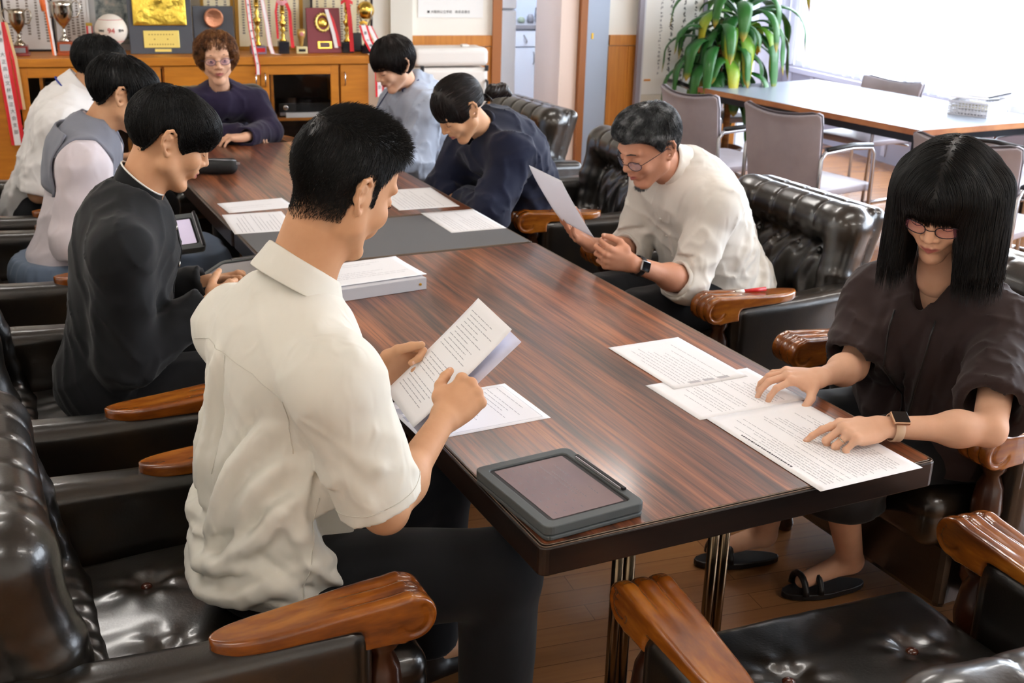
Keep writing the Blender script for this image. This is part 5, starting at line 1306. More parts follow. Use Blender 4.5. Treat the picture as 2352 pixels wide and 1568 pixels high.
def body_coords(P, R):
    P = np.array(P)
    def fn(X, Y, Z):
        x, y, z = X-P[0], Y-P[1], Z-P[2]
        return [x*R[0][i]+y*R[1][i]+z*R[2][i] for i in range(3)]
    return fn
def fold_disp(s, P, R, lines, noise=0.003, scale=(22, 22, 9), seed=1):
    """lines: (axes, side, [(a,b)...], width, height): ridges (or grooves if height<0) drawn on the back, front or flank"""
    bc = body_coords(P, R)
    def fn(X, Y, Z):
        b = bc(X, Y, Z); o = -noise*0.5*vnoise(b[0]*scale[0], b[1]*scale[1], b[2]*scale[2], seed)
        rg = 1-np.abs(vnoise(b[0]*scale[0]*2.4+b[2]*25, b[1]*scale[1]*2.4+b[2]*18, b[2]*scale[2]*1.8, seed+50)); o = o-noise*1.5*rg**6
        rg = 1-np.abs(vnoise(b[0]*scale[0]*1.3-b[2]*16, b[1]*scale[1]*1.3-b[2]*20, b[2]*scale[2]*2.2, seed+90)); o = o-noise*1.6*rg**4
        for ax, sgn, pl, w, hgt in lines:
            u_, v_ = (b[0], b[2]) if ax == 'xz' else (b[1], b[2]); dep = b[1] if ax == 'xz' else b[0]
            best = None
            for i in range(len(pl)-1):
                a0, b0 = pl[i]; a1, b1 = pl[i+1]; L2 = (a1-a0)**2+(b1-b0)**2
                t = np.clip(((u_-a0)*(a1-a0)+(v_-b0)*(b1-b0))/L2, 0, 1)
                d2 = (u_-a0-t*(a1-a0))**2+(v_-b0-t*(b1-b0))**2
                tt = (i+t)/(len(pl)-1); e = np.exp(-d2/(w*w))*np.sin(np.pi*np.clip(0.08+tt*0.87, 0, 1))**0.6
                best = e if best is None else np.maximum(best, e)
            m = np.clip((dep*sgn)/0.03+0.3, 0, 1)
            o = o-hgt*best*m
        return o
    s.disp(fn)

def drape(s, P, d, off=0.003, n=150, step=0.008):
    """slide points along d until they rest on the field"""
    P = np.array(P, float); d = unit(d)
    for _ in range(n):
        v = s.sample(P)-off; P = P+d*np.clip(v, -step, step)[:, None]*0.8
    return P
def add_ridges(s, P, R, ridges, k=0.022):
    """raised soft folds: (points in trunk coordinates, drape direction in trunk coordinates, radius)"""
    P = np.array(P, float); R = np.array(R, float)
    for pts, d, rad in ridges:
        q = []; pts = np.array(pts, float)
        for i in range(len(pts)-1):
            for t in np.linspace(0, 1, 5)[:-1 if i < len(pts)-2 else None]: q.append(pts[i]*(1-t)+pts[i+1]*t)
        W = P+np.array(q) @ R.T; Q = drape(s, W, R @ np.array(d, float), -rad*0.35); Q = Q[np.abs(s.sample(Q)+rad*0.35) < 0.015]; n = len(Q)
        if n < 4: continue
        s.chain([tuple(x) for x in Q], [rad*(0.35+0.65*sin(pi*(i+0.5)/n)) for i in range(n)], k)
def seam(name, s, pts, d, root, m, r=0.0011, off=0.0008):
    q = []
    pts = np.array(pts, float)
    for i in range(len(pts)-1):
        for t in np.linspace(0, 1, 8)[:-1 if i < len(pts)-2 else None]: q.append(pts[i]*(1-t)+pts[i+1]*t)
    Q = drape(s, q, d, off); Q = Q[np.abs(s.sample(Q)-off) < 0.01]-np.array(root.location)
    if len(Q) < 3: return None
    return MB().tube([tuple(x) for x in Q], r, 5).build(name, m, root, smooth=True)

def collar(root, N, R, rn, m, stand=0.035, leaf=0.045, open_deg=18, back_up=0.02, kind='shirt', fwd=0.0, sx=1.0, tipout=0.012):
    """folded or stand-up collar running round the neck; R columns: right, forward, up"""
    n = 41; rows = []; N = np.array(N, float)
    A = np.radians(np.linspace(open_deg, 360-open_deg, n))
    def P(a, r, z): return N+R @ np.array([sx*r*sin(a), r*cos(a)+fwd, z+back_up*(-cos(a))])
    fr = [max(0, cos(a)) for a in A]
    if kind == 'stand':
        prof = [(0.000, -0.012), (0.001, stand*0.5), (-0.001, stand)]
        rows = [[P(a, rn+dr, z) for a in A] for dr, z in prof]
    else:
        rows = [[P(a, rn, -0.008) for a in A], [P(a, rn+0.001, stand) for a in A], [P(a, rn+0.006, stand+0.004) for a in A],
                [P(a, rn+0.012+0.004*f, stand-leaf*0.35) for a, f in zip(A, fr)],
                [P(a, rn+0.020+0.006*f, stand-leaf*0.7-0.010*f**3) for a, f in zip(A, fr)],
                [P(a, rn+0.026+tipout*f, stand-leaf-0.030*f**4) for a, f in zip(A, fr)]]
    V_ = np.array([p for rw in rows for p in rw])-np.array(root.location)
    F_ = np.array([(j*n+i, j*n+i+1, (j+1)*n+i+1, (j+1)*n+i) for j in range(len(rows)-1) for i in range(n-1)])
    me = np_mesh('collar', V_, F_); o = link('collar', me, m, root)
    md = o.modifiers.new('s', 'SOLIDIFY'); md.thickness = 0.0035; md.offset = 0; md2 = o.modifiers.new('u', 'SUBSURF'); md2.levels = 1; md2.render_levels = 1
    return o, rows

# ---- hair
def strands(name, field, F, root, m, seeds, flow, length, seg=8, r=0.0007, lift=(0.0005, 0.003), parent=None, seed=0, free=0.0, wob=0.0, wobf=3.0):
    """fine locks laid over a field in head space; seeds (n,3); flow(P) -> direction"""
    rs = np.random.RandomState(seed); P = seeds.copy(); n = len(P); L = length*(0.7+0.6*rs.rand(n)) if np.isscalar(length) else length
    lf = lift[0]+(lift[1]-lift[0])*rs.rand(n); pts = [P.copy()]; nor = [field.grad(P)]; ph = rs.rand(n)*6.28
    for i in range(seg):
        g = field.grad(P); d = flow(P, g, i/seg); d = d+wob*np.stack([np.sin(ph+i*wobf), np.cos(ph*1.3+i*wobf), np.sin(ph*2+i*wobf*0.8)], 1)
        d = d-g*(d*g).sum(1, keepdims=True)*(1-free); d = d/np.maximum(np.linalg.norm(d, axis=1, keepdims=True), 1e-6)
        P = P+d*(L/seg)[:, None]
        if free < 0.5:
            v = field.sample(P)-lf; P = P-field.grad(P)*(v*(1-free))[:, None]
        pts.append(P.copy()); nor.append(g)
    pts = np.stack(pts, 1); nor = np.stack(nor, 1); tg = np.gradient(pts, axis=1); tg /= np.maximum(np.linalg.norm(tg, axis=2, keepdims=True), 1e-9)
    sd = np.cross(tg, nor); sd /= np.maximum(np.linalg.norm(sd, axis=2, keepdims=True), 1e-9); up = np.cross(sd, tg)
    rad = (r*(0.7+0.6*rs.rand(n)))[:, None, None]*(1-np.linspace(0, 1, seg+1)**3*0.9)[None, :, None]
    ring = [pts+rad*(sd*cos(a)+up*sin(a)) for a in (pi/2, pi/2+2.094, pi/2+4.189)]
    V_ = np.stack(ring, 2).reshape(-1, 3); k = seg+1
    base = (np.arange(n)*k*3)[:, None, None, None]+(np.arange(seg)*3)[None, :, None, None]
    q = np.array([[0, 1, 4, 3], [1, 2, 5, 4], [2, 0, 3, 5]])[None, None]
    F_ = (base+q).reshape(-1, 4)
    me = np_mesh(name, F.w(V_)-np.array(root.location), F_)
    return link(name, me, m, parent or root)
def surf_seeds(P, F_, n, mask, seed=0):
    rs = np.random.RandomState(seed); c = P[F_].mean(1); ok = mask(c); c = c[ok]
    return c[rs.randint(0, len(c), n)]+rs.normal(size=(n, 3))*0.0012
def hair_cap(h, c, r, line, k=0.02, lo=(-0.14, -0.17, -0.16), hi=(0.14, 0.15, 0.17), extra=None, noise=0.0015, front=None):
    """hair mass: an ellipsoid trimmed along a hairline: line = (ys, zs)"""
    s = SDF(lo, hi, h); s.ell(c, r, k=0)
    if extra: extra(s)
    def trim(X, Y, Z):
        hl = np.interp(Y, line[0], line[1]); e = hl-Z+0*X; a = s.d; hh = np.clip(0.5-0.5*(a-e)/k, 0, 1)
        return (a*(1-hh)+e*hh+k*hh*(1-hh))-a-noise*vnoise(X*90, Y*90, Z*40, 4)
    s.disp(trim); return s
def glasses(root, F, m, lens_m, shape='round', w=0.026, hgt=0.017, y=0.098, z=-0.002, drop=0.0, r=0.0011):
    P = lambda v: tuple(np.array(F.w(np.array(v)))-np.array(root.location))
    g = None
    for x in (-1, 1):
        pts = []
        for a in np.linspace(0, 2*pi, 21)[:-1]:
            e = 2.6 if shape != 'round' else 2.0
            ca, sa = cos(a), sin(a); rr = (abs(ca)**e+abs(sa)**e)**(-1/e)
            px_ = x*0.034+w*rr*ca; pts.append((px_, y-0.35*(abs(px_)-0.01)**2*18-drop*0.3, z-drop+hgt*rr*sa))
        fr = MB().tube([P(p) for p in pts], r, 6, closed=True).build('glasses_rim', m, root, smooth=True)
        if g is None: g = fr
        c = MB(); c.add([P(p) for p in pts], [tuple(range(20))]); c.build('lens', lens_m, root)
        xo = x*(0.034+w); MB().tube([P((xo, y-0.014-drop*0.3, z-drop+0.004)), P((x*0.074, y-0.035, z+0.002)), P((x*0.084, 0.02, z+0.006)), P((x*0.086, -0.008, z+0.008)), P((x*0.082, -0.030, z-0.018))], r, 6).build('glasses_temple', m, root, smooth=True)
    MB().tube([P((-0.0115, y-drop*0.3+0.001, z-drop+0.003)), P((0, y+0.009-drop*0.3, z-drop+0.007)), P((0.0115, y-drop*0.3+0.001, z-drop+0.003))], r, 6).build('glasses_bridge', m, root, smooth=True)
def brows(root, F, m, y=0.091, z=0.0265, r=0.0022):
    for x in (-1, 1):
        pts = [np.array(F.w(np.array((x*a, b, c))))-np.array(root.location) for a, b, c in ((0.014, y+0.001, z-0.001), (0.030, y-0.003, z+0.003), (0.046, y-0.012, z))]
        MB().tube([tuple(p) for p in pts], [r*0.8, r, r*0.5], 6).build('eyebrow', m, root, smooth=True)
def lashes(root, F, openness=0.0):
    for x in (-1, 1):
        pts = [np.array(F.w(np.array((x*a, b, c))))-np.array(root.location) for a, b, c in ((0.019, 0.0865, -0.0045), (0.026, 0.0888, -0.0062), (0.032, 0.0893, -0.0068), (0.039, 0.0868, -0.0060), (0.046, 0.0815, -0.0035))]
        MB().tube([tuple(p) for p in pts], [0.0006, 0.0009, 0.0010, 0.0009, 0.0006], 6).build('eyelashes', M_LASH, root, smooth=True)
        if openness:
            c = np.array(F.w(np.array((x*0.032, 0.0842, 0.000))))-np.array(root.location)
            MB().lathe([(0.0001, -0.0045)]+[(0.0045*sin(a), -0.0045*cos(a)) for a in np.linspace(0.3, 2.84, 8)]+[(0.0001, 0.0045)], 14, Matrix.Translation(tuple(c))).build('eye', mat('dark_iris', '#1a110c', 0.1), root, smooth=True)

def person(label, J, F, skin, male=True, neck_r=0.055, hands=None, h=0.0032, sc_hand=1.0, legs=None, nail=False, hunch=0.02, fade=False):
    """the body: head and neck, arms with hands, trunk and legs as one mesh"""
    root = thing('person', label, 'person', (J['P'][0], J['P'][1], 0.0))
    root['_'] = 0; del root['_']
    Nl = F.l(J['N']); hf = head_field(Nl, male, neck_r, h)
    P, Q = hf.mesh(); P = relax(P, Q, 1); lip, stb = face_attrs(P, fade)
    Ps = [F.w(P)]; Fs = [Q]; off = len(P)
    tr = SDF(np.array(J['P'])-[0.45, 0.45, 0.25], np.array(J['P'])+[0.45, 0.45, 0.75], 0.010)
    R, u, f, r, M1, M2 = torso_prims(tr, J, -0.018, male, hunch=hunch)
    for a, b in (('SR', 'ER'), ('SL', 'EL')): tr.cap(J[a], np.array(J[a])*0.6+np.array(J[b])*0.4, 0.046, 0.042, 0.02)
    tr.cap(np.array(J['N'])-u*0.05, np.array(J['N'])+u*0.01, neck_r*1.05, neck_r, 0.03)
    P, Q = tr.mesh(); P = relax(P, Q, 2); Ps.append(P); Fs.append(Q+off); off += len(P)
    tips = []
    for sd in 'RL':
        S, E, W = J['S'+sd], J['E'+sd], J['W'+sd]; hd = hands[sd]
        S0 = np.array(S)*0.45+np.array(E)*0.55
        pts = np.array([S0, E, W, np.array(W)+unit(hd['a'])*0.2*sc_hand]); lo = pts.min(0)-0.10; hi = pts.max(0)+0.10
        s = SDF(lo, hi, hd.get('h', 0.0028)); q = 1.0 if male else 0.86
        s.cap(S0, E, 0.044*q, 0.040*q, 0.02); s.cap(E, W, 0.039*q, 0.0250*q, 0.02)
        mm = np.array(E, float)*0.70+np.array(W, float)*0.30; s.ell(mm, (0.041*q,)*3, k=0.035)
        hand_prims(s, W, hd['a'], hd['n'], sd, hd['curl'], hd.get('spread', (8, 2, -4, -11)), hd.get('thumb'), sc_hand, tips if nail else None)
        P, Q = s.mesh(); P = relax(P, Q, 1, 0.4); Ps.append(P); Fs.append(Q+off); off += len(P)
    if legs:
        pts = np.array([p for lg in legs for p in lg]+[J['P']], float)
        s = SDF(pts.min(0)-[0.14, 0.14, 0.06], pts.max(0)+0.14, 0.010)
        for hip, kn, an, toe in legs:
            s.cap(hip, kn, 0.080, 0.055, 0.03); s.cap(kn, an, 0.052, 0.034, 0.02); s.cap(an, toe, 0.032, 0.022, 0.02)
        P, Q = s.mesh(); P = relax(P, Q, 2); Ps.append(P); Fs.append(Q+off); off += len(P)
    o = put('body', np.concatenate(Ps), np.concatenate(Fs), skin, root)
    for nm, v in (('lip', lip), ('stubble', stb)):
        at = o.data.attributes.new(nm, 'FLOAT', 'POINT'); w = np.zeros(len(o.data.vertices), dtype=np.float32); w[:len(v)] = v; at.data.foreach_set('value', w)
    if nail: nails(tips, root)
    return root, hf, (R, u, f, r, M1, M2)
def keep_big(P, Q, frac=0.04):
    """drop stray crumbs the folds may have cut loose"""
    l = np.arange(len(P))
    for _ in range(400):
        m_ = l[Q].min(1); k = l.copy()
        for i in range(4): np.minimum.at(k, Q[:, i], m_)
        k = k[k]
        if (k == l).all(): break
        l = k
    u_, inv, cnt = np.unique(l, return_inverse=True, return_counts=True); ok = (cnt[inv] > frac*len(P))
    idx = -np.ones(len(P), int); idx[ok] = np.arange(ok.sum()); Q = Q[ok[Q[:, 0]]]; return P[ok], idx[Q]
def sdf_child(name, s, m, root, n=2, F=None):
    P, Q = s.mesh(); P, Q = keep_big(P, Q); P = relax(P, Q, n)
    if F is not None: P = F.w(P)
    return put(name, P, Q, m, root), (P, Q)
def trousers(root, J, legs, m, off=0.02, h=0.008, name='trousers', waist=0.08, hr=0.145):
    pts = np.array([p for lg in legs for p in lg[:3]]+[J['P']], float)
    s = SDF(pts.min(0)-[0.2, 0.2, 0.06], pts.max(0)+0.2, h); P = np.array(J['P'], float)
    s.ell(P+[0, 0, -0.01], (hr+off*0.5, hr+off*0.5, 0.115), k=0.03)
    for hip, kn, an, toe in legs:
        s.cap(hip, kn, 0.082+off, 0.062+off, 0.03); s.cap(kn, an, 0.060+off, 0.050+off, 0.02)
    s.plane((0, 0, float(P[2])+waist), (0, 0, 1))
    lo = min(lg[2][2] for lg in legs); s.plane((0, 0, lo+0.02), (0, 0, -1))
    s.disp(lambda X, Y, Z: -0.004*vnoise(X*26, Y*26, Z*26, 9))
    return sdf_child(name, s, m, root)[0]
def shoes(root, legs, m):
    for i, (hip, kn, an, toe) in enumerate(legs):
        a = np.array(an, float); t = np.array(toe, float); d = unit([t[0]-a[0], t[1]-a[1], 0])
        s = SDF(np.minimum(a, t)-[0.1, 0.1, 0.09], np.maximum(a, t)+[0.1, 0.1, 0.08], 0.006)
        b = np.array([a[0], a[1], 0.042]); s.cap(b-d*0.03, b+d*0.19, 0.038, 0.034, 0.02, sq=((0, 0, 1), 1.15)); s.cap(b+[0, 0, 0.02], b+[0, 0, 0.05], 0.040, 0.042, 0.02); s.plane((0, 0, 0.004), (0, 0, -1))
        sdf_child('shoe', s, m, root)
RELAX = [(20, 25, 15)]*4

# ---------------------------------------------------------------- cloth
def cloth(name, c, c2, rough=0.8, b=0.25, bs=14, sheen=0.1, st=None):
    return mat(name, c, rough, spec=0.2, var=[c2, c], var_scale=3, bump=min(1.0, b*1.1), bump_scale=bs*1.5, bump_stretch=st or (1, 1, 0.5), bump_dist=0.006, sheen=sheen, ridged=True)
M_SHIRT = cloth('white_cotton', '#e4e1d6', '#dbd8cc', b=0.5, bs=15)
M_SHIRTC = cloth('white_uniform_cotton', '#e2dfdc', '#d8d5d2', b=0.5, bs=13)
M_SHIRTO = cloth('off_white_cotton', '#e6e2da', '#dbd6cd', b=0.5, bs=12)
M_GAK = cloth('black_uniform_wool', '#0d0e10', '#131417', b=0.2, bs=10)
M_TROU = cloth('black_trousers', '#0b0c0f', '#111216', b=0.2, bs=10)
M_NAVY = cloth('navy_cloth', '#121628', '#1a1f36', b=0.2, bs=10); M_PURP = cloth('dark_purple_shirt', '#1c1628', '#281f3a', b=0.2, bs=12)
M_BROWNB = cloth('dark_brown_blouse', '#2a1f1e', '#322524', b=0.25, bs=9); M_GREYB = cloth('light_blue_grey_shirt', '#9aa3b4', '#a9b1c0', b=0.6, bs=9)
M_COLG = cloth('sailor_collar_grey', '#73757f', '#7b7d88', b=0.1, bs=12); M_SKIRT = cloth('blue_grey_skirt', '#5b6877', '#66748a', b=0.2, bs=8)
M_SEAM = mat('seam_thread', '#d2cec2', 0.8); M_SHOE = mat('black_shoe', '#0f0f10', 0.4)
M_BLUE = mat('blue_piping', '#1f2f8c', 0.6); M_WPIP = mat('white_piping', '#e8e6e0', 0.5); M_SILVB = mat('silver_button', '#b9b6ae', 0.25, metal=0.8)
M_BTN = mat('shirt_button', '#e9e5da', 0.4)
def M_lens(name, c, a): return mat(name, c, 0.03, spec=0.6, alpha=a)
NP = np.array

# ================= young man, back turned, reading a booklet
F = Frame((-0.208, 0.402, 1.257), -70, 26, 4)
J = dict(P=NP([-0.355, 0.44, 0.53]), N=NP([-0.292, 0.415, 1.085]), SR=NP([-0.287, 0.225, 0.965]), SL=NP([-0.366, 0.580, 0.955]), ER=NP([-0.205, 0.21, 0.712]), EL=NP([-0.235, 0.64, 0.705]),
         WR=NP([-0.024, 0.379, 0.787]), WL=NP([-0.045, 0.708, 0.765]))
LEG = [((-0.30, 0.36, 0.50), (0.035, 0.235, 0.515), (0.05, 0.27, 0.09), (0.2, 0.25, 0.05)), ((-0.30, 0.54, 0.50), (0.06, 0.63, 0.51), (0.04, 0.62, 0.09), (0.2, 0.64, 0.05))]
HN = dict(R=dict(a=(0.80, 0.30, 0.50), n=(-0.30, -0.80, 0.52), curl=[(62, 48, 25), (66, 52, 28), (70, 55, 28), (74, 55, 28)], spread=(5, 1, -3, -8), thumb=[(0.80, 0.50, -0.40), (0.90, 0.20, -0.50), (0.95, 0.05, -0.45)], h=0.0024),
          L=dict(a=(0.93, -0.10, 0.32), n=(0.08, 0.97, 0.12), curl=[(62, 72, 35), (66, 72, 35), (68, 70, 32), (70, 66, 30)], spread=(2, 0, -2, -4), thumb=[(0.80, 0.40, -0.42), (0.93, 0.05, -0.40), (0.95, -0.05, -0.38)], h=0.0024))
root, hf, B = person('young man in white short-sleeved shirt, back to the camera, holding a booklet in both hands', J, F, M_SKIN, True, 0.058, HN, h=0.0028, legs=LEG, nail=True, sc_hand=1.03, hunch=0.01, fade=True)
R, u, f, r, M1, M2 = B
s = SDF(J['P']-[0.36, 0.40, 0.12], J['P']+[0.50, 0.42, 0.62], 0.005)
torso_prims(s, J, 0.020, True, belly=0.004, hunch=0.006, hips=False)
s.ell(J['P']+u*0.07+f*0.005, (0.176, 0.132, 0.125), R, 0.05); s.ell(J['P']+u*0.20-f*0.005, (0.166, 0.118, 0.16), R, 0.05); s.ell(J['P']+u*0.02-f*0.008, (0.178, 0.142, 0.090), R, 0.04)
T, d = sleeve(s, J['SR'], J['ER'], J['WR'], 0.076, 0.074, 0.92, 0.02)
sleeve(s, J['SL'], J['EL'], J['WL'], 0.072, 0.070, 0.85, 0.02)
LN = [  # ridges and grooves seen on his back and right flank, in trunk coordinates
 ('xz', -1, [(0.125, 0.34), (0.075, 0.24), (0.03, 0.10), (0.03, 0.0)], 0.0136, 0.0176), ('xz', -1, [(0.10, 0.36), (0.06, 0.28), (0.0, 0.16)], 0.0085, -0.0096),
 ('xz', -1, [(0.15, 0.28), (0.11, 0.18), (0.08, 0.07)], 0.0110, 0.0160), ('xz', -1, [(0.17, 0.22), (0.13, 0.12), (0.05, 0.03), (-0.06, 0.02)], 0.0110, 0.0192),
 ('xz', -1, [(0.18, 0.13), (0.10, 0.045), (0.0, 0.012), (-0.10, 0.03)], 0.0102, -0.0144), ('xz', -1, [(0.19, 0.09), (0.12, 0.01), (0.0, -0.03), (-0.12, -0.02)], 0.0119, 0.0192),
 ('xz', -1, [(0.005, 0.43), (0.0, 0.30), (-0.005, 0.15)], 0.0059, -0.0112), ('xz', -1, [(-0.018, 0.43), (-0.03, 0.30), (-0.04, 0.16), (-0.02, 0.05)], 0.0119, 0.0128),
 ('xz', -1, [(-0.10, 0.36), (-0.09, 0.22), (-0.07, 0.08)], 0.0119, 0.0144), ('xz', -1, [(-0.14, 0.12), (-0.06, 0.07), (0.02, 0.08)], 0.0102, 0.0128), ('xz', -1, [(-0.16, 0.20), (-0.10, 0.13), (-0.02, 0.11)], 0.0085, -0.0112),
 ('yz', 1, [(-0.09, 0.20), (-0.03, 0.09), (0.05, 0.03), (0.12, 0.05)], 0.0119, 0.0176), ('yz', 1, [(-0.10, 0.10), (0.0, 0.01), (0.10, -0.01)], 0.0110, -0.0144), ('yz', 1, [(-0.10, 0.02), (0.02, -0.04), (0.12, -0.03)], 0.0110, 0.0160),
 ('yz', 1, [(-0.04, 0.30), (-0.05, 0.20), (-0.02, 0.10)], 0.0102, 0.0128)]
fold_disp(s, J['P'], R, LN, 0.0022, (20, 20, 9), 3)
dA = unit(J['ER']-J['SR'])
bk = (0, 1, 0); sd_ = (-1, 0, 0)
add_ridges(s, J['P'], R, [([(0.19, -0.3, 0.16), (0.12, -0.3, 0.07), (0.02, -0.3, 0.035), (-0.08, -0.3, 0.05)], bk, 0.011), ([(0.20, -0.3, 0.08), (0.12, -0.3, 0.0), (0.0, -0.3, -0.025), (-0.12, -0.3, 0.0)], bk, 0.012),
    ([(0.14, -0.3, 0.27), (0.10, -0.3, 0.19), (0.05, -0.3, 0.12)], bk, 0.010), ([(0.10, -0.3, 0.33), (0.07, -0.3, 0.25), (0.045, -0.3, 0.15), (0.03, -0.3, 0.10)], bk, 0.009), ([(-0.16, -0.3, 0.14), (-0.10, -0.3, 0.09), (-0.04, -0.3, 0.09)], bk, 0.009),
    ([(-0.03, -0.3, 0.40), (-0.045, -0.3, 0.28), (-0.05, -0.3, 0.16)], bk, 0.008), ([(0.17, -0.3, 0.22), (0.14, -0.3, 0.14), (0.08, -0.3, 0.08)], bk, 0.009),
    ([(0.4, -0.08, 0.20), (0.4, -0.01, 0.10), (0.4, 0.06, 0.05)], sd_, 0.010), ([(0.4, -0.10, 0.06), (0.4, 0.0, 0.0), (0.4, 0.09, 0.01)], sd_, 0.011), ([(0.4, -0.06, 0.0), (0.4, 0.03, -0.03), (0.4, 0.11, -0.02)], sd_, 0.009)])
s.cap(J['SR']+dA*0.05+NP([-0.078, -0.012, 0.0]), J['SR']+dA*0.20+NP([-0.030, -0.066, -0.01]), 0.005, 0.006, 0.022); s.cap(J['SR']+dA*0.10+NP([-0.075, -0.03, 0.02]), J['SR']+dA*0.16+NP([0.0, -0.076, 0.02]), 0.004, 0.005, 0.02)
s.cap(J['SR']+dA*0.19+NP([0.06, -0.04, 0.02]), J['SR']+dA*0.24+NP([0.078, 0.02, 0.02]), 0.005, 0.005, 0.02)
s.plane(J['P']-[0, 0, 0.040], (0.12, 0, -1))
s.ell(J['N']+u*0.035+f*0.012, (0.060, 0.064, 0.046), R, 0.01, 'cut')
sh, (SP, SQ) = sdf_child('shirt', s, M_SHIRT, root, 1)
W_ = lambda x, y, z: J['P']+r*x+f*y+u*z
seam('yoke_seam', s, [W_(-0.17, -0.3, 0.40), W_(-0.08, -0.3, 0.435), W_(0.0, -0.3, 0.44), W_(0.09, -0.3, 0.432), W_(0.165, -0.3, 0.405)], f, root, M_SEAM, 0.0008)
seam('armhole_seam', s, [W_(0.150, -0.3, 0.30), W_(0.150, -0.3, 0.35), W_(0.165, -0.3, 0.41)], f, root, M_SEAM, 0.0009)
seam('side_seam', s, [W_(0.4, -0.02, 0.22), W_(0.4, -0.03, 0.10), W_(0.4, -0.04, -0.02)], -r, root, M_SEAM, 0.0008)
seam('pleat_seam', s, [W_(0.004, -0.3, 0.435), W_(0.0, -0.3, 0.33), W_(-0.006, -0.3, 0.20)], f, root, M_SEAM, 0.0007)
hm = T-d*0.022; a_ = unit(np.cross(d, [0, 0, 1.0])); b_ = np.cross(d, a_)
hp = NP([hm+a_*0.2*cos(q)+b_*0.2*sin(q) for q in np.linspace(0, 2*pi, 40)]); cc_ = hm
hp2 = []
for p in hp:
    q = drape(s, [p], cc_-p, 0.0008)[0]
    if np.linalg.norm(q-cc_) < 0.11: hp2.append(tuple(q-NP(root.location)))
MB().tube(hp2, 0.0007, 5).build('cuff_seam', M_SEAM, root, smooth=True)
Rn = F.R @ rotx(radians(10)); Rc = np.stack([r, unit(f*0.97-u*0.24), unit(u*0.97+f*0.24)], 1)
collar(root, J['N']+u*0.008+f*0.004, Rc, 0.0635, M_SHIRT, stand=0.030, leaf=0.050, open_deg=22, back_up=0.020)
trousers(root, J, LEG, M_TROU, 0.022, waist=0.10, hr=0.118); shoes(root, LEG, M_SHOE)
# hair: cropped, tapered at the nape
hl = ([-0.13, -0.10, -0.07, -0.045, -0.01, 0.008, 0.02, 0.045, 0.06, 0.075, 0.1], [-0.052, -0.056, -0.050, -0.018, 0.022, 0.016, 0.0, 0.045, 0.066, 0.072, 0.085])
hs = hair_cap(0.0034, (0, -0.016, 0.036), (0.0775, 0.0965, 0.090), hl, 0.026, extra=lambda q: (q.ell((0, 0.008, 0.086), (0.064, 0.068, 0.044), k=0.03), q.ell((0, 0.042, 0.082), (0.052, 0.036, 0.032), k=0.03)), noise=0.0016)
hair, (HP, HQ) = sdf_child('hair', hs, M_HBLK, root, 1, F)
HPl = F.l(HP)
def spike(P, g, t):
    top = np.clip((P[:, 2:3]-0.06)*20, 0, 1); return g*(0.22+0.35*top)+NP([0.1, 0.7, 0.1])[None]*top+NP([0, -0.05, -0.9])[None]*(1-top)
sd = surf_seeds(HPl, HQ, 22000, lambda c: c[:, 2] > -0.06, 2)
lens = 0.004+0.015*np.clip((sd[:, 2]-0.0)/0.09, 0, 1); lens *= 0.7+0.6*np.random.RandomState(1).rand(len(sd))
strands('hair_strands', hs, F, root, M_HBLK, sd, spike, lens, seg=3, r=0.0004, free=0.9, parent=hair, seed=3, wob=0.15)
P_, Q_ = hf.mesh()
sd = surf_seeds(P_, Q_, 60000, lambda c: ((np.abs(c[:, 0]) < 0.0735) & (c[:, 1] < -0.022) & (c[:, 2] > -0.085+0.03*np.abs(c[:, 0])/0.07) & (c[:, 2] < 0.04)) | ((np.abs(c[:, 0]) > 0.055) & (np.abs(c[:, 0]) < 0.0725) & (c[:, 1] < 0.026) & (c[:, 1] > 0.008) & (c[:, 2] > -0.016) & (c[:, 2] < 0.06)), 5)
keep = np.random.RandomState(3).rand(len(sd)) < np.clip((sd[:, 2]+0.090)/0.055, 0.03, 1)**1.5; sd = sd[keep]
strands('hair_strands', hf, F, root, M_HBLK, sd, lambda P, g, t: NP([0, -0.3, -1.0])[None]*0.9+g*0.25, 0.005, seg=2, r=0.00022, free=0.3, lift=(0.0002, 0.0007), parent=hair, seed=6)
brows(root, F, M_HBLK); lashes(root, F)
# booklet in his hands
def open_booklet(label, c, a, rt, w, h, seed):
    a = Vector(a).normalized(); rt = Vector(rt); rt = (rt-a*rt.dot(a)).normalized(); n = rt.cross(a)
    M = Matrix((rt, a, n)).transposed().to_4x4(); M.translation = Vector(c)
    ob = sheet('booklet', label, w, h, M, 24, seed=seed, skip=0.15, thick=0.0008, curl=0.004, rl=(0.5, 0.95), frame_box=False, margin=0.016)
    def fn(p, q): x = (p-0.5)*w+0.012; y = (q-0.5)*h-0.004; return Vector((x, y, -0.012-0.004*abs(2*q-1)-0.010*p))
    MB().grid(fn, 8, 10).build('lower_leaf', mat('bluish_paper', '#dedff2', 0.7), ob, smooth=True, solid=0.0004)
    return ob
open_booklet('open white booklet with printed lines held up in the young man\'s two hands', (0.061, 0.558, 0.833), (0.731, -0.071, 0.679), (-0.05, -0.998, -0.05), 0.19, 0.28, 21)

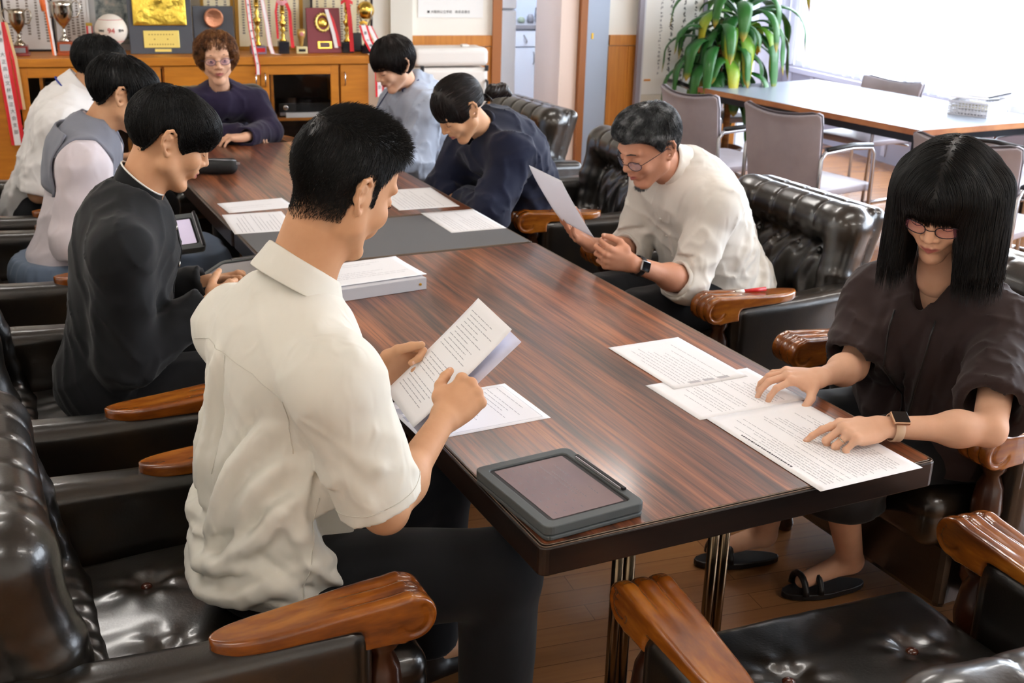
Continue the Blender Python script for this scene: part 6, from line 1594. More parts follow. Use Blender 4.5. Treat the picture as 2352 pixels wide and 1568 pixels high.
def std_legs(P, fx, fy, kn=0.46, wide=0.1, an=0.02, floor=0.09):
    """hip, knee, ankle, toe for someone seated, (fx, fy) = where the knees point"""
    d = unit([fx, fy, 0]); s_ = np.cross(d, [0, 0, 1]); out = []
    for q in (-1, 1):
        h = NP(P)+s_*0.09*q+[0, 0, -0.015]; k = h+d*kn+s_*(wide-0.09)*q; k[2] = P[2]+0.0; a = k+d*an; a[2] = floor; t = a+d*0.15; t[2] = 0.045; out.append((h, k, a, t))
    return out
def shirt_of(root, J, B, m, off=0.018, male=True, long=False, frac=0.9, r0=0.066, r1=0.062, r2=0.045, h=0.007, hem=0.04, hunch=0.02, lines=(), noise=0.003, seed=1, vneck=None, neck=0.056, belly=0.0, hips=True, name='shirt', nk=0.02, scale=(20, 20, 9), fracL=None, drop=0.0, ridges=()):
    R, u, f, r, M1, M2 = B; P = J['P']
    pts = NP([P, J['N'], J['SR'], J['SL'], J['ER'], J['EL']]+([J['WR'], J['WL']] if long else []))
    s = SDF(pts.min(0)-0.22, pts.max(0)+0.16, h); torso_prims(s, J, off, male, belly=belly, hunch=hunch, hips=hips)
    if drop:
        for sx in (-1, 1): s.cap(M2+f*0.025+r*sx*0.05, P+f*drop+r*sx*0.075+u*0.0, 0.085+off, 0.095+off, 0.05)
    for q in 'RL': sleeve(s, J['S'+q], J['E'+q], J['W'+q], r0, r1, (fracL if (fracL and q == 'L') else frac), off, long, r2)
    fold_disp(s, P, R, list(lines), noise, scale, seed)
    add_ridges(s, P, R, ridges)
    s.plane(P-[0, 0, hem], (0, 0, -1))
    s.ell(J['N']+u*nk+f*0.01, (neck, neck*1.08, 0.05), R, 0.012, 'cut')
    if vneck:
        a, b, ra, rb = vneck; s.cap(J['N']+f*a[1]+u*a[2], J['N']+f*b[1]+u*b[2], ra, rb, 0.012, 'cut')
    return s, sdf_child(name, s, m, root, 1)
def buttons(root, s, pts, d, m, r=0.0055):
    Q = drape(s, pts, d, 0.0015)
    for q in Q:
        dd = Vector(-NP(d)); M = dd.to_track_quat('Z', 'Y').to_matrix().to_4x4(); M.translation = Vector(q)-Vector(root.location)
        MB().lathe([(r, -0.002), (r, 0.001), (r*0.6, 0.0022), (0.0001, 0.0024)], 12, M).build('button', m, root, smooth=True)
def down(F):           # gravity in head space
    return NP([0, 0, -1.0]) @ F.R
CROWN = NP([0, -0.035, 0.125])
def comb(F, g=0.55, back=0.0, fw=0.0):
    gl = down(F)
    def fn(P, n, t):
        d = P-CROWN; d = d/np.maximum(np.linalg.norm(d, axis=1, keepdims=True), 1e-6)
        return d*(1-g)+gl[None]*g*(0.3+t)+NP([0, fw-back, 0])[None]
    return fn
GRIPF = [(35, 35, 20), (38, 36, 20), (40, 36, 20), (42, 34, 18)]
RESTF = [(25, 30, 18), (25, 30, 18), (28, 30, 18), (30, 28, 15)]

# ================= boy in the black stand-collar uniform
F = Frame((-0.320, 1.455, 1.168), -89, 27, 0, 1.0)
J = dict(P=NP([-0.500, 1.475, 0.53]), N=NP([-0.412, 1.462, 1.022]), SR=NP([-0.480, 1.295, 0.932]), SL=NP([-0.395, 1.635, 0.930]), ER=NP([-0.488, 1.300, 0.655]), EL=NP([-0.430, 1.68, 0.665]), WR=NP([-0.262, 1.37, 0.745]), WL=NP([-0.215, 1.60, 0.735]))
LEG = std_legs(J['P'], 1, 0.02)
HN = dict(R=dict(a=(0.80, 0.42, 0.20), n=(0.1, -0.75, 0.65), curl=GRIPF), L=dict(a=(0.85, -0.35, 0.2), n=(0.1, 0.5, 0.85), curl=GRIPF))
root, hf, B = person('boy in black stand-collar uniform with white-edged collar and thick black fringe', J, F, M_SKIN, True, 0.053, HN, h=0.0032, legs=LEG, hunch=0.015)
R, u, f, r, M1, M2 = B
s, _ = shirt_of(root, J, B, M_GAK, off=0.028, long=True, frac=0.93, r0=0.070, r1=0.062, r2=0.052, hem=0.10, hunch=0.012, neck=0.060, nk=0.03, noise=0.004, seed=4, name='jacket',
    lines=[('yz', 1, [(-0.06, 0.25), (-0.04, 0.12), (0.03, 0.03)], 0.018, 0.012), ('yz', 1, [(0.0, 0.10), (0.08, 0.08), (0.14, 0.12)], 0.014, 0.012)])
W_ = lambda x, y, z: J['P']+r*x+f*y+u*z
Rc = np.stack([r, unit(f*0.96-u*0.28), unit(u*0.96+f*0.28)], 1)
col, rows = collar(root, J['N']+u*0.012, Rc, 0.062, M_GAK, stand=0.040, open_deg=4, back_up=0.016, kind='stand')
MB().tube([tuple(p-NP(root.location)) for p in rows[2]], 0.0024, 6).build('collar_piping', M_WPIP, root, smooth=True)
buttons(root, s, [W_(0.012, 0.35, z) for z in (0.44, 0.345, 0.25, 0.155)], -f, M_SILVB, 0.008)
seam('front_edge', s, [W_(0.0, 0.3, 0.44), W_(0.0, 0.3, 0.3), W_(0.0, 0.3, 0.12)], -f, root, M_TROU, 0.0018)
cp = rows[1][1]-NP(root.location); MB().tube([tuple(cp+[0.004, -0.004, 0.006]), tuple(cp+[0.004, -0.004, -0.006])], 0.004, 6).build('collar_badge', M_SILVB, root)
trousers(root, J, LEG, M_TROU, 0.02); shoes(root, LEG, M_SHOE)
hl = ([-0.14, -0.10, -0.052, -0.040, -0.004, 0.010, 0.03, 0.05, 0.07, 0.12], [-0.066, -0.070, -0.062, 0.010, 0.022, -0.012, -0.034, -0.012, -0.004, 0.002])
hs = hair_cap(0.0038, (0, -0.012, 0.032), (0.086, 0.107, 0.095), hl, 0.026, extra=lambda q: q.ell((0, 0.036, 0.052), (0.074, 0.078, 0.056), k=0.03), noise=0.0025)
hair, (HP, HQ) = sdf_child('hair', hs, M_HBLK, root, 1, F); HPl = F.l(HP)
strands('hair_strands', hs, F, root, M_HBLK, surf_seeds(HPl, HQ, 11000, lambda c: c[:, 2] > -0.07, 2), comb(F, 0.35, fw=0.12), 0.055, seg=7, r=0.00065, lift=(-0.001, 0.003), parent=hair, wob=0.38, free=0.25)
brows(root, F, M_HBLK); lashes(root, F)
# tablets held over the knees
def world_frame(c, ax, up):
    x = Vector(ax).normalized(); z = Vector(up); z = (z-x*z.dot(x)).normalized(); y = z.cross(x)
    M = Matrix((x, y, z)).transposed().to_4x4(); M.translation = Vector(c); return M
M_SCRL = mat('pale_screen', '#8f8d92', 0.25, spec=0.2); M_SCRP = mat('lilac_screen', '#c9bfd6', 0.25, spec=0.2, emit='#c9bfd6', emit_s=0.25)
tablet('grey cased tablet tilted in the uniformed boy\'s hands at the table edge', world_frame((-0.135, 1.62, 0.730), (0.75, 0.62, 0.18), (-0.35, 0.05, 0.93)), screen=M_SCRL, rows=False)
tablet('smaller tablet with lilac screen held by the student beyond the uniformed boy', world_frame((-0.155, 2.42, 0.655), (0.99, 0.0, 0.05), (-0.1, -0.55, 0.82)), w=0.16, l=0.16, screen=M_SCRP, rows=False)

# ================= student with sailor collar
F = Frame((-0.278, 2.565, 1.128), -88, 24, 0, 0.98)
J = dict(P=NP([-0.505, 2.62, 0.52]), N=NP([-0.368, 2.585, 1.010]), SR=NP([-0.43, 2.435, 0.915]), SL=NP([-0.40, 2.745, 0.915]), ER=NP([-0.485, 2.415, 0.685]), EL=NP([-0.42, 2.79, 0.67]), WR=NP([-0.285, 2.44, 0.655]), WL=NP([-0.22, 2.68, 0.66]))
LEG = std_legs(J['P'], 1, -0.02)
HN = dict(R=dict(a=(0.90, 0.2, 0.1), n=(0.1, -0.5, 0.8), curl=GRIPF, h=0.0034), L=dict(a=(0.9, -0.3, 0.1), n=(0.1, 0.5, 0.8), curl=GRIPF, h=0.0034))
root, hf, B = person('student with short black hair in pinkish white blouse with a wide grey sailor collar', J, F, M_SKIN, False, 0.050, HN, h=0.0038, legs=LEG, sc_hand=0.9)
R, u, f, r, M1, M2 = B
s, _ = shirt_of(root, J, B, cloth('pinkish_white_blouse', '#d8cfd2', '#cdc3c8', b=0.5, bs=11), off=0.030, male=False, long=True, frac=0.80, r0=0.072, r1=0.070, r2=0.045, hem=0.03, hunch=0.01, neck=0.058, nk=0.02, noise=0.005, seed=6, name='blouse', h=0.008, vneck=((0, 0.06, 0.0), (0, 0.11, -0.10), 0.04, 0.01))
W_ = lambda x, y, z: J['P']+r*x+f*y+u*z
def flap(a, b):
    x = (a-0.5)*0.29; z = 0.475-0.19*b; return W_(x, -0.35, z)
G = NP([flap(i/16, j/12) for j in range(13) for i in range(17)]); G = drape(s, G, f, 0.006); G[:17*1] += u*0.02
Fq = NP([(j*17+i, j*17+i+1, (j+1)*17+i+1, (j+1)*17+i) for j in range(12) for i in range(16)])
o = put('sailor_collar', G, Fq, M_COLG, root); md = o.modifiers.new('s', 'SOLIDIFY'); md.thickness = 0.006
A = np.linspace(radians(22), radians(338), 61); rows_ = []      # the cape part lying over both shoulders
for t in np.linspace(0, 1, 9):
    for a in A:
        sx, cy = sin(a), cos(a); ro = min(0.168/max(abs(sx), 1e-3), (0.115 if cy < 0 else 0.13)/max(abs(cy), 1e-3)); rr_ = 0.058+(ro-0.058)*t
        rows_.append(J['N']+r*rr_*sx+f*rr_*cy+u*0.16)
G2 = drape(s, rows_, -u, 0.006); G2 = G2+u*0.0
n_ = len(A); F2 = NP([(j*n_+i, j*n_+i+1, (j+1)*n_+i+1, (j+1)*n_+i) for j in range(8) for i in range(n_-1)])
o = put('sailor_collar_cape', G2, F2, M_COLG, root); md = o.modifiers.new('s', 'SOLIDIFY'); md.thickness = 0.006
# skirt
pts = NP([J['P'], LEG[0][1], LEG[1][1]]); sk = SDF(pts.min(0)-[0.2, 0.2, 0.2], pts.max(0)+[0.16, 0.16, 0.2], 0.008)
sk.ell(J['P'], (0.19, 0.19, 0.12), k=0.03); sk.cap(LEG[0][0], LEG[0][1], 0.10, 0.09, 0.08); sk.cap(LEG[1][0], LEG[1][1], 0.10, 0.09, 0.08); sk.cap(J['P'], (NP(LEG[0][1])+NP(LEG[1][1]))/2, 0.10, 0.09, 0.06)
sk.disp(lambda X, Y, Z: -0.004*np.sin(np.arctan2(Y-J['P'][1], X-J['P'][0])*26)+0*Z); sk.plane(J['P']+[0, 0, 0.06], (0, 0, 1)); sdf_child('skirt', sk, M_SKIRT, root)
shoes(root, LEG, M_SHOE)
hl = ([-0.14, -0.10, -0.052, -0.040, -0.004, 0.010, 0.03, 0.05, 0.07, 0.12], [-0.064, -0.072, -0.062, 0.008, 0.024, -0.012, -0.040, 0.0, 0.02, 0.03])
hs = hair_cap(0.0042, (0, -0.016, 0.030), (0.088, 0.110, 0.096), hl, 0.020, extra=lambda q: q.ell((0, 0.035, 0.050), (0.076, 0.076, 0.058), k=0.03), noise=0.002)
hair, (HP, HQ) = sdf_child('hair', hs, M_HBLK, root, 1, F); HPl = F.l(HP)
strands('hair_strands', hs, F, root, M_HBLK, surf_seeds(HPl, HQ, 2600, lambda c: c[:, 2] > -0.06, 2), comb(F, 0.3, fw=0.2), 0.06, seg=6, r=0.0010, lift=(0.0, 0.005), parent=hair, wob=0.2, free=0.2)
brows(root, F, M_HBLK)

# ================= farthest student on the left, blue-edged collar
F = Frame((-0.225, 3.515, 1.104), -88, 20, 0, 0.97)
J = dict(P=NP([-0.505, 3.56, 0.52]), N=NP([-0.325, 3.545, 0.990]), SR=NP([-0.42, 3.37, 0.875]), SL=NP([-0.38, 3.70, 0.880]), ER=NP([-0.52, 3.35, 0.640]), EL=NP([-0.43, 3.75, 0.64]), WR=NP([-0.30, 3.40, 0.64]), WL=NP([-0.20, 3.64, 0.70]))
LEG = std_legs(J['P'], 1, -0.02)
HN = dict(R=dict(a=(0.90, 0.2, 0.0), n=(0.1, -0.5, 0.8), curl=RESTF, h=0.0038), L=dict(a=(0.9, -0.3, 0.1), n=(0.1, 0.5, 0.8), curl=RESTF, h=0.0038))
root, hf, B = person('farthest student on the left, black hair, white shirt whose collar has a thin blue line', J, F, M_SKIN, True, 0.054, HN, h=0.0042, legs=LEG)
R, u, f, r, M1, M2 = B
s, _ = shirt_of(root, J, B, M_SHIRTC, off=0.036, long=False, frac=1.02, r0=0.082, r1=0.082, hem=0.10, hunch=0.01, neck=0.058, nk=0.02, noise=0.005, seed=8, h=0.008, belly=0.01)
W_ = lambda x, y, z: J['P']+r*x+f*y+u*z
Rc = np.stack([r, unit(f*0.96-u*0.28), unit(u*0.96+f*0.28)], 1)
col, rows = collar(root, J['N']+u*0.020, Rc, 0.064, M_SHIRTC, stand=0.036, leaf=0.062, open_deg=14, back_up=0.018, tipout=0.02)
MB().tube([tuple(p-NP(root.location)+(p-J['N'])*0.07) for p in rows[5]], 0.0032, 6).build('blue_collar_edge', M_BLUE, root, smooth=True)
trousers(root, J, LEG, M_TROU, 0.02, h=0.01); shoes(root, LEG, M_SHOE)
hl = ([-0.14, -0.10, -0.06, -0.035, -0.005, 0.012, 0.03, 0.05, 0.07, 0.12], [-0.050, -0.056, -0.052, -0.010, 0.020, 0.005, -0.020, 0.02, 0.035, 0.04])
hs = hair_cap(0.0045, (0, -0.016, 0.032), (0.087, 0.108, 0.095), hl, 0.018, noise=0.003)
hair, (HP, HQ) = sdf_child('hair', hs, M_HBLK, root, 1, F); HPl = F.l(HP)
strands('hair_strands', hs, F, root, M_HBLK, surf_seeds(HPl, HQ, 2200, lambda c: c[:, 2] > -0.05, 2), comb(F, 0.3, fw=0.1), 0.05, seg=5, r=0.0011, lift=(0.0, 0.006), parent=hair, wob=0.3, free=0.25)

# ================= curly-haired person at the head of the table
F = Frame((0.352, 4.03, 1.072), 172, 6, 3, 0.97)
J = dict(P=NP([0.43, 4.34, 0.52]), N=NP([0.375, 4.10, 0.905]), SR=NP([0.225, 4.10, 0.852]), SL=NP([0.530, 4.10, 0.848]), ER=NP([0.20, 3.97, 0.728]), EL=NP([0.575, 3.99, 0.722]), WR=NP([0.40, 3.86, 0.742]), WL=NP([0.42, 3.80, 0.738]))
LEG = std_legs(J['P'], 0, -1, kn=0.44)
HN = dict(R=dict(a=(1, 0.1, 0), n=(0, 0, 1), curl=RESTF, h=0.0038), L=dict(a=(-1, 0.1, 0), n=(0, 0, 1), curl=RESTF, h=0.0038))
root, hf, B = person('person with curly brown hair and dark purple shirt facing us from the far end', J, F, M_SKINP, False, 0.047, HN, h=0.0036, legs=LEG, sc_hand=0.9)
R, u, f, r, M1, M2 = B
s, _ = shirt_of(root, J, B, M_PURP, off=0.020, male=False, long=True, frac=1.05, r0=0.064, r1=0.056, r2=0.044, hem=0.06, hunch=0.02, neck=0.054, nk=0.02, noise=0.004, seed=9, h=0.008, vneck=((0, 0.045, 0.0), (0, 0.115, -0.09), 0.034, 0.008))
collar(root, J['N']+u*0.006, np.stack([r, f, u], 1), 0.056, M_PURP, stand=0.026, leaf=0.050, open_deg=34, back_up=0.018, tipout=0.03)
trousers(root, J, LEG, M_TROU, 0.02, h=0.01); shoes(root, LEG, M_SHOE)
hl = ([-0.15, -0.10, -0.06, -0.03, 0.0, 0.02, 0.04, 0.065, 0.085, 0.13], [-0.070, -0.075, -0.075, -0.070, -0.070, -0.060, -0.010, 0.050, 0.062, 0.065])
hs = hair_cap(0.0045, (0, -0.014, 0.022), (0.097, 0.104, 0.100), hl, 0.016, noise=0.007)
hair, (HP, HQ) = sdf_child('hair', hs, M_HCUR, root, 1, F); HPl = F.l(HP)
strands('hair_strands', hs, F, root, M_HCUR, surf_seeds(HPl, HQ, 3600, lambda c: c[:, 2] > -0.08, 2), lambda P, n, t: comb(F, 0.35)(P, n, t)+n*0.3, 0.05, seg=9, r=0.0012, lift=(0.0, 0.012), parent=hair, wob=1.1, wobf=2.2, free=0.4)
glasses(root, F, mat('glasses_metal', '#4a4450', 0.3, metal=0.6), M_lens('violet_lens', '#8f7fd8', 0.16), w=0.024, hgt=0.016)
brows(root, F, M_HCUR); lashes(root, F, 1.0)

# ================= woman in light blue-grey shirt with lanyard
F = Frame((1.045, 3.545, 1.082), 98, 30, 0, 0.97)
J = dict(P=NP([1.40, 3.78, 0.50]), N=NP([1.15, 3.62, 0.965]), SL=NP([1.17, 3.465, 0.875]), SR=NP([1.16, 3.77, 0.875]), EL=NP([1.10, 3.42, 0.640]), ER=NP([1.05, 3.83, 0.66]), WL=NP([0.955, 3.34, 0.71]), WR=NP([0.90, 3.62, 0.735]))
LEG = std_legs(J['P'], -1, -0.15)
HN = dict(L=dict(a=(-0.9, -0.25, 0.05), n=(0, -0.2, 1), curl=RESTF, h=0.0038), R=dict(a=(-0.9, -0.4, 0), n=(0, 0, 1), curl=RESTF, h=0.0038))
root, hf, B = person('woman with short dark brown hair, light blue-grey shirt and a lanyard, reading with head bowed', J, F, M_SKINP, False, 0.045, HN, h=0.0038, legs=LEG, sc_hand=0.9)
R, u, f, r, M1, M2 = B
s, _ = shirt_of(root, J, B, M_GREYB, off=0.030, male=False, long=True, frac=0.80, r0=0.076, r1=0.072, r2=0.050, hem=0.04, hunch=0.03, neck=0.054, nk=0.025, noise=0.009, drop=0.05, seed=10, h=0.008, vneck=((0, 0.04, 0.0), (0, 0.10, -0.06), 0.034, 0.01))
W_ = lambda x, y, z: J['P']+r*x+f*y+u*z
L_ = np.linalg.norm(J['N']-J['P'])
for sx in (-1, 1):
    Q = drape(s, [W_(sx*0.052, -0.02, L_+0.1), W_(sx*0.060, 0.02, L_+0.1), W_(sx*0.055, 0.06, L_+0.05)]+[W_(sx*(0.05-0.012*i), 0.45, L_-0.06-0.06*i) for i in range(4)], -unit(u+f), 0.004); Q = Q[np.abs(s.sample(Q)-0.004) < 0.01]-NP(root.location)
    MB().tube([tuple(q) for q in Q], 0.0035, 6).build('lanyard', mat('navy_lanyard', '#242a55', 0.6), root, smooth=True)
trousers(root, J, LEG, M_TROU, 0.02, h=0.01); shoes(root, LEG, M_SHOE)
hl = ([-0.15, -0.10, -0.06, -0.03, -0.005, 0.02, 0.035, 0.06, 0.08, 0.13], [-0.095, -0.105, -0.100, -0.070, -0.045, -0.042, -0.018, 0.010, 0.020, 0.025])
hs = hair_cap(0.0045, (0, -0.012, 0.026), (0.091, 0.110, 0.102), hl, 0.018, noise=0.002)
hair, (HP, HQ) = sdf_child('hair', hs, M_HBRN, root, 1, F); HPl = F.l(HP)
strands('hair_strands', hs, F, root, M_HBRN, surf_seeds(HPl, HQ, 2400, lambda c: c[:, 2] > -0.09, 2), comb(F, 0.3), 0.07, seg=6, r=0.0010, lift=(0.0, 0.005), parent=hair, wob=0.15, free=0.2)
brows(root, F, M_HBRN); lashes(root, F)

# ================= woman in navy with a ponytail
F = Frame((0.915, 2.485, 1.040), 93, 42, 0, 0.97)
J = dict(P=NP([1.40, 2.76, 0.50]), N=NP([1.055, 2.580, 0.945]), SL=NP([1.115, 2.425, 0.860]), SR=NP([1.08, 2.75, 0.850]), EL=NP([0.985, 2.36, 0.655]), ER=NP([1.0, 2.82, 0.66]), WL=NP([0.985, 2.58, 0.665]), WR=NP([0.97, 2.62, 0.635]))
LEG = std_legs(J['P'], -1, -0.25)
HN = dict(L=dict(a=(-0.2, 0.9, -0.3), n=(-0.8, 0.1, 0.5), curl=RESTF, h=0.0036), R=dict(a=(-0.2, -0.9, -0.2), n=(-0.8, 0.0, 0.5), curl=RESTF, h=0.0036))
root, hf, B = person('woman in navy with dark hair tied in a low ponytail, bent forward over the table', J, F, M_SKIN, False, 0.046, HN, h=0.0036, legs=LEG, sc_hand=0.9, hunch=0.055)
R, u, f, r, M1, M2 = B
s, _ = shirt_of(root, J, B, M_NAVY, off=0.032, male=False, long=True, frac=0.97, r0=0.076, r1=0.070, r2=0.048, hem=0.06, hunch=0.055, neck=0.054, nk=0.025, noise=0.007, drop=0.05, seed=12, h=0.008, vneck=((0, 0.045, 0.0), (0, 0.10, -0.07), 0.034, 0.01), lines=[('yz', -1, [(0.0, 0.40), (-0.02, 0.25), (-0.06, 0.12)], 0.016, 0.012), ('yz', -1, [(0.05, 0.34), (0.05, 0.22), (0.02, 0.10)], 0.016, 0.012)])
collar(root, J['N']+u*0.002, np.stack([r, f, u], 1), 0.054, M_NAVY, stand=0.022, leaf=0.050, open_deg=30, back_up=0.016, tipout=0.03)
trousers(root, J, LEG, M_TROU, 0.03, h=0.01); shoes(root, LEG, M_SHOE)
hl = ([-0.15, -0.10, -0.06, -0.03, -0.005, 0.015, 0.035, 0.06, 0.08, 0.13], [-0.050, -0.050, -0.040, -0.012, 0.005, -0.060, -0.055, -0.010, 0.010, 0.020])
hs = hair_cap(0.0042, (0, -0.012, 0.030), (0.087, 0.108, 0.096), hl, 0.016, noise=0.002, lo=(-0.14, -0.25, -0.16), extra=lambda q: (q.chain([(0, -0.085, -0.050), (0, -0.118, -0.058)], [0.022, 0.014], 0.01)))
hair, (HP, HQ) = sdf_child('hair', hs, M_HBRN, root, 1, F); HPl = F.l(HP)
strands('hair_strands', hs, F, root, M_HBRN, surf_seeds(HPl, HQ, 2800, lambda c: c[:, 2] > -0.06, 2), lambda P, n, t: NP([0, -0.9, -0.15])[None]*np.where(P[:, 1:2] < 0.03, 1.0, 0.1)+comb(F, 0.5)(P, n, t)*np.where(P[:, 1:2] < 0.03, 0.2, 1.0), 0.08, seg=7, r=0.0011, lift=(0.0, 0.003), parent=hair)
pt = SDF((-0.06, -0.27, -0.18), (0.06, -0.07, 0.03), 0.004); pt.chain([(0, -0.112, -0.056), (0, -0.145, -0.052), (0, -0.180, -0.078), (0, -0.192, -0.112)], [0.014, 0.027, 0.026, 0.012], 0.01); pt.disp(lambda X, Y, Z: 0.002*np.sin(Z*500+Y*120)+0*X)
sdf_child('ponytail', pt, M_HBRN, root, 1, F)
MB().tube([tuple(F.w(NP([0.019*cos(a), -0.116, -0.057+0.019*sin(a)]))-NP(root.location)) for a in np.linspace(0, 6.28, 17)[:-1]], 0.004, 6, closed=True).build('hair_tie', M_BLACKP, root, smooth=True)
brows(root, F, M_HBRN); lashes(root, F)

# ================= grey-haired man in white shirt
F = Frame((1.180, 1.585, 1.044), 97, 27, -3, 1.0)
J = dict(P=NP([1.575, 1.65, 0.515]), N=NP([1.300, 1.613, 0.950]), SL=NP([1.365, 1.445, 0.872]), SR=NP([1.34, 1.785, 0.872]), EL=NP([1.262, 1.43, 0.625]), ER=NP([1.275, 1.80, 0.63]), WL=NP([1.020, 1.385, 0.725]), WR=NP([1.025, 1.655, 0.715]))
LEG = std_legs(J['P'], -1, -0.12, kn=0.46)
HN = dict(L=dict(a=(-0.92, 0.20, 0.30), n=(-0.15, -0.90, -0.20), curl=[(60, 52, 25), (58, 54, 25), (60, 54, 24), (62, 50, 22)], spread=(3, 1, -3, -7), thumb=[(0.75, 0.42, -0.50), (0.93, 0.0, -0.38), (0.95, -0.12, -0.3)], h=0.0026),
          R=dict(a=(-0.80, -0.05, 0.60), n=(-0.55, 0.45, -0.65), curl=[(8, 12, 10), (10, 14, 10), (12, 16, 10), (16, 18, 10)], spread=(10, 3, -4, -12), thumb=[(0.60, 0.70, -0.40), (0.85, 0.40, -0.35), (0.93, 0.25, -0.3)], h=0.0028))
root, hf, B = person('grey-haired man with glasses and goatee in white shirt, holding up papers in both hands', J, F, M_SKINO, True, 0.055, HN, h=0.003, legs=LEG, nail=True, hunch=0.04)
R, u, f, r, M1, M2 = B
s, _ = shirt_of(root, J, B, M_SHIRTO, off=0.028, male=True, long=True, frac=0.18, r0=0.072, r1=0.064, r2=0.060, hem=0.035, hunch=0.04, neck=0.058, nk=0.035, noise=0.0035, seed=14, h=0.006, belly=0.012, drop=0.05, ridges=[([(-0.4, -0.12, 0.20), (-0.4, -0.04, 0.12), (-0.4, 0.06, 0.09)], (1, 0, 0), 0.011), ([(-0.4, -0.13, 0.12), (-0.4, -0.05, 0.05), (-0.4, 0.06, 0.03)], (1, 0, 0), 0.011), ([(-0.4, -0.10, 0.29), (-0.4, -0.05, 0.22), (-0.4, 0.03, 0.18)], (1, 0, 0), 0.010), ([(-0.4, -0.12, 0.04), (-0.4, 0.0, -0.01), (-0.4, 0.09, 0.0)], (1, 0, 0), 0.010), ([(-0.02, 0.5, 0.34), (-0.03, 0.5, 0.22), (-0.02, 0.5, 0.1)], (0, -1, 0), 0.009), ([(-0.16, 0.0, 0.6), (-0.12, 0.07, 0.6), (-0.07, 0.12, 0.6)], (0, 0, -1), 0.008)],
    lines=[('yz', -1, [(-0.13, 0.14), (-0.05, 0.06), (0.04, 0.03)], 0.012, 0.017), ('yz', -1, [(-0.14, 0.20), (-0.06, 0.11), (0.04, 0.09)], 0.011, -0.012), ('yz', -1, [(-0.14, 0.26), (-0.05, 0.17), (0.02, 0.16)], 0.012, 0.015), ('yz', -1, [(-0.10, 0.05), (0.0, -0.01), (0.08, 0.0)], 0.012, 0.014), ('yz', -1, [(-0.15, 0.08), (-0.10, 0.0), (0.0, -0.04)], 0.012, 0.012), ('xz', -1, [(-0.12, 0.30), (-0.08, 0.18), (-0.05, 0.05)], 0.014, 0.012)])
W_ = lambda x, y, z: J['P']+r*x+f*y+u*z
Rc = np.stack([r, unit(f*0.90-u*0.43), unit(u*0.90+f*0.43)], 1)
collar(root, J['N']+u*0.014, Rc, 0.0615, M_SHIRTO, stand=0.032, leaf=0.066, open_deg=26, back_up=0.016, tipout=0.018)
trousers(root, J, LEG, M_TROU, 0.022); shoes(root, LEG, M_SHOE)
for e, w in (('EL', 'WL'), ('ER', 'WR')):               # rolled cuffs
    d = unit(J[w]-J[e]); c = J[e]+(J[w]-J[e])*0.13; a = unit(np.cross(d, [0, 0.2, 1.0])); b = np.cross(d, a); mb = MB(); n = 24; vv = []
    for q, (z, rr) in enumerate([(-0.035, 0.058), (-0.037, 0.063), (0.0, 0.0655), (0.022, 0.062), (0.028, 0.056), (0.02, 0.050)]):
        for i in range(n):
            th = 2*pi*i/n; k_ = rr+0.0022*sin(th*5+q)+0.002*sin(th*3+2*q); vv.append(c+d*(z+0.003*sin(th*4+q))+a*cos(th)*k_+b*sin(th)*k_-NP(root.location))
    mb.add(vv, [(q*n+i, q*n+(i+1) % n, (q+1)*n+(i+1) % n, (q+1)*n+i) for q in range(5) for i in range(n)]); mb.build('rolled_cuff', M_SHIRTO, root, smooth=True, sub=1)
buttons(root, s, [W_(0.0, 0.5, z) for z in (0.40, 0.33, 0.25, 0.16)], -f, M_BTN, 0.0055)
Q = drape(s, [W_(-0.085, 0.5, 0.325), W_(-0.085, 0.5, 0.25)], -f, 0.005)-NP(root.location)
MB().tube([tuple(q) for q in Q], 0.0045, 8).build('pocket_pen', M_BLACKP, root, smooth=True)
seam('pocket_seam', s, [W_(-0.04, 0.5, 0.30), W_(-0.13, 0.5, 0.305), W_(-0.13, 0.5, 0.20), W_(-0.045, 0.5, 0.195), W_(-0.04, 0.5, 0.30)], -f, root, M_SEAM, 0.0007)
# watch on his left wrist
def watch(root, W, E, nrm, band, caseM, faceM, sc=1.0, r=0.030):
    W, E = NP(W, dtype=float), NP(E, dtype=float); d = unit(W-E); c = W-d*0.028; n = NP(nrm, dtype=float); n = unit(n-d*(n@d)); b = np.cross(d, n)
    vv = []; k = 28
    for z, rr in ((-0.010, r), (-0.0095, r+0.0022), (0.0095, r+0.0022), (0.010, r)):
        for i in range(k): th = 2*pi*i/k; vv.append(c+d*z+(n*cos(th)+b*sin(th))*rr*sc-NP(root.location))
    o = MB().add(vv, [(q*k+i, q*k+(i+1) % k, (q+1)*k+(i+1) % k, (q+1)*k+i) for q in range(3) for i in range(k)]).build('watch_band', band, root, smooth=True)
    M = Matrix((Vector(d), Vector(b), Vector(n))).transposed().to_4x4(); M.translation = Vector(c+n*(r*sc+0.002)-NP(root.location))
    cs = MB().box(-0.019, 0.019, -0.0165, 0.0165, -0.005, 0.005, M).build('watch_case', caseM, o, bevel=0.004, seg=3)
    MB().box(-0.0165, 0.0165, -0.014, 0.014, 0.0051, 0.0058, M).build('watch_face', faceM, o, bevel=0.0005)
watch(root, J['WL'], J['EL'], (-0.35, -0.85, 0.35), mat('black_band', '#17171a', 0.5), mat('silver_case', '#b4b4b8', 0.25, metal=0.9), mat('black_glass', '#050506', 0.05))
hl = ([-0.15, -0.10, -0.06, -0.03, -0.005, 0.012, 0.03, 0.05, 0.07, 0.12], [-0.055, -0.060, -0.048, -0.008, 0.022, 0.006, 0.040, 0.062, 0.070, 0.074])
hs = hair_cap(0.0036, (0, -0.014, 0.034), (0.087, 0.108, 0.096), hl, 0.020, noise=0.003, extra=lambda q: q.ell((0.015, 0.022, 0.078), (0.062, 0.056, 0.042), k=0.03))
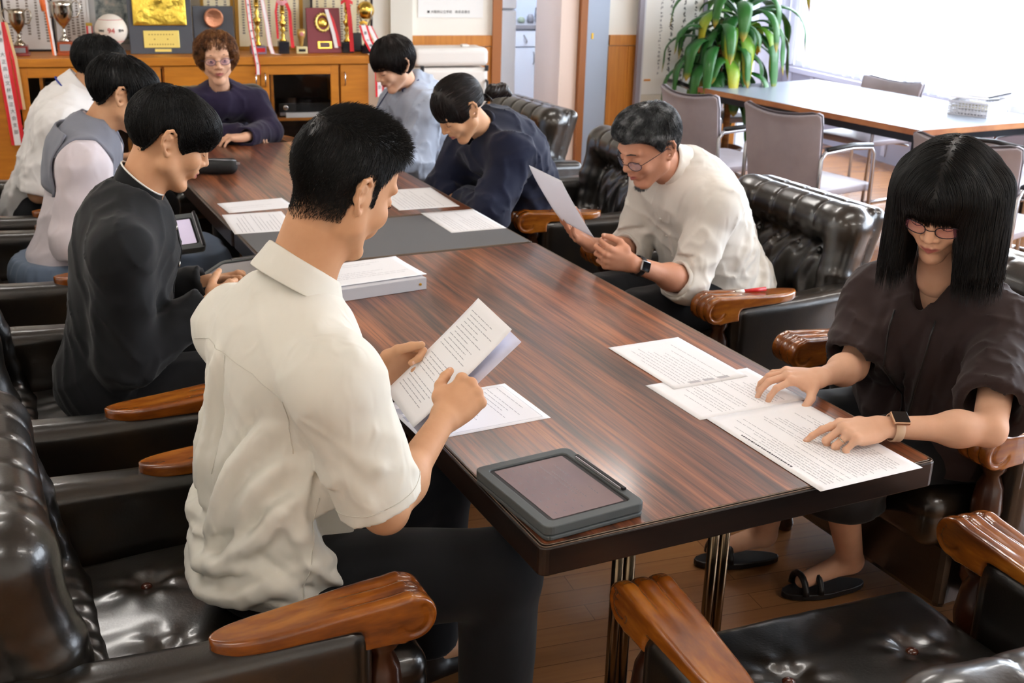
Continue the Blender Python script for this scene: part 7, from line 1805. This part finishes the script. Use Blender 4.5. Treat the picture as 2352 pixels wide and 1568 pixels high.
hair, (HP, HQ) = sdf_child('hair', hs, M_HGRY, root, 1, F); HPl = F.l(HP)
strands('hair_strands', hs, F, root, M_HGRY, surf_seeds(HPl, HQ, 8000, lambda c: c[:, 2] > -0.05, 2), lambda P, n, t: comb(F, 0.1, fw=0.2)(P, n, t)+n*0.12+NP([0.35, 0, 0])[None], 0.042, seg=6, r=0.0007, lift=(0.0, 0.009), parent=hair, wob=0.3, free=0.25)
strands('goatee', hf, F, root, M_HGRY, surf_seeds(*hf.mesh(), 300, lambda c: (np.abs(c[:, 0]) < 0.011) & (c[:, 1] > 0.045) & (c[:, 2] < -0.100) & (c[:, 2] > -0.125), 4), lambda P, g, t: g*0.5+down(F)[None], 0.009, seg=4, r=0.0005, free=0.8)
glasses(root, F, mat('dark_rim', '#2b2730', 0.3, metal=0.5), M_lens('clear_lens', '#cfd8ff', 0.18), w=0.024, hgt=0.016, drop=0.010, y=0.103)
brows(root, F, M_HGRY, y=0.096); lashes(root, F)
# his papers
def leaf(label, corner, ax, ay, w, h, bend=0.0, name='held_sheet', seed=1):
    x = unit(ax); y = NP(ay, dtype=float); y = unit(y-x*(y@x)); n = np.cross(x, y)
    M = Matrix((Vector(x), Vector(y), Vector(n))).transposed().to_4x4(); M.translation = Vector(NP(corner)+x*w/2+y*h/2)
    return sheet(name, label, w, h, M, 16, seed=seed, curl=bend, thick=0.0006, skip=0.2)
leaf('stapled sheets held upright in the grey-haired man\'s hands', (0.912, 1.44, 0.800), (-0.02, 1.0, 0.02), (-0.56, 0.0, 0.83), 0.21, 0.225, 0.006, seed=31)
t = thing('red_marker', 'red marker lying on the seat beside the grey-haired man\'s elbow', 'marker', (1.46, 1.30, 0.62)); 
t.location = (1.405, 1.318, 0.612)
MB().tube([(0, 0, 0), (0.075, -0.012, 0.004)], 0.007, 10).build('barrel', mat('red_plastic', '#c5161c', 0.35), t, smooth=True); MB().tube([(-0.028, 0.0045, -0.0015), (-0.001, 0, 0)], 0.0078, 10).build('cap', M_WPIP, t, smooth=True)

# ================= woman with long black bob and glasses, nearest on the right
F = Frame((1.140, 0.310, 1.148), 120, 27, -4, 1.03)
J = dict(P=NP([1.40, 0.46, 0.50]), N=NP([1.235, 0.380, 0.945]), SL=NP([1.315, 0.235, 0.840]), SR=NP([1.215, 0.545, 0.845]), EL=NP([1.075, 0.035, 0.722]), ER=NP([1.10, 0.48, 0.700]), WL=NP([0.843, 0.105, 0.738]), WR=NP([0.905, 0.370, 0.742]))
LEG = [((1.38, 0.37, 0.485), (1.01, 0.40, 0.50), (1.25, 0.545, 0.09), (1.11, 0.57, 0.045)), ((1.38, 0.55, 0.485), (1.02, 0.60, 0.50), (1.12, 0.755, 0.09), (0.98, 0.80, 0.045))]
LEG = [tuple(NP(p) for p in lg) for lg in LEG]
HN = dict(L=dict(a=(-0.97, 0.20, -0.02), n=(-0.05, -0.20, 0.98), curl=[(22, 18, 8), (42, 72, 40), (46, 78, 45), (46, 75, 42)], spread=(6, 0, -3, -6), thumb=[(0.70, 0.55, -0.45), (0.85, 0.35, -0.35), (0.95, 0.0, -0.25)], h=0.0022),
          R=dict(a=(-0.95, 0.28, 0.06), n=(0.02, -0.12, 0.99), curl=[(22, 36, 22), (18, 36, 24), (16, 38, 24), (16, 36, 22)], spread=(12, 3, -7, -16), thumb=[(0.35, 0.75, -0.55), (0.55, 0.45, -0.65), (0.75, 0.2, -0.6)], h=0.0022))
root, hf, B = person('woman with long black bob, glasses and dark brown blouse, pointing at a printed sheet', J, F, M_SKINP, False, 0.046, HN, h=0.0026, legs=LEG, nail=True, sc_hand=0.95)
R, u, f, r, M1, M2 = B
s, _ = shirt_of(root, J, B, M_BROWNB, off=0.030, male=False, long=False, frac=0.86, fracL=0.80, r0=0.070, r1=0.078, hem=0.05, hunch=0.02, neck=0.052, nk=0.025, noise=0.0045, drop=0.075, seed=16, h=0.006, ridges=[([(sx*0.052, 0.5, 0.42), (sx*0.050, 0.5, 0.34), (sx*0.038, 0.5, 0.24), (sx*0.032, 0.5, 0.10)], (0, -1, 0), 0.013) for sx in (-1, 1)]+[([(sx*0.115, 0.5, 0.34), (sx*0.10, 0.5, 0.22), (sx*0.09, 0.5, 0.08)], (0, -1, 0), 0.010) for sx in (-1, 1)], vneck=((0, 0.045, 0.0), (0, 0.105, -0.10), 0.036, 0.012), name='blouse',
    lines=[('yz', -1, [(0.02, 0.40), (0.0, 0.25), (-0.02, 0.10)], 0.016, 0.012), ('xz', 1, [(-0.09, 0.42), (-0.08, 0.28), (-0.07, 0.12)], 0.012, 0.012), ('xz', 1, [(0.09, 0.42), (0.085, 0.28), (0.07, 0.10)], 0.012, 0.012), ('xz', 1, [(-0.045, 0.36), (-0.03, 0.22), (-0.03, 0.05)], 0.010, 0.010), ('xz', 1, [(0.04, 0.34), (0.03, 0.2), (0.03, 0.05)], 0.010, 0.010)])
W_ = lambda x, y, z: J['P']+r*x+f*y+u*z; L_ = np.linalg.norm(J['N']-J['P'])
for sx in (-1, 1):
    Q = list(drape(s, [W_(sx*0.050, 0.5, L_-0.04-0.03*i) for i in range(3)]+[W_(sx*(0.046-0.0045*i), 0.5, L_-0.13-0.03*i) for i in range(9)], -f, 0.005)-NP(root.location))
    MB().tube([tuple(q) for q in Q], 0.0022, 6).build('lanyard', mat('black_lanyard', '#1b1a1a', 0.4), root, smooth=True)
e = Q[-1]; hk = MB(); hk.tube([tuple(e+NP([0, 0, 0.002])), tuple(e+NP([-0.004, -0.004, -0.035]))], [0.004, 0.0045], 8); ho = hk.build('lanyard_clip', mat('nickel', '#a9a49a', 0.2, metal=1.0), root, smooth=True)
for zc, rr in ((-0.050, 0.012), (-0.078, 0.016)):
    MB().tube([tuple(e+NP([-0.008+rr*cos(a)*0.6, rr*cos(a)*0.8, zc+rr*sin(a)])) for a in np.linspace(0, 6.28, 19)[:-1]], 0.0020, 6, closed=True).build('key_ring', mat('nickel', '#a9a49a', 0.2, metal=1.0), root, smooth=True)
# dark skirt to the knee, bare shins, sandals
pts = NP([J['P'], LEG[0][1], LEG[1][1]]); sk = SDF(pts.min(0)-[0.2, 0.2, 0.34], pts.max(0)+[0.2, 0.16, 0.2], 0.008)
sk.ell(J['P']+[0, 0, 0.0], (0.185, 0.185, 0.13), k=0.03)
for lg in LEG: sk.cap(lg[0], lg[1], 0.105, 0.085, 0.06); sk.cap(lg[1], NP(lg[1])*0.45+NP(lg[2])*0.55, 0.085, 0.11, 0.05)
sk.plane((0, 0, 0.33), (0, 0, -1)); sk.disp(lambda X, Y, Z: -0.006*vnoise(X*30, Y*30, Z*8, 3)); sdf_child('skirt', sk, M_TROU, root)
for lg in LEG:
    a = NP(lg[2]); d = unit([lg[3][0]-a[0], lg[3][1]-a[1], 0]); b = np.cross([0, 0, 1.0], d); M = Matrix((Vector(b), Vector(d), Vector((0, 0, 1)))).transposed().to_4x4(); M.translation = Vector((a[0], a[1], 0.0))-Vector(root.location)
    sl = MB().prism([(0.036*cos(t_)*(1.0 if sin(t_) < 0 else 1.15), 0.075+0.125*sin(t_)) for t_ in np.linspace(0, 2*pi, 20)[:-1]], 0.004, 0.022, M).build('sandal_sole', M_SHOE, root, bevel=0.003)
    for yy in (0.105, 0.150):
        MB().tube([tuple(M @ Vector((0.040*cos(t_), yy, 0.022+0.045*sin(t_)))) for t_ in np.linspace(0, pi, 9)], 0.009, 8).build('sandal_strap', M_SHOE, sl, smooth=True)
# ring and watch
LF = HN['L']; aa = unit(LF['a']); nn = NP(LF['n'], dtype=float); nn = unit(nn-aa*(nn@aa)); tt = np.cross(aa, nn)
cc = J['WL']+(aa*0.086-tt*0.013+nn*0.002)*0.95; th = radians(46); dd = aa*cos(th)-nn*sin(th); q0 = cc+dd*0.020
bb = np.cross(dd, tt); MB().tube([tuple(q0+(tt*cos(x)+bb*sin(x))*0.0092-NP(root.location)) for x in np.linspace(0, 6.28, 19)[:-1]], 0.0013, 6, closed=True).build('finger_ring', mat('silver_ring', '#cfc8b8', 0.15, metal=1.0), root, smooth=True)
watch(root, J['WL'], J['EL'], (-0.1, -0.45, 0.9), mat('beige_band', '#c9a98c', 0.6), mat('rose_gold_case', '#c9a183', 0.25, metal=0.9), mat('black_glass', '#050506', 0.05), 1.0, 0.0275)
# hair: heavy straight bob with fringe, hanging plumb
gl = down(F)
def bob(q):
    top = NP([0, -0.012, 0.03])
    for x, y, ln, rr in ((-0.088, 0.015, 0.235, 0.042), (0.080, 0.015, 0.235, 0.038), (-0.092, -0.03, 0.235, 0.048), (0.080, -0.03, 0.235, 0.042), (-0.050, -0.078, 0.23, 0.042), (0.050, -0.078, 0.23, 0.042), (0, -0.090, 0.23, 0.042), (-0.078, 0.045, 0.23, 0.022), (0.078, 0.045, 0.23, 0.022)):
        a = NP([x*0.9, y, 0.03]); q.cap(a, a+gl*ln+NP([x*0.15, -0.006, 0]), rr, rr*0.9, 0.03)
    q.ell((0, 0.035, 0.055), (0.075, 0.074, 0.055), k=0.02)
hs = SDF((-0.17, -0.26, -0.27), (0.17, 0.15, 0.15), 0.0036); hs.ell((0, -0.012, 0.032), (0.096, 0.116, 0.102), k=0); bob(hs)
hs.rbox((0.006, 0.13, -0.100), (0.049, 0.115, 0.124), 0.03, None, 0.012, 'cut'); hs.rbox((0.006, 0.02, -0.125), (0.047, 0.075, 0.12), 0.03, None, 0.01, 'cut')
hs.plane(F.l(J['N']*0+NP([F.C[0], F.C[1], F.C[2]-0.148])), gl)
hs.disp(lambda X, Y, Z: -0.0015*vnoise(X*60, Y*60, Z*25, 4)+0.002*np.exp(-(X/0.002)**2)*(Z > 0.10))
hair, (HP, HQ) = sdf_child('hair', hs, M_HBLK, root, 1, F); HPl = F.l(HP)
def wflow(P, n, t):
    side = np.sign(P[:, 0:1])+0.0; d = np.concatenate([side*0.9, 0*side-0.15+0.5*(P[:, 1:2] > 0.04), 0*side], 1)*np.clip((P[:, 2:3]-0.05)*14, 0, 1)
    return d+gl[None]*1.0
strands('hair_strands', hs, F, root, M_HBLK, surf_seeds(HPl, HQ, 8000, lambda c: c[:, 2] > -0.02, 2), wflow, 0.085, seg=9, r=0.0008, lift=(0.0, 0.0025), parent=hair)
strands('hair_strands', hs, F, root, M_HBLK, surf_seeds(HPl, HQ, 5000, lambda c: c[:, 2] <= -0.01, 7), wflow, 0.055, seg=7, r=0.0007, lift=(0.0, 0.003), parent=hair, free=0.7, wob=0.05)
strands('fringe', hs, F, root, M_HBLK, surf_seeds(HPl, HQ, 1500, lambda c: (c[:, 1] > 0.085) & (np.abs(c[:, 0]) < 0.055) & (c[:, 2] > 0.03) & (c[:, 2] < 0.065), 9), lambda P, n, t: NP([0, -0.12, -1.0])[None]+0*P, 0.026, seg=6, r=0.0008, lift=(-0.001, 0.002), parent=hair, free=0.7)
glasses(root, F, mat('dark_rim', '#2b2730', 0.3, metal=0.5), M_lens('pink_lens', '#d07088', 0.2), shape='soft', w=0.0235, hgt=0.0145, drop=0.004, y=0.101)
brows(root, F, M_HBLK); lashes(root, F)

# ---------------------------------------------------------------- last: lettering to plain meshes
texts_to_meshes()
bpy.context.view_layer.update()
